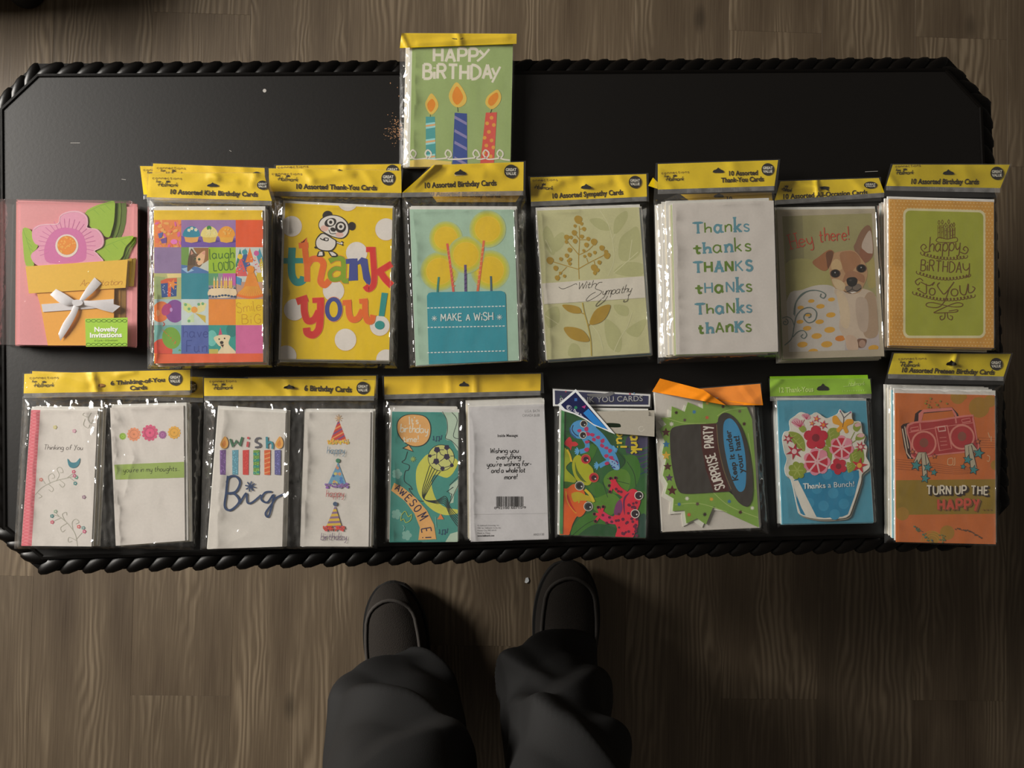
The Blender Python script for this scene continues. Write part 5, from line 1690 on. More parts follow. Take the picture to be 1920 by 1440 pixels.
def rrect(x0, y0, x1, y1, r, sk=0):
    pts = []
    for cx, cy, a0 in ((x1-r, y0+r, -90), (x1-r, y1-r, 0), (x0+r, y1-r, 90), (x0+r, y0+r, 180)):
        for k in range(6):
            a = math.radians(a0+18*k)
            x, y = cx+r*math.cos(a), cy+r*math.sin(a)
            pts.append((x, y+sk*(x-x0)/(x1-x0)*(1-(y-y0)/(y1-y0))))
    return pts
d.layer += 2
d.part('green_panel').poly(rrect(890, 352, 1432, 1208, 40, 14), (198, 190, 150)).poly(rrect(905, 367, 1418, 1192, 32, 14), (148, 152, 50))
BR = (98, 66, 24)
d.part('cake_lettering')
for x, y0, y1 in ((1126, 465, 552), (1148, 462, 555), (1170, 482, 553), (1190, 460, 553), (1208, 485, 552), (1224, 480, 552)):
    d.line([(x-6, y1), (x-6, y0), (x+6, y0), (x+6, y1)], 4, BR).line([(x, y0-4), (x-6, y0-18), (x, y0-32), (x+6, y0-18), (x, y0-4)], 4, BR, True)
    d.line([(x-5, y0+20), (x+5, y0+14)], 3, BR).line([(x-5, y0+50), (x+5, y0+44)], 3, BR)
d.line([(1108, 560), (1130, 545), (1180, 556), (1235, 545), (1248, 562), (1230, 576), (1140, 578), (1112, 572)], 5, BR, True, closed=True)
d.hand('happy', (1062, 638), (1262, 628), 96, BR, 6.5, shear=0.12, gap=1.6)
d.line([(1070, 636), (1030, 642), (1006, 612), (1025, 590), (1042, 608), (1028, 622)], 6, BR, True).line([(1262, 640), (1300, 652), (1318, 625), (1300, 605), (1285, 622), (1298, 632)], 6, BR, True)
def loops(x0, y0, x1, y1, n, sag):
    pts = []
    for i in range(n*8+1):
        t = i/(n*8)
        a = 2*math.pi*i/8
        x = x0+(x1-x0)*t; y = y0+(y1-y0)*t+sag*math.sin(math.pi*t)
        pts.append((x-9*math.sin(a), y-9*math.cos(a)))
    d.line(pts, 4.5, BR, lift=True)
loops(1008, 650, 1310, 672, 14, 22)
d.hand('BiRTHDA', (1005, 762), (1272, 780), 72, BR, 6.5, gap=2.2, wob=2)
d.hand('y', (1283, 765), (1326, 765), 100, BR, 6.5)
loops(980, 775, 1330, 795, 16, 32)
d.line([(1020, 832), (1000, 815), (970, 835), (985, 858), (1000, 842)], 6, BR, True).line([(1000, 880), (985, 885), (1005, 900), (1040, 915), (1042, 850)], 6, BR, True).line([(1005, 838), (1060, 862), (1095, 840), (1080, 862)], 6, BR, True)
d.hand('o', (1062, 925), (1100, 925), 92, BR, 6.5)
d.line([(1130, 842), (1115, 862), (1140, 900), (1165, 915), (1225, 838)], 6.5, BR, True).line([(1195, 875), (1165, 960), (1120, 1005), (1050, 1000), (1045, 980), (1090, 975), (1200, 1000), (1270, 1000), (1280, 982), (1230, 978), (1110, 1030), (1100, 1042), (1180, 1040), (1240, 1035), (1245, 1022), (1190, 1030)], 5.5, BR, True)
d.hand('o', (1205, 930), (1250, 930), 92, BR, 6.5)
d.line([(1262, 860), (1268, 910), (1300, 920), (1318, 850), (1320, 905), (1345, 905), (1362, 880), (1345, 868)], 6.5, BR, True)
loops(955, 910, 1360, 930, 18, 34)
d.line([(1165, 1040), (1162, 1075), (1140, 1088), (1132, 1068), (1148, 1062)], 5.5, BR, True).line([(1180, 1040), (1185, 1075), (1208, 1088), (1214, 1066), (1198, 1060)], 5.5, BR, True)
d.flush()
h = p.header([(822, 66), (1592, 66), (1530, 220), (778, 206)], 0.0120, 0.0065, (190, 168, 20), [((1290, 70), (1330, 200), 0.0006, 60), ((800, 140), (840, 200), 0.0012, 30)])
maker_mark(h, ((840, 84), (1004, 78)), frm=(840, 108), mark=((848, 130), (956, 128)))
h.part('title').text('10 Assorted Birthday Cards', (935, 192), (1388, 194), 33, DARK, bold=1, shear=0.12)
badge(h, 1508, 122, 43)
hang_hole(h, 1188, 116, 1.0)
h.flush(); p.finish()

# ------------------------------------------------------------------ thinking-of-you packs, two panels
iq1 = [(205, 310), (642, 316), (602, 1210), (140, 1206)]
iq2 = [(724, 296), (1208, 282), (1218, 1172), (762, 1206)]
p = Pack('under pack of thinking-of-you cards, its header corner sticking out on the right', B1, [shrink(iq1, 0.985), shrink(iq2, 0.985, 14, 0)], [(165, 240), (1340, 240), (1300, 1222), (110, 1218)], 0.0005, 0.0062, 212, 'wcw', (0.002, 0), 91, front=WHITE)
h = p.header([(212, 56), (1338, 96), (1338, 232), (212, 190)], 0.0055, 0.0040, YEL, [((880, 60), (800, 150), 0.001, 40)])
badge(h, 1258, 160, 40)
h.flush(); p.finish()
p = Pack('thinking-of-you card pack with two white cards, one with a green band', B1, [iq1, iq2], [(148, 225), (1262, 205), (1278, 1232), (93, 1226)], 0.0105, 0.0066, 212, 'wcwcw', (0.006, -0.001), 92, front=(212, 206, 200), amp=0.0013,
         ridges=[((490, 300), (590, 540), 0.0022, 26), ((590, 540), (665, 320), 0.0016, 22), ((490, 300), (560, 980), 0.0012, 26), ((185, 300), (130, 1200), 0.0020, 22), ((720, 320), (830, 620), 0.0020, 26), ((830, 620), (770, 860), 0.0020, 26), ((800, 250), (900, 580), 0.0012, 24), ((560, 980), (380, 900), 0.0006, 30), ((680, 240), (700, 1200), 0.0018, 20)])
d = p.draw(0)
d.part('pink_border').poly([(205, 312), (265, 312), (208, 1208), (140, 1206)], (214, 110, 122))
for k in range(40):
    t = k/40
    a = bil([(205, 312), (265, 312), (208, 1208), (140, 1206)], 0, t); b = bil([(205, 312), (265, 312), (208, 1208), (140, 1206)], 1, min(1, t+0.03)); c = bil([(205, 312), (265, 312), (208, 1208), (140, 1206)], 1, max(0, t-0.03))
    d.line([a, b], 2, (232, 160, 165), lift=False).line([a, c], 2, (232, 160, 165), lift=False)
d.part('lettering').hand('Thinking of You', (288, 572), (545, 574), 32, (105, 98, 95), 3.4, shear=0.2, gap=1.8)
VN = (168, 166, 152)
d.part('vine')
d.line([(232, 870), (280, 820), (360, 780), (440, 760), (500, 745)], 4, VN, True)
for pts in ([(300, 800), (280, 770)], [(330, 795), (318, 750), (345, 730), (360, 755), (340, 762)], [(370, 778), (390, 740), (375, 700), (400, 690), (415, 720), (395, 725)], [(320, 800), (350, 830), (340, 850), (320, 835)], [(390, 770), (425, 800), (410, 820), (390, 800)], [(250, 860), (275, 880), (255, 892)], [(440, 760), (480, 730)], [(460, 757), (495, 785)]):
    d.line(pts, 3.4, VN, True)
d.line([(510, 1210), (495, 1130), (455, 1070), (400, 1020), (350, 1000)], 4, VN, True)
for pts in ([(480, 1100), (475, 1050), (500, 1030), (520, 1050), (500, 1062)], [(440, 1058), (400, 1085), (410, 1115), (430, 1100)], [(430, 1045), (410, 1000), (435, 985), (440, 1005)], [(390, 1015), (360, 980)], [(400, 1022), (350, 1045)], [(505, 1160), (540, 1120)], [(500, 1170), (455, 1150), (450, 1180), (475, 1175)], [(600, 330), (580, 370), (600, 400), (610, 375)], [(580, 360), (545, 345), (555, 330)], [(560, 370), (550, 410), (580, 430), (590, 410)]):
    d.line(pts, 3.2, VN, True)
d.part('blossom')
for x, y, c in ((270, 770, (205, 130, 120)), (485, 718, (200, 95, 120)), (502, 755, (90, 150, 130)), (495, 795, (80, 140, 140)), (490, 745, (190, 100, 130)), (365, 980, (150, 170, 150)), (342, 1010, (70, 130, 130)), (343, 1050, (205, 100, 120)), (518, 1080, (205, 110, 110)), (548, 1088, (120, 150, 150)), (555, 1112, (200, 100, 130)), (552, 885, (150, 120, 140)), (362, 425, (205, 196, 130)), (488, 450, (205, 150, 170))):
    d.flower(x, y, 13, c, center=(212, 206, 200))
d.part('bird').poly([(444, 632), (465, 655), (500, 655), (526, 628), (522, 665), (500, 690), (468, 692), (450, 672)], (66, 130, 145), True)
d.flush()
d = p.draw(1)
for x, y, r, c in ((808, 485, 24, (150, 185, 80)), (882, 472, 46, (226, 148, 112)), (987, 462, 55, (212, 92, 128)), (1070, 475, 27, (160, 100, 150)), (1147, 460, 43, (226, 172, 74))):
    d.part('pompom').flower(x, y, r, c, 12, 0.2, rot=0.1).disc(x, y, r*0.8, c, n=20)
    d.line([(x+r*0.62*math.cos(a*math.pi/8), y+r*0.62*math.sin(a*math.pi/8)) for a in range(16)], r*0.09, tuple(v*0.86 for v in c), closed=True)
    d.flower(x, y, r*0.5, tuple(min(255, v*1.1) for v in c), 6, 0.35, center=tuple(v*0.85 for v in c))
d.part('green_band').poly([(752, 672), (1230, 652), (1232, 756), (760, 770)], (150, 172, 92))
d.layer += 2
d.part('lettering').hand("you're in my thoughts...", (812, 722), (1182, 712), 34, (60, 66, 36), 3.4, shear=0.15, gap=1.8)
d.flush()
h = p.header([(160, 74), (1252, 46), (1252, 182), (156, 202)], 0.0070, 0.0055, YEL, [((605, 70), (640, 200), 0.0035, 32), ((640, 80), (760, 150), 0.0016, 50), ((780, 80), (880, 60), 0.0014, 30), ((420, 90), (560, 130), 0.0010, 50)])
maker_mark(h, ((196, 107), (384, 105)), frm=(208, 130), mark=((226, 160), (352, 158)))
h.part('title').text('6 Thinking-of-You', (727, 149), (1086, 124), 27, DARK, bold=1).text('Cards', (855, 181), (968, 174), 27, DARK, bold=1)
badge(h, 1153, 107, 44)
h.part('hang_hole').disc(668, 150, 22, (150, 100, 20), 12)
h.flush(); p.finish()

# ------------------------------------------------------------------ six birthday cards packs, two panels
def b1(x, y): return (x*0.9764-1714.3, y*0.9764)
jq1 = [b1(1438, 305), (122, 322), (100, 1182), b1(1366, 1228)]
jq2 = [(245, 316), (668, 318), (655, 1182), (215, 1180)]
p = Pack('under pack of birthday cards, thin yellow header edge above the wish big pack', B2, [shrink(jq1, 0.985), shrink(jq2, 0.985)], [(-390, 240), (715, 230), (712, 1190), (-410, 1192)], 0.0005, 0.0062, 210, 'wcw', (0.002, 0), 101, front=WHITE)
h = p.header([(-120, 96), (703, 84), (703, 200), (-120, 200)], 0.0055, 0.0040, YEL, [((310, 85), (320, 180), 0.0012, 30)])
badge(h, 632, 148, 40)
h.flush(); p.finish()
p = Pack('birthday card pack with wish big candles beside three party hats', B2, [jq1, jq2], [(-402, 232), (714, 228), (710, 1196), (-428, 1202)], 0.0105, 0.0066, 210, 'wcwcw', (0.004, -0.001), 102, front=(208, 203, 196), amp=0.0013,
         ridges=[((-330, 300), (-380, 1190), 0.0022, 26), ((130, 270), (150, 1190), 0.0018, 22), ((-340, 1180), (-160, 1080), 0.0012, 20), ((-300, 840), (-380, 1000), 0.0014, 24), ((-260, 960), (40, 840), 0.0005, 24), ((690, 300), (690, 1180), 0.0012, 16)])
d = p.draw(0)
for x0, col, stripe in ((1468, (122, 90, 148), 0), (1549, (98, 152, 170), 0), (1618, (205, 70, 66), 0), (1688, (110, 150, 70), 1), (1760, (214, 96, 52), 2), (1828, (96, 96, 150), 0)):
    x, _ = b1(x0, 0)
    d.part('candle').poly([(x-20, 563), (x+20, 560), (x+18, 722), (x-19, 720)], col)
    if stripe == 1:
        for k in range(4): d.poly([(x-20, 580+k*40), (x+20, 577+k*40), (x+20, 594+k*40), (x-20, 598+k*40)], (50, 140, 130))
    if stripe == 2:
        for k in range(5): d.line([(x-18, 590+k*30), (x+18, 578+k*30)], 8, (236, 170, 110))
    rr = random.Random(x0)
    for k in range(26): d.disc(x+rr.uniform(-16, 16), rr.uniform(568, 715), 3.2, tuple(min(255, v*1.25+18) for v in col), n=6)
for x0 in (1476, 1838):
    x, _ = b1(x0, 0)
    d.part('flame').poly([(x+6, 474), (x+26, 510), (x+18, 545), (x-8, 552), (x-26, 530), (x-16, 500)], (222, 165, 84), True).poly([(x+4, 498), (x+12, 525), (x-2, 542), (x-14, 525)], (205, 130, 60), True)
d.part('lettering')
d.line([b1(1515, 502), b1(1532, 550), b1(1556, 515), b1(1578, 545), b1(1595, 490)], 13, (66, 112, 84)).line([b1(1632, 520), b1(1628, 555)], 14, (200, 84, 90)).disc(*b1(1634, 496), 8, (200, 84, 90))
d.line([b1(1715, 496), b1(1690, 500), b1(1682, 520), b1(1708, 535), b1(1710, 552), b1(1678, 558)], 12, (92, 92, 100), True).line([b1(1756, 488), b1(1758, 565)], 14, (60, 140, 155)).line([b1(1758, 535), b1(1780, 522), b1(1794, 540), b1(1792, 568)], 13, (60, 140, 155), True)
NV = (44, 66, 104)
d.part('lettering')
d.line([b1(1500, 745), b1(1488, 860), b1(1480, 950), b1(1520, 970), b1(1575, 915), b1(1545, 865), b1(1500, 862)], 14, NV, True).line([b1(1490, 860), b1(1550, 850), b1(1580, 790), b1(1555, 750), b1(1510, 752), b1(1492, 790)], 14, NV, True)
d.line([b1(1575, 930), b1(1620, 860), b1(1628, 920), b1(1660, 920), b1(1720, 870)], 12, NV, True)
d.line([b1(1790, 850), b1(1745, 855), b1(1720, 900), b1(1760, 920), b1(1800, 870), b1(1785, 960), b1(1765, 1015), b1(1748, 990), b1(1790, 930), (60, 870), (116, 842)], 12, NV, True)
for k in range(4):
    a = math.pi*k/4+0.2
    c0 = b1(1648, 815)
    d.line([(c0[0]-34*math.cos(a), c0[1]-34*math.sin(a)), (c0[0]+34*math.cos(a), c0[1]+34*math.sin(a))], 8, NV)
d.flush()
d = p.draw(1)
rr = random.Random(12)
for (tx, ty, bx, by, hw, c, mode, trim, pom) in ((462, 365, 462, 500, 52, (196, 70, 62), 's', (226, 184, 80), (205, 170, 130)), (458, 640, 452, 780, 58, (110, 160, 190), 'd', (140, 112, 170), (70, 130, 100)), (440, 918, 432, 1055, 50, (142, 112, 140), 'h', (205, 78, 72), (70, 90, 120))):
    d.part('party_hat').poly([(tx, ty), (bx+hw, by), (bx-hw, by)], c)
    tri = [(tx, ty), (bx+hw, by), (bx-hw, by)]
    old = d.clip
    d.clip = tri
    if mode == 's':
        for k in range(9): d.poly([(bx-70, by-130+k*26), (bx+70, by-210+k*26), (bx+70, by-200+k*26), (bx-70, by-120+k*26)], ((226, 150, 90) if k % 2 else (120, 80, 130)))
    elif mode == 'd':
        for k in range(16): d.disc(bx+rr.uniform(-45, 45), by-rr.uniform(5, 120), rr.uniform(8, 13), rr.choice([(70, 110, 160), (205, 150, 110), (205, 200, 120), (80, 130, 190)]), n=12)
    else:
        for k in range(4): d.poly([(bx-60, by-110+k*30), (bx+60, by-116+k*30), (bx+60, by-100+k*30), (bx-60, by-94+k*30)], (214, 180, 70))
    d.clip = old
    for k in range(70): d.disc(bx+rr.uniform(-hw-16, hw+16), by+rr.uniform(-4, 24), rr.uniform(4, 7.5), tuple(v*rr.uniform(0.85, 1.12) for v in trim), n=7)
    if mode == 's':
        for k in range(8): d.line([(tx, ty-8), (tx+24*math.cos(k*0.785), ty-8+24*math.sin(k*0.785))], 4, pom)
    else: d.disc(tx, ty-10, 14, pom)
d.part('lettering').hand('happy', (388, 584), (500, 582), 46, (98, 128, 150), 3.4, shear=0.15, gap=1.3)
d.part('lettering').hand('happy', (382, 862), (495, 860), 46, (176, 86, 86), 3.4, shear=0.15, gap=1.3)
d.part('lettering').hand('birthday', (348, 1140), (512, 1138), 46, (104, 84, 112), 3.4, shear=0.15, gap=1.3)
d.flush()
h = p.header([(-402, 98), (696, 113), (691, 214), (-402, 214)], 0.0070, 0.0055, YEL, [((130, 110), (160, 210), 0.0016, 30), ((-60, 105), (60, 190), 0.0012, 40), ((230, 110), (260, 210), 0.0006, 40)])
maker_mark(h, (b1(1380, 130), b1(1555, 128)), frm=b1(1395, 150), mark=(b1(1410, 178), b1(1530, 174)))
h.part('title').text('6 Birthday Cards', (240, 180), (546, 190), 34, DARK, bold=1)
badge(h, 618, 163, 41)
hang_hole(h, 145, 155, 1.0, 0.8)
h.flush(); p.finish()

# ------------------------------------------------------------------ football birthday pack with a card back
kq1 = [(806, 315), (1232, 320), (1228, 1152), (790, 1156)]
kq2 = [(1300, 284), (1784, 266), (1812, 1136), (1312, 1152)]
p = Pack('teal football birthday card pack beside a white card back with a barcode', B2, [kq1, kq2], [(748, 216), (1784, 196), (1840, 1142), (753, 1162)], 0.0005, 0.0085, 202, 'wcwcw', (-0.003, 0.004), 111, fronts=[(66, 140, 130), (196, 194, 196)],
         ridges=[((1262, 230), (1290, 1150), 0.0018, 20), ((765, 280), (775, 1150), 0.0012, 14), ((1300, 200), (1320, 300), 0.0016, 24)])
d = p.draw(0)
OUTL, PEACH, LIME, PAL, PURP = (30, 44, 46), (226, 172, 104), (196, 196, 84), (176, 196, 176), (44, 34, 66)
d.part('cloud').poly([(1130, 315), (1150, 350), (1160, 420), (1150, 490), (1190, 505), (1235, 560), (1235, 315)], PAL, True)
d.line([(1130, 315), (1158, 370), (1162, 440), (1150, 485), (1185, 500), (1225, 540), (1235, 560)], 4, OUTL, True).line([(1190, 320), (1225, 370), (1200, 470), (1235, 490)], 4, OUTL, True)
d.part('cloud').poly([(1170, 820), (1180, 790), (1235, 745), (1235, 790), (1205, 850), (1200, 900), (1180, 905), (1185, 860)], PAL).line([(1235, 730), (1175, 790), (1200, 800), (1158, 830), (1190, 845), (1175, 905), (1235, 780)], 4, OUTL)
d.part('cloud').poly([(1150, 1150), (1180, 1100), (1232, 1085), (1232, 1156), (1150, 1156)], PAL)
for x, y in ((838, 715), (835, 975), (900, 1110)): d.flower(x, y, 34, (124, 172, 160), 5)
d.part('lime_swoosh').poly([(1060, 585), (1000, 620), (962, 690), (965, 800), (1000, 880), (1070, 950), (1150, 980), (1228, 968), (1228, 945), (1150, 930), (1090, 880), (1060, 780), (1080, 720), (1160, 740), (1210, 690), (1220, 620)], LIME, True)
d.part('football').disc(1122, 612, 86, OUTL, n=36).disc(1122, 612, 82, (196, 198, 120), n=36)
for x, y, r in ((1095, 560, 22), (1158, 545, 19), (1158, 605, 22), (1090, 635, 22), (1130, 680, 16), (1190, 660, 14), (1050, 600, 12)):
    d.poly([(x+r*math.cos(k*1.2566+0.3), y+r*math.sin(k*1.2566+0.3)) for k in range(5)], PURP)
for a, b in (((1095, 560), (1140, 560)), ((1158, 545), (1165, 590)), ((1095, 560), (1092, 625)), ((1112, 635), (1145, 612)), ((1158, 605), (1190, 650)), ((1090, 635), (1125, 675)), ((1050, 600), (1085, 590)), ((1060, 650), (1085, 640)), ((1120, 590), (1145, 600)), ((1180, 600), (1205, 600)), ((1140, 675), (1185, 662)), ((1120, 590), (1110, 570))):
    d.line([a, b], 4, PURP)
d.part('streamer')
for k in range(5): d.line([(1048+k*17, 660+k*10), (1020+k*14, 750), (1000+k*8, 830), (1015, 880), (1090, 885+k*5), (1150-k*2, 860+k*12), (1180, 930+k*14), (1228, 985+k*17)], 4, OUTL, True)
d.part('balloon').poly([(945, 330), (1020, 345), (1055, 400), (1050, 480), (1010, 530), (940, 540), (880, 510), (840, 450), (840, 380), (880, 340)], OUTL, True).poly([(945, 334), (1017, 349), (1050, 402), (1045, 478), (1006, 526), (940, 535), (884, 506), (845, 448), (845, 382), (883, 344)], PEACH, True)
d.poly([(915, 525), (870, 550), (945, 575)], OUTL).poly([(913, 532), (884, 549), (938, 568)], PEACH)
d.line([(905, 570), (890, 620), (870, 640), (915, 660), (910, 690), (890, 700), (885, 760), (920, 790), (935, 815), (915, 810), (940, 850), (975, 885), (1010, 890)], 4, OUTL, True)
d.layer += 2
BT = (232, 226, 206)
d.part('lettering').hand("It's", (915, 395), (975, 392), 45, BT, 6, gap=1.6).hand('birthday', (858, 445), (1035, 452), 52, BT, 6, gap=1.3, shear=0.1).hand('time!', (878, 510), (975, 508), 40, BT, 6, gap=2)
d.part('banner').poly([(820, 772), (880, 805), (960, 870), (1030, 950), (1075, 1040), (1090, 1135), (975, 1140), (985, 1060), (950, 970), (890, 890), (800, 822)], PEACH)
d.layer += 2
d.part('lettering')
for ch, x, y, ang, s_ in (('A', 822, 815, 32, 42), ('W', 848, 840, 38, 42), ('E', 886, 878, 44, 46), ('S', 916, 908, 48, 48), ('O', 942, 942, 52, 52), ('M', 968, 990, 60, 66), ('E', 994, 1070, 80, 62), ('!', 1000, 1118, 88, 58)):
    a = math.radians(ang)
    wd = STROKES[ch][1]*3.8+5
    d.hand(ch, (x, y), (x+wd*math.cos(a), y+wd*math.sin(a)), s_, PURP, 7)
d.part('music_notes')
for x, y, c in ((1070, 495, (40, 80, 110)), (1108, 1095, (40, 80, 110))):
    d.line([(x, y-25), (x+4, y)], 4, c).line([(x+20, y-20), (x+20, y+8)], 4, c).line([(x+20, y-20), (x+38, y-22), (x+38, y+6)], 4, c).line([(x+55, y-30), (x+50, y-4)], 4, c)
    for q in ((x+1, y), (x+17, y+8), (x+35, y+6), (x+47, y-4)): d.disc(q[0], q[1], 5, c, n=8)
d.part('doodle').line([(865, 980), (890, 955), (910, 990), (930, 975), (925, 1010), (895, 1028), (880, 1005), (862, 1015), (865, 985)], 4, (176, 190, 80), True).star(1118, 995, 24, (222, 130, 70), 3, 0.5).line([(1085, 990), (1090, 1060)], 3, (130, 180, 170)).line([(875, 1045), (885, 1060), (878, 1080)], 3, (150, 190, 180), True)
d.star(940, 620, 22, (150, 170, 90), 8, 0.4)
d.flush()
d = p.draw(1)
KB = (34, 32, 34)
d.part('lettering')
d.text('U.S.A. $4.74', (1658, 320), (1755, 318), 17, (110, 108, 110)).text('CANADA $6.88', (1644, 348), (1755, 346), 17, (110, 108, 110))
d.text('Inside Message:', (1484, 478), (1617, 476), 17, KB, bold=1)
for t, a, b in (('Wishing you', (1436, 582), (1620, 578)), ('everything', (1478, 622), (1632, 618)), ("you're wishing for-", (1416, 668), (1700, 662)), ('and a whole lot', (1444, 708), (1660, 704)), ('more!', (1528, 750), (1608, 746))):
    d.hand(t, a, b, 32, KB, 5.0, shear=0.15, gap=1.7)
d.text('© Hallmark Licensing, Inc.', (1355, 1052), (1497, 1050), 10, (120, 118, 120)).text('Mfd. for Hallmark Cards, Inc.', (1355, 1068), (1508, 1066), 10, (120, 118, 120)).text('Kansas City, MO 64141', (1355, 1084), (1478, 1082), 10, (120, 118, 120)).text('Made in China', (1355, 1101), (1436, 1100), 10, (120, 118, 120)).text('www.hallmark.com', (1355, 1118), (1463, 1116), 10, KB, bold=1)
d.text('AN21130', (1714, 1112), (1784, 1110), 14, (120, 118, 120))
d.part('barcode')
rr = random.Random(7)
x = 1476
while x < 1648:
    wd = rr.choice([2, 2, 3, 4, 5])
    d.rect(x, 860, x+wd, 925 if 1484 < x < 1640 else 935, KB)
    x += wd + rr.choice([2, 3, 3, 5])
d.text('0 92100 60715 9', (1462, 942), (1666, 938), 15, KB)
d.line([(1330, 975), (1805, 968)], 2, (180, 178, 180))
d.flush()
h = p.header([(755, 90), (1763, 71), (1760, 180), (757, 206)], 0.0080, 0.0035, (230, 192, 24), [((1335, 70), (1345, 205), 0.0025, 30), ((1170, 85), (1180, 200), 0.0014, 30), ((1560, 90), (1680, 130), 0.0014, 40), ((1000, 90), (980, 200), 0.0008, 50)])
hang_hole(h, 1268, 138, 0.85, 1.1)
h.flush(); p.finish()

# ------------------------------------------------------------------ tree frogs thank-you pack
lq = to_frame([(106, 232), (892, 300), (862, 1384), (90, 1352)], L1, B3)
lq = to_frame([(108, 236), (890, 250), (868, 1384), (92, 1356)], L1, B3)
p = Pack('tree frog thank-you card pack with a folded blue header tag', B3, [lq], [(68, 318), (765, 325), (742, 1264), (72, 1250)], 0.0005, 0.0130, 185, 'wbwgwcw', (-0.001, -0.002), 121, front=(34, 88, 40),
         ridges=[((95, 340), (85, 1240), 0.0018, 18), ((740, 340), (730, 1240), 0.0012, 14)])
d = p.draw(frame=L1)
G1_, G2_, G3_, G4_ = (52, 104, 30), (24, 74, 34), (78, 122, 32), (20, 62, 48)
d.part('jungle_leaves')
d.poly([(700, 480), (880, 460), (880, 800), (800, 700), (700, 640)], (54, 50, 84), True)
for k in range(9): d.line([(700, 560+k*34), (800, 590+k*32), (885, 570+k*30)], 14, (22, 66, 70) if k % 2 else (38, 84, 48), True)
for pts, c in (([(120, 250), (300, 280), (420, 380), (560, 440), (620, 600), (560, 640), (420, 560), (250, 480), (130, 430)], G2_), ([(600, 660), (700, 640), (790, 660), (820, 800), (760, 940), (660, 900)], G1_), ([(490, 850), (560, 780), (680, 770), (730, 850), (700, 970), (600, 990), (510, 930)], G3_), ([(480, 560), (620, 600), (690, 690), (640, 760), (560, 720), (500, 640)], G2_),
               ([(340, 900), (430, 880), (500, 930), (525, 1015), (440, 1020), (380, 980)], G1_), ([(330, 1040), (440, 1020), (560, 980), (640, 1060), (560, 1180), (440, 1160)], G3_), ([(200, 1300), (300, 1190), (430, 1150), (520, 1200), (480, 1300), (350, 1370), (210, 1365)], G1_), ([(260, 1360), (420, 1260), (600, 1300), (640, 1384), (300, 1384)], G2_),
               ([(780, 1000), (870, 980), (880, 1200), (810, 1180)], G1_), ([(800, 1200), (870, 1180), (866, 1384), (760, 1384)], G4_), ([(300, 620), (400, 530), (430, 580), (380, 680), (320, 660)], G1_)):
    d.poly(pts, c, True)
for pts in ([(480, 880), (525, 1020)], [(610, 610), (680, 690), (640, 760)], [(130, 420), (300, 470), (420, 560)], [(210, 1360), (350, 1250), (500, 1200)], [(520, 850), (640, 880), (720, 900)], [(700, 700), (760, 800), (780, 920)]):
    d.line(pts, 5, (16, 50, 20), True)
d.part('red_blossom').poly([(132, 540), (150, 505), (182, 476), (200, 500), (205, 520), (235, 520), (260, 545), (230, 562), (205, 560), (192, 598), (178, 570)], (196, 46, 52), True, 3)
# blue spotted gecko-like frog
SKY, MG = (66, 138, 188), (170, 40, 88)
d.part('blue_frog', 'blue lizard-like frog with pink spots')
d.line([(300, 470), (340, 540), (330, 590), (275, 610)], 42, SKY, True).line([(540, 560), (585, 590), (610, 600)], 40, SKY, True).line([(600, 700), (530, 700), (450, 740)], 40, SKY, True).line([(390, 380), (420, 390)], 44, SKY)
for x, y in ((265, 605), (440, 735), (595, 590), (415, 375)):
    for a in range(5): d.line([(x, y), (x+34*math.cos(2.0+a*0.55), y+34*math.sin(2.0+a*0.55))], 13, (84, 156, 200), caps=True)
d.poly([(190, 400), (215, 350), (280, 325), (350, 345), (430, 400), (500, 470), (560, 560), (620, 680), (632, 765), (580, 768), (540, 710), (480, 650), (430, 560), (350, 500), (250, 490), (205, 450)], SKY, True)
d.poly([(188, 390), (200, 440), (240, 480), (230, 490), (192, 450), (180, 405)], (34, 76, 128), True).line([(215, 370), (205, 410), (230, 450), (262, 470)], 9, (20, 40, 80), True)
rr = random.Random(4)
for x, y in ((272, 420), (335, 405), (345, 450), (385, 455), (440, 480), (400, 500), (480, 510), (475, 555), (515, 575), (545, 600), (515, 645), (570, 690), (600, 710), (555, 660), (340, 520), (335, 590), (520, 715), (610, 745)):
    d.poly([(x+rr.uniform(16, 24)*math.cos(k*1.047), y+rr.uniform(12, 24)*math.sin(k*1.047)) for k in range(6)], MG, True, 3)
d.poly([(540, 680), (600, 700), (630, 765), (590, 768), (550, 720)], (130, 170, 205), True)
for k in range(12): d.disc(rr.uniform(555, 620), rr.uniform(690, 760), 6, (44, 54, 120), n=7)
for x, y in ((310, 358), (303, 460)): d.disc(x, y, 33, (214, 206, 190)).disc(x, y, 27, (26, 16, 22)).disc(x+8, y+8, 6, (230, 230, 230))
# yellow-green frog
LG = (158, 160, 22)
d.part('yellow_frog', 'yellow green frog with red eyes')
d.poly([(110, 600), (150, 580), (190, 680), (190, 700), (150, 760), (240, 860), (210, 890), (110, 870)], (140, 150, 24), True).line([(160, 590), (185, 640), (200, 700)], 16, (206, 176, 40), True)
d.poly([(205, 720), (225, 660), (270, 640), (330, 700), (390, 760), (395, 830), (370, 900), (320, 910), (250, 870), (215, 800)], LG, True)
d.poly([(232, 700), (255, 780), (320, 870), (345, 885), (290, 870), (240, 800)], (74, 96, 20), True)
d.poly([(110, 880), (200, 885), (240, 900), (150, 950), (110, 945)], (46, 90, 26), True)
for x, y in ((328, 676), (400, 842)): d.disc(x, y, 44, (206, 110, 60), n=28).disc(x, y, 40, (168, 30, 46), n=28).disc(x+2, y+2, 24, (44, 12, 24)).disc(x+14, y+10, 7, (235, 235, 235))
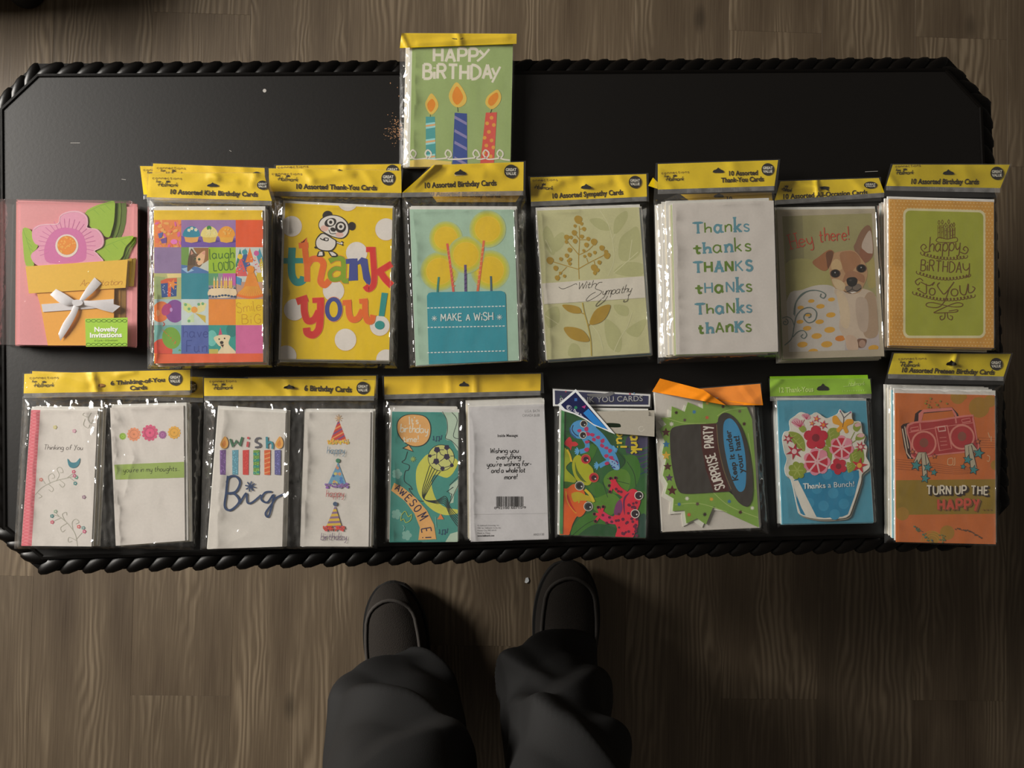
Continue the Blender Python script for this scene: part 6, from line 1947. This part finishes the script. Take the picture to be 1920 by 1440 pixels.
# orange frog
OG = (222, 100, 24)
d.part('orange_frog', 'orange frog with grey eyes')
d.poly([(110, 960), (160, 940), (220, 900), (290, 930), (330, 1020), (330, 1130), (290, 1190), (250, 1190), (210, 1260), (180, 1340), (110, 1360), (100, 1200)], (214, 92, 26), True)
d.poly([(170, 960), (230, 910), (300, 950), (330, 1060), (320, 1150), (280, 1195), (240, 1180), (190, 1100)], OG, True)
d.poly([(150, 960), (180, 1060), (245, 1160), (220, 1150), (170, 1080), (145, 1010)], (228, 160, 40), True).poly([(165, 990), (200, 1080), (240, 1155), (190, 1100), (160, 1030)], (176, 36, 28), True)
d.poly([(200, 990), (260, 970), (330, 1000), (380, 1010), (405, 1060), (330, 1050), (270, 1050), (220, 1060)], (172, 152, 26), True)
for k in range(4): d.line([(280, 1005), (205+k*20, 990+k*25)], 14, (172, 152, 26), caps=True)
d.line([(320, 950), (370, 1000), (402, 1062)], 24, (190, 170, 34), True)
d.poly([(100, 1310), (160, 1300), (185, 1340), (160, 1365), (95, 1355)], (220, 90, 30), True)
for x, y in ((272, 916), (350, 1102)): d.disc(x, y, 42, (206, 200, 190), n=28).disc(x, y, 37, (70, 74, 72), n=28).disc(x, y, 26, (22, 24, 26)).disc(x+18, y+6, 7, (235, 235, 235))
# red spotted frog
RF = (200, 34, 58)
d.part('red_frog', 'red frog with dark spots')
d.line([(690, 1000), (620, 950), (575, 890)], 62, RF, True).line([(640, 1230), (540, 1220), (460, 1170)], 70, (196, 40, 84), True)
for x0, y0, ends in ((575, 900, ((550, 850), (595, 845), (540, 915), (545, 970))), (460, 1175, ((440, 1110), (485, 1105), (405, 1170), (415, 1235)))):
    for e in ends: d.line([(x0, y0), e], 24, RF, caps=True).disc(e[0], e[1], 15, (120, 22, 60))
d.poly([(680, 1000), (740, 945), (800, 970), (820, 1060), (790, 1150), (800, 1260), (770, 1340), (740, 1384), (600, 1384), (610, 1300), (570, 1210), (610, 1150), (600, 1080)], RF, True)
d.poly([(580, 1160), (600, 1080), (640, 1040), (660, 1110), (640, 1170), (600, 1180)], (110, 46, 96), True).poly([(720, 980), (680, 1050), (680, 1180), (664, 1100), (672, 1020)], (86, 24, 70), True)
for k in range(44):
    x, y = rr.uniform(600, 790), rr.uniform(960, 1370)
    if x < 690 and y < 1190: continue
    d.disc(x, y, rr.uniform(9, 15), (90, 18, 52), n=10)
for x, y in ((620, 965), (600, 945), (480, 1180), (515, 1250), (560, 1240), (540, 1200), (600, 1230), (625, 1170), (645, 970)): d.disc(x, y, 12, (90, 18, 52), n=10)
for x, y in ((805, 1004), (772, 1168)): d.disc(x, y, 40, (222, 216, 206), n=28).disc(x, y, 33, (30, 14, 26), n=28).disc(x+15, y+6, 7, (235, 235, 235))
d.part('lettering')
YT = (214, 190, 40)
d.hand('thank', (735, 345), (735, 625), 100, YT, 19, gap=2.4).hand('you!', (610, 360), (610, 565), 88, YT, 17, gap=2.4)
d.part('fold_line').line([(124, 240), (108, 1350)], 26, (64, 124, 72))
d.flush()
NAVY = (26, 30, 66)
h = p.header([(62, 186), (756, 225), (752, 312), (64, 308)], 0.0105, 0.0060, (186, 186, 186), frame=B3, name='header', crumple=0.0)
h.part('navy_panel').poly([(76, 197), (742, 236), (740, 298), (78, 296)], NAVY)
for x, y, c in ((155, 205, (150, 50, 70)), (610, 222, (170, 50, 80)), (640, 218, (90, 120, 150)), (120, 240, (40, 90, 60))): h.disc(x, y, 6, c, n=8)
h.part('title').text('8 THANK YOU CARDS', (112, 292), (706, 276), 40, (40, 40, 44), bold=1)
h.layer += 2
h.text('8 THANK YOU CARDS', (110, 288), (703, 272), 38, (152, 152, 156), bold=0)
h.part('hang_slot').poly([(310, 222), (430, 218), (480, 205), (495, 222), (430, 246), (330, 240)], (96, 96, 98), True)
h.flush()
zt = p.ztop
# plastic hang tab and the folded printed tag lying over the card
tab = slab('hang_tab', [(410, 246), (948, 236), (946, 474), (560, 442)], L1, zt+0.0042, 0.0004, ink((150, 145, 134), 185, 0.35), p.root, label='translucent grey plastic hang tab')
dd = Draw(tab, L1, zt+0.0042, 185)
dd.part('slot').poly([(520, 352), (622, 356), (642, 372), (632, 390), (530, 386)], (24, 34, 22), True)
dd.line([(828+24*math.cos(a*math.pi/8), 404+22*math.sin(a*math.pi/8)) for a in range(15)], 5, (170, 166, 156)).flush()
tag = slab('folded_tag', [(75, 186), (238, 46), (592, 452), (540, 432), (470, 400), (400, 372), (320, 318), (220, 270), (120, 240)], L1, zt+0.0052, 0.0004, ink((205, 208, 210), 185), p.root, label='white edged navy tag folded down over the card')
dd = Draw(tag, L1, zt+0.0052, 185)
dd.part('navy_panel').poly([(105, 186), (236, 74), (530, 412), (470, 392), (400, 362), (330, 310), (240, 265), (140, 226)], NAVY).poly([(305, 262), (352, 222), (524, 408), (470, 392), (400, 362)], (40, 110, 176))
dd.disc(238, 212, 14, (40, 110, 80)).rect(226, 128, 250, 154, (50, 90, 150)).poly([(290, 205), (330, 190), (318, 222)], (150, 50, 110))
dd.disc(180, 215, 30, (140, 140, 150), 22, 0.7).text('8', (166, 218), (192, 240), 28, NAVY, bold=1).text('Thank You', (210, 240), (300, 306), 20, (190, 190, 200), bold=1).flush()
p.finish(margin=4, seal=0)

# ------------------------------------------------------------------ surprise party hat pack
mq = [(786, 214), (1484, 306), (1530, 1172), (842, 1202)]
p = Pack('surprise party card pack with a black top hat and orange folded header', B3, [mq], [(768, 204), (1546, 298), (1606, 1228), (824, 1216)], 0.0005, 0.0095, 198, 'wcwcw', (0.004, -0.001), 131, front=(190, 184, 176),
         ridges=[((1520, 320), (1590, 1210), 0.0016, 20), ((790, 400), (830, 1200), 0.0014, 16), ((780, 560), (860, 620), 0.0014, 30)])
zt = p.ztop
GP = ink((112, 146, 58), 188)
spiky = [(908, 310), (1000, 350), (1022, 280), (1130, 328), (1128, 268), (1220, 290), (1290, 300), (1440, 310), (1478, 400), (1500, 700), (1528, 1172), (1320, 1078), (1204, 1020), (1150, 1150), (1088, 1106), (1012, 1142), (1000, 1048), (915, 1055), (922, 966), (862, 930), (880, 860), (845, 800), (868, 690), (840, 640), (858, 560), (820, 470), (870, 440), (830, 392), (905, 388)]
p.extra = 0.0030
under = slab('card_copy', [(x-26, y+22) for x, y in spiky[:6]] + [(1290, 322), (1290, 1060)] + [(x-26, y+22) for x, y in spiky[12:]], B3, zt+0.0010, 0.0005, ink((198, 196, 186), 188), p.root)
burst = slab('starburst_card', spiky, B3, zt+0.0022, 0.0006, GP, p.root, label='green spiky starburst card')
d = Draw(burst, B3, zt+0.0022, 188)
for pts in ([(1440, 320), (1300, 340), (1230, 380)], [(860, 390), (1000, 430), (1150, 430)], [(1200, 920), (1320, 1020), (1520, 1100)], [(930, 1010), (1100, 1000), (1300, 1060)], [(1450, 500), (1480, 700), (1500, 900)]): d.part('swirl_line').line(pts, 5, (150, 172, 96), True)
d.part('star')
for x, y, r, c, n in ((940, 355, 17, (50, 26, 18), 8), (1067, 350, 18, (50, 110, 160), 8), (1158, 390, 17, (186, 84, 52), 8), (1160, 286, 16, (196, 150, 50), 8), (1272, 312, 16, (60, 26, 20), 8), (1390, 345, 16, (96, 80, 60), 8), (1000, 408, 16, (84, 66, 56), 8), (906, 436, 20, (206, 204, 190), 8), (1422, 435, 18, (60, 22, 20), 8),
                      (866, 495, 34, (74, 24, 22), 5), (868, 580, 28, (50, 106, 150), 5), (868, 660, 34, (200, 160, 50), 5), (878, 738, 32, (70, 22, 20), 5), (890, 818, 30, (80, 50, 86), 5), (910, 908, 38, (74, 20, 20), 5),
                      (1016, 965, 19, (206, 204, 190), 8), (960, 1006, 17, (50, 106, 150), 8), (1090, 1003, 17, (90, 66, 60), 8), (1190, 970, 18, (200, 150, 50), 8), (1316, 986, 17, (50, 106, 150), 8), (1030, 1080, 17, (186, 84, 52), 8), (1142, 1078, 18, (40, 24, 18), 8), (1395, 1062, 18, (64, 26, 20), 8), (1480, 1033, 18, (206, 204, 190), 8)):
    d.part('star').star(x, y, r, c, n, 0.45)
d.flush()
HT = (52, 47, 42)
hat = slab('top_hat', smooth_path([(900, 480), (950, 450), (1050, 438), (1130, 436), (1225, 430), (1240, 390), (1270, 360), (1310, 360), (1370, 410), (1420, 500), (1460, 640), (1482, 800), (1482, 940), (1462, 1005), (1430, 1022), (1380, 990), (1330, 920), (1330, 915), (1250, 918), (1100, 928), (1000, 930), (960, 915), (930, 840), (905, 700), (896, 580)], True, 3), B3, zt+0.0030, 0.0006, ink(HT, 188), p.root, label='black top hat')
d = Draw(hat, B3, zt+0.0030, 188)
d.part('hat_band').poly([(1112, 438), (1222, 430), (1230, 560), (1262, 740), (1322, 912), (1205, 920), (1150, 760), (1120, 600)], (66, 22, 18))
d.part('blue_oval').poly([(1275, 440), (1300, 400), (1340, 405), (1390, 480), (1425, 620), (1436, 760), (1430, 880), (1400, 918), (1365, 890), (1320, 780), (1290, 650), (1275, 540)], (50, 126, 168), True)
d.part('hat_rim_line').line([(1226, 440), (1240, 600), (1280, 770), (1330, 900)], 4, (120, 96, 60), True)
d.layer += 2
d.part('lettering')
d.hand('SURPRISE', (1282, 890), (1212, 640), 66, (206, 200, 190), 10, gap=2.2, wob=2).hand('PARTY', (1208, 600), (1196, 450), 66, (206, 200, 190), 10, gap=2.2)
d.part('lettering').text('Keep it under', (1380, 838), (1325, 480), 38, (28, 34, 40), bold=1).text('your hat!', (1422, 780), (1384, 515), 38, (28, 34, 40), bold=1)
d.flush()
OH = (222, 130, 24)
h = p.header([(1095, 186), (1536, 150), (1556, 302), (1288, 302)], 0.0150, 0.0080, OH, [((1420, 180), (1500, 280), 0.0008, 40)], label='orange header')
fo, fz = header_sheet(p.root, B3, [(824, 112), (1132, 192), (1292, 302), (768, 206)], TABLE_Z+0.0175, TABLE_Z+0.0110, OH, 188, [((1140, 270), (1180, 235), 0.002, 24), ((830, 112), (1290, 300), 0.0006, 40)], 5, 'header_fold', label='orange header corner folded over')
p.finish(margin=8, seal=0)

# ------------------------------------------------------------------ bouquet in a pot pack
nq = [(135, 350), (716, 356), (766, 1156), (165, 1166)]
p = Pack('blue thank-you card pack with a flower bouquet in a blue pot', B4, [nq], [(84, 346), (748, 340), (798, 1166), (132, 1192)], 0.0005, 0.0110, 196, 'bwbwbw', (-0.001, -0.001), 141, front=(70, 138, 160),
         ridges=[((110, 380), (145, 1170), 0.0016, 18), ((740, 380), (785, 1150), 0.0012, 16)])
zt = p.ztop
boq = [(165, 600), (180, 560), (215, 550), (210, 490), (250, 455), (290, 430), (350, 450), (390, 432), (450, 470), (490, 460), (530, 440), (545, 412), (575, 440), (620, 425), (622, 460), (635, 490), (680, 495), (690, 560), (712, 590), (700, 630), (722, 660), (715, 720), (738, 765), (735, 800), (690, 840), (680, 900), (620, 1080), (600, 1115), (560, 1130), (440, 1138), (350, 1128), (280, 1105), (262, 1060), (222, 880), (190, 850), (180, 800), (195, 740), (180, 700), (170, 650)]
p.extra = 0.0022
wb = slab('bouquet_card', smooth_path(boq, True, 3), B4, zt+0.0024, 0.0008, ink((190, 186, 176), 182), p.root, label='white edged die cut bouquet card')
slab('bouquet_copy', smooth_path([(x+9, y+12) for x, y in boq], True, 3), B4, zt+0.0014, 0.0005, ink((120, 118, 108), 182), p.root)  # lower copy, its white darkened in the ink to read as shaded
d = Draw(wb, B4, zt+0.0024, 182)
POT = (26, 112, 146)
d.part('pot').poly([(240, 880), (262, 1000), (278, 1080), (300, 1108), (380, 1120), (440, 1128), (560, 1120), (596, 1105), (640, 985), (672, 860), (668, 815), (500, 800), (320, 830)], POT)
for x, y in ((392, 935), (500, 965), (610, 950), (436, 1048), (570, 1035), (340, 1030), (460, 840), (600, 850), (510, 1105)): d.disc(x, y, 35, (44, 124, 156), n=20)
d.poly([(225, 885), (268, 880), (390, 1122), (320, 1115), (290, 1060)], (192, 188, 178)).poly([(236, 905), (256, 985), (300, 1105), (285, 1098), (262, 1030)], POT)
LF = (120, 134, 46)
for k, pts in enumerate(([(205, 565), (270, 570), (310, 620), (310, 690), (250, 650)], [(470, 545), (530, 540), (540, 590), (490, 660), (450, 640)], [(440, 650), (490, 690), (480, 760), (430, 720)], [(620, 690), (690, 670), (700, 760), (640, 780), (610, 750)], [(590, 760), (650, 790), (600, 830)])):
    d.part('leaf').poly(pts, LF, True)
    a, b = pts[0], pts[3] if len(pts) > 3 else pts[2]
    d.line([a, b], 4, (156, 160, 84))
    for t in (0.25, 0.45, 0.65): d.line([(a[0]+(b[0]-a[0])*t, a[1]+(b[1]-a[1])*t), (a[0]+(b[0]-a[0])*t+26, a[1]+(b[1]-a[1])*t-18)], 3, (156, 160, 84))
d.part('thistle').poly([(225, 500), (255, 470), (300, 500), (310, 530), (280, 540)], (186, 140, 150), True).poly([(272, 535), (305, 520), (322, 550), (295, 565)], (130, 142, 60), True)
for k in range(6): d.line([(285, 530), (225+k*17, 495-k*3)], 4, (160, 50, 80))
d.part('thistle').poly([(290, 450), (330, 440), (350, 470), (320, 480)], (186, 140, 150), True)
for k in range(5): d.line([(325, 478), (298+k*11, 446)], 3, (160, 50, 80))
d.part('bud').poly([(630, 540), (640, 505), (670, 500), (680, 530), (655, 560)], LF, True).poly([(640, 512), (668, 500), (680, 520), (650, 528)], (190, 150, 150), True)
d.part('bud').poly([(645, 610), (660, 575), (700, 572), (705, 600), (670, 616)], LF, True).poly([(655, 590), (680, 570), (706, 580), (690, 598)], (190, 150, 150), True)
d.line([(640, 560), (610, 620)], 4, LF).line([(650, 615), (615, 640)], 4, LF)
d.part('butterfly').poly([(560, 505), (520, 455), (495, 465), (500, 505), (540, 520), (520, 545), (535, 565), (562, 540), (580, 570), (600, 560), (590, 525), (630, 505), (628, 480), (590, 478)], (206, 146, 34), True).line([(562, 530), (568, 470), (545, 425)], 4, (60, 50, 60), True).line([(568, 470), (612, 432)], 3.5, (60, 50, 60)).disc(545, 424, 5, (150, 60, 120), n=8).disc(612, 432, 5, (150, 60, 120), n=8)
CR, PKK = (166, 26, 48), (192, 122, 138)
d.part('red_flower').flower(385, 600, 82, CR, 5, 0.42, center=(112, 18, 34), rot=-1.57, cr=0.32)
for x, y, r, rot in ((555, 665, 82, 0.2), (392, 758, 92, 0.0)):
    d.part('pink_flower').flower(x, y, r, PKK, 7, 0.36, rot=rot).disc(x, y, r*0.78, CR, n=28)
    for k in range(7):
        a = rot+2*math.pi*k/7+0.45
        d.line([(x+8*math.cos(a), y+8*math.sin(a)), (x+r*0.8*math.cos(a), y+r*0.8*math.sin(a))], 12, (206, 168, 170), caps=True)
d.part('red_flower').flower(535, 788, 56, CR, 5, 0.42, center=(112, 18, 34), rot=0.5, cr=0.34)
d.part('green_flower').flower(262, 815, 60, (120, 134, 40), 7, 0.34)
for k in range(6): d.line([(262, 815), (262+36*math.cos(k*1.047), 815+36*math.sin(k*1.047))], 8, (140, 150, 70), caps=True)
for x, y, r, n, c, cc in ((203, 607, 38, 6, (150, 34, 54), (206, 170, 170)), (243, 690, 58, 6, (156, 30, 50), (206, 176, 176)), (680, 660, 40, 7, (160, 34, 54), (206, 170, 160)), (672, 782, 56, 5, (172, 30, 44), (206, 160, 60)), (390, 475, 28, 5, (180, 60, 80), (206, 150, 60)), (435, 515, 34, 6, (176, 44, 66), (214, 130, 40)), (360, 505, 22, 5, (180, 70, 80), (206, 150, 60))):
    d.part('star_flower').star(x, y, r, c, n, 0.36, 0.2).disc(x, y, r*0.3, cc, n=10)
d.layer += 2
d.part('lettering').text('Thanks a Bunch!', (302, 936), (642, 920), 34, (206, 210, 206), bold=0)
d.hand('Thanks', (304, 936), (448, 928), 34, (206, 210, 206), 4.5, serif=0.8, gap=2.2)
d.flush()
GH = (128, 168, 40)
h = p.header([(82, 216), (742, 214), (752, 310), (84, 328)], 0.0095, 0.0050, GH, [((90, 270), (150, 220), 0.0016, 30), ((640, 230), (720, 300), 0.0010, 40)])
bh, bz = header_sheet(p.root, B4, [(82, 196), (726, 186), (734, 250), (84, 250)], TABLE_Z+0.006, TABLE_Z+0.0035, (112, 156, 34), 182, (), 9, 'header_back')
h.part('title').text('12 Thank-Yous', (138, 302), (370, 296), 32, (176, 198, 110), bold=1)
h.part('maker_lettering').hand('Hallmark', (600, 258), (705, 254), 26, (176, 200, 110), 2.6, shear=0.35, gap=0.8).line([(566, 262), (640, 258)], 2.5, (176, 200, 110)).text('STATIONERY', (560, 298), (712, 292), 10, (176, 200, 110), track=0.5)
hang_hole(h, 432, 268, 1.1, 1.2)
h.flush(); p.finish(margin=8)

# ------------------------------------------------------------------ preteen boombox pack
oq = [(908, 305), (1563, 320), (1570, 1301), (914, 1286)]
p = Pack('orange preteen birthday card pack with a red boombox', B4, [oq], [(838, 240), (1622, 252), (1582, 1316), (836, 1292)], 0.0005, 0.0190, 184, 'wcbwcwbcw', (-0.002, 0.007), 151, front=(176, 96, 44),
         ridges=[((1590, 300), (1578, 1300), 0.0014, 16), ((860, 300), (850, 1280), 0.0016, 14)])
d = p.draw()
OL, OL2 = (128, 104, 28), (146, 108, 34)
d.part('olive_band').poly([(910, 880), (1570, 872), (1572, 1100), (912, 1108)], OL)
for x, y, r in ((1460, 400, 68), (1320, 330, 48), (1530, 360, 40), (1250, 1225, 48), (1160, 1260, 40), (955, 1100, 44), (1570, 780, 34), (1360, 330, 20)): d.disc(x, y, r, OL2)
for r in (70, 56, 42): d.line([(1150+r*math.cos(a*math.pi/10), 1285+r*math.sin(a*math.pi/10)) for a in range(10, 21)], 6, (160, 120, 40))
d.part('staff_lines')
for k in range(5): d.line([(912, 740+k*16), (1100, 760+k*15), (1300, 790+k*12), (1420, 800+k*8)], 3, (136, 70, 34), True).line([(1450, 600+k*16), (1566, 605+k*15)], 3, (136, 70, 34))
for pts in ([(1255, 740), (1255, 775), (1285, 775), (1285, 735), (1255, 740)], [(1300, 730), (1300, 775), (1290, 780)], [(1512, 715), (1530, 725), (1525, 755), (1512, 750)], [(1520, 565), (1530, 600)], [(1540, 590), (1540, 625)]): d.line(pts, 4, (190, 160, 120), True)
RB, RBL, RP = (150, 44, 46), (186, 108, 100), (46, 26, 26)
d.part('boombox', 'red boombox with two round speakers')
d.poly([(945, 525), (960, 510), (1000, 500), (1020, 710), (1030, 740), (990, 738), (965, 660)], RP).line([(955, 540), (985, 700), (1010, 735)], 8, (186, 170, 150)).line([(970, 525), (995, 670)], 6, (186, 170, 150))
d.poly([(1040, 440), (1070, 418), (1280, 398), (1320, 440), (1330, 470), (1300, 475), (1290, 420), (1090, 440), (1075, 470), (1070, 500), (1030, 505)], RP)
d.poly([(1062, 440), (1090, 415), (1280, 400), (1308, 440), (1318, 470), (1305, 470), (1282, 418), (1095, 434), (1080, 495), (1060, 497)], RBL)
d.poly([(988, 510), (1180, 480), (1400, 448), (1425, 470), (1448, 600), (1462, 660), (1430, 690), (1200, 715), (1030, 740), (1005, 640)], RBL, True)
d.poly([(1000, 520), (1180, 492), (1400, 460), (1415, 480), (1440, 600), (1452, 655), (1420, 680), (1200, 706), (1035, 728), (1014, 640)], RB, True)
d.line([(1000, 565), (1200, 530), (1425, 500)], 5, RBL).line([(1070, 505), (1075, 550)], 10, RBL).line([(1305, 470), (1310, 505)], 10, RBL).line([(1010, 535), (1060, 527), (1062, 548), (1012, 556), (1010, 535)], 5, RBL).line([(1345, 480), (1400, 470), (1404, 492), (1350, 500), (1345, 480)], 5, RBL)
d.line([(1170, 530), (1250, 518), (1280, 670), (1200, 685), (1170, 530)], 6, RBL).line([(1188, 530), (1235, 524), (1240, 552), (1195, 558), (1188, 530)], 6, (206, 160, 150)).line([(1200, 600), (1245, 596)], 5, RBL).line([(1203, 625), (1248, 622)], 5, RBL).line([(1207, 650), (1252, 646)], 5, RBL)
for x, y in ((1097, 637), (1348, 595)): d.disc(x, y, 84, (188, 116, 104), 84).disc(x, y, 72, RB).disc(x, y, 66, (152, 40, 44)).disc(x, y-4, 30, (120, 66, 52), 32, n=9)
d.part('sound_stars')
for pts in ([(1060, 695), (1110, 695), (1140, 780), (1120, 790), (1085, 720), (1050, 790), (1030, 760)], [(1080, 705), (1105, 700), (1120, 860), (1090, 870)], [(1365, 650), (1415, 635), (1465, 700), (1440, 715), (1400, 660), (1390, 740), (1370, 730)], [(1390, 655), (1410, 650), (1445, 800), (1405, 812)]):
    d.poly(pts, (160, 152, 130)).line(pts, 3, RP, closed=True)
for x, y, r in ((1045, 782, 42), (1122, 795, 34), (1163, 828, 26), (1105, 868, 36), (1385, 745, 36), (1355, 790, 22), (1425, 812, 36), (1458, 702, 42)):
    d.star(x, y, r, RP, 5, 0.48, 0.2).star(x, y, r*0.82, (52, 120, 122), 5, 0.46, 0.2)
for x, y, r in ((1022, 692, 22), (1167, 722, 20), (1452, 625, 22)): d.star(x, y, r, RP, 5, 0.45).star(x, y, r*0.7, (176, 96, 60), 5, 0.45)
d.part('doodle')
rr = random.Random(6)
for k in range(22): d.disc(1040+k*5+rr.uniform(-12, 12), 1185+k*5+rr.uniform(-8, 8), rr.uniform(3, 8), rr.choice([(60, 66, 80), (90, 90, 60), (70, 110, 90)]), n=7)
for k in range(14): d.disc(1305+k*13, 1200+0.35*k*k+rr.uniform(-4, 4), rr.uniform(3, 7), (80, 66, 50), n=7)
for k in range(12): d.disc(1195+rr.uniform(0, 40), 1250+rr.uniform(-10, 40), 5, (90, 110, 70), n=7).disc(1100+rr.uniform(0, 150), 340+rr.uniform(0, 70), rr.uniform(3, 9), (128, 120, 50), n=7)
d.layer += 3
d.part('lettering')
for dx, dy, c in ((9, 9, (40, 26, 22)), (6, 6, (40, 26, 22)), (3, 3, (40, 26, 22)), (0, 0, (206, 196, 176))):
    wd = 15 if c[0] < 100 else 10
    d.hand('TURN', (1122+dx-6, 972+dy), (1278+dx-6, 972+dy), 56, c, wd, gap=2.6, seed=3).hand('UP', (1308+dx-4, 970+dy), (1378+dx-4, 970+dy), 54, c, wd, gap=2.6).hand('THE', (1412+dx-4, 972+dy), (1522+dx-4, 974+dy), 54, c, wd, gap=2.8)
d.part('lettering')
for dx, dy, c, wd in ((8, 8, (120, 72, 34), 17), (4, 4, (120, 72, 34), 17), (0, 0, (176, 70, 54), 15)):
    d.hand('HAPPY', (1192+dx, 1072+dy), (1458+dx, 1070+dy), 66, c, wd, gap=3.2)
for k in range(3): d.disc(1490+k*24, 1075, 5, (120, 80, 36), n=8)
d.flush()
h = p.header([(900, 44), (1670, 48), (1622, 196), (860, 180)], 0.0120, 0.0070, (188, 168, 18), [((1310, 45), (1290, 120), 0.003, 26), ((1110, 60), (1200, 170), 0.0008, 50)])
maker_mark(h, ((930, 87), (1112, 84)), frm=(938, 108), mark=((948, 132), (1066, 132)))
h.part('title').text('10 Assorted Preteen Birthday Cards', (943, 168), (1560, 184), 31, DARK, bold=1, shear=0.2)
badge(h, 1573, 115, 41)
hang_hole(h, 1278, 108, 0.95, 1.1)
h.flush(); p.finish()
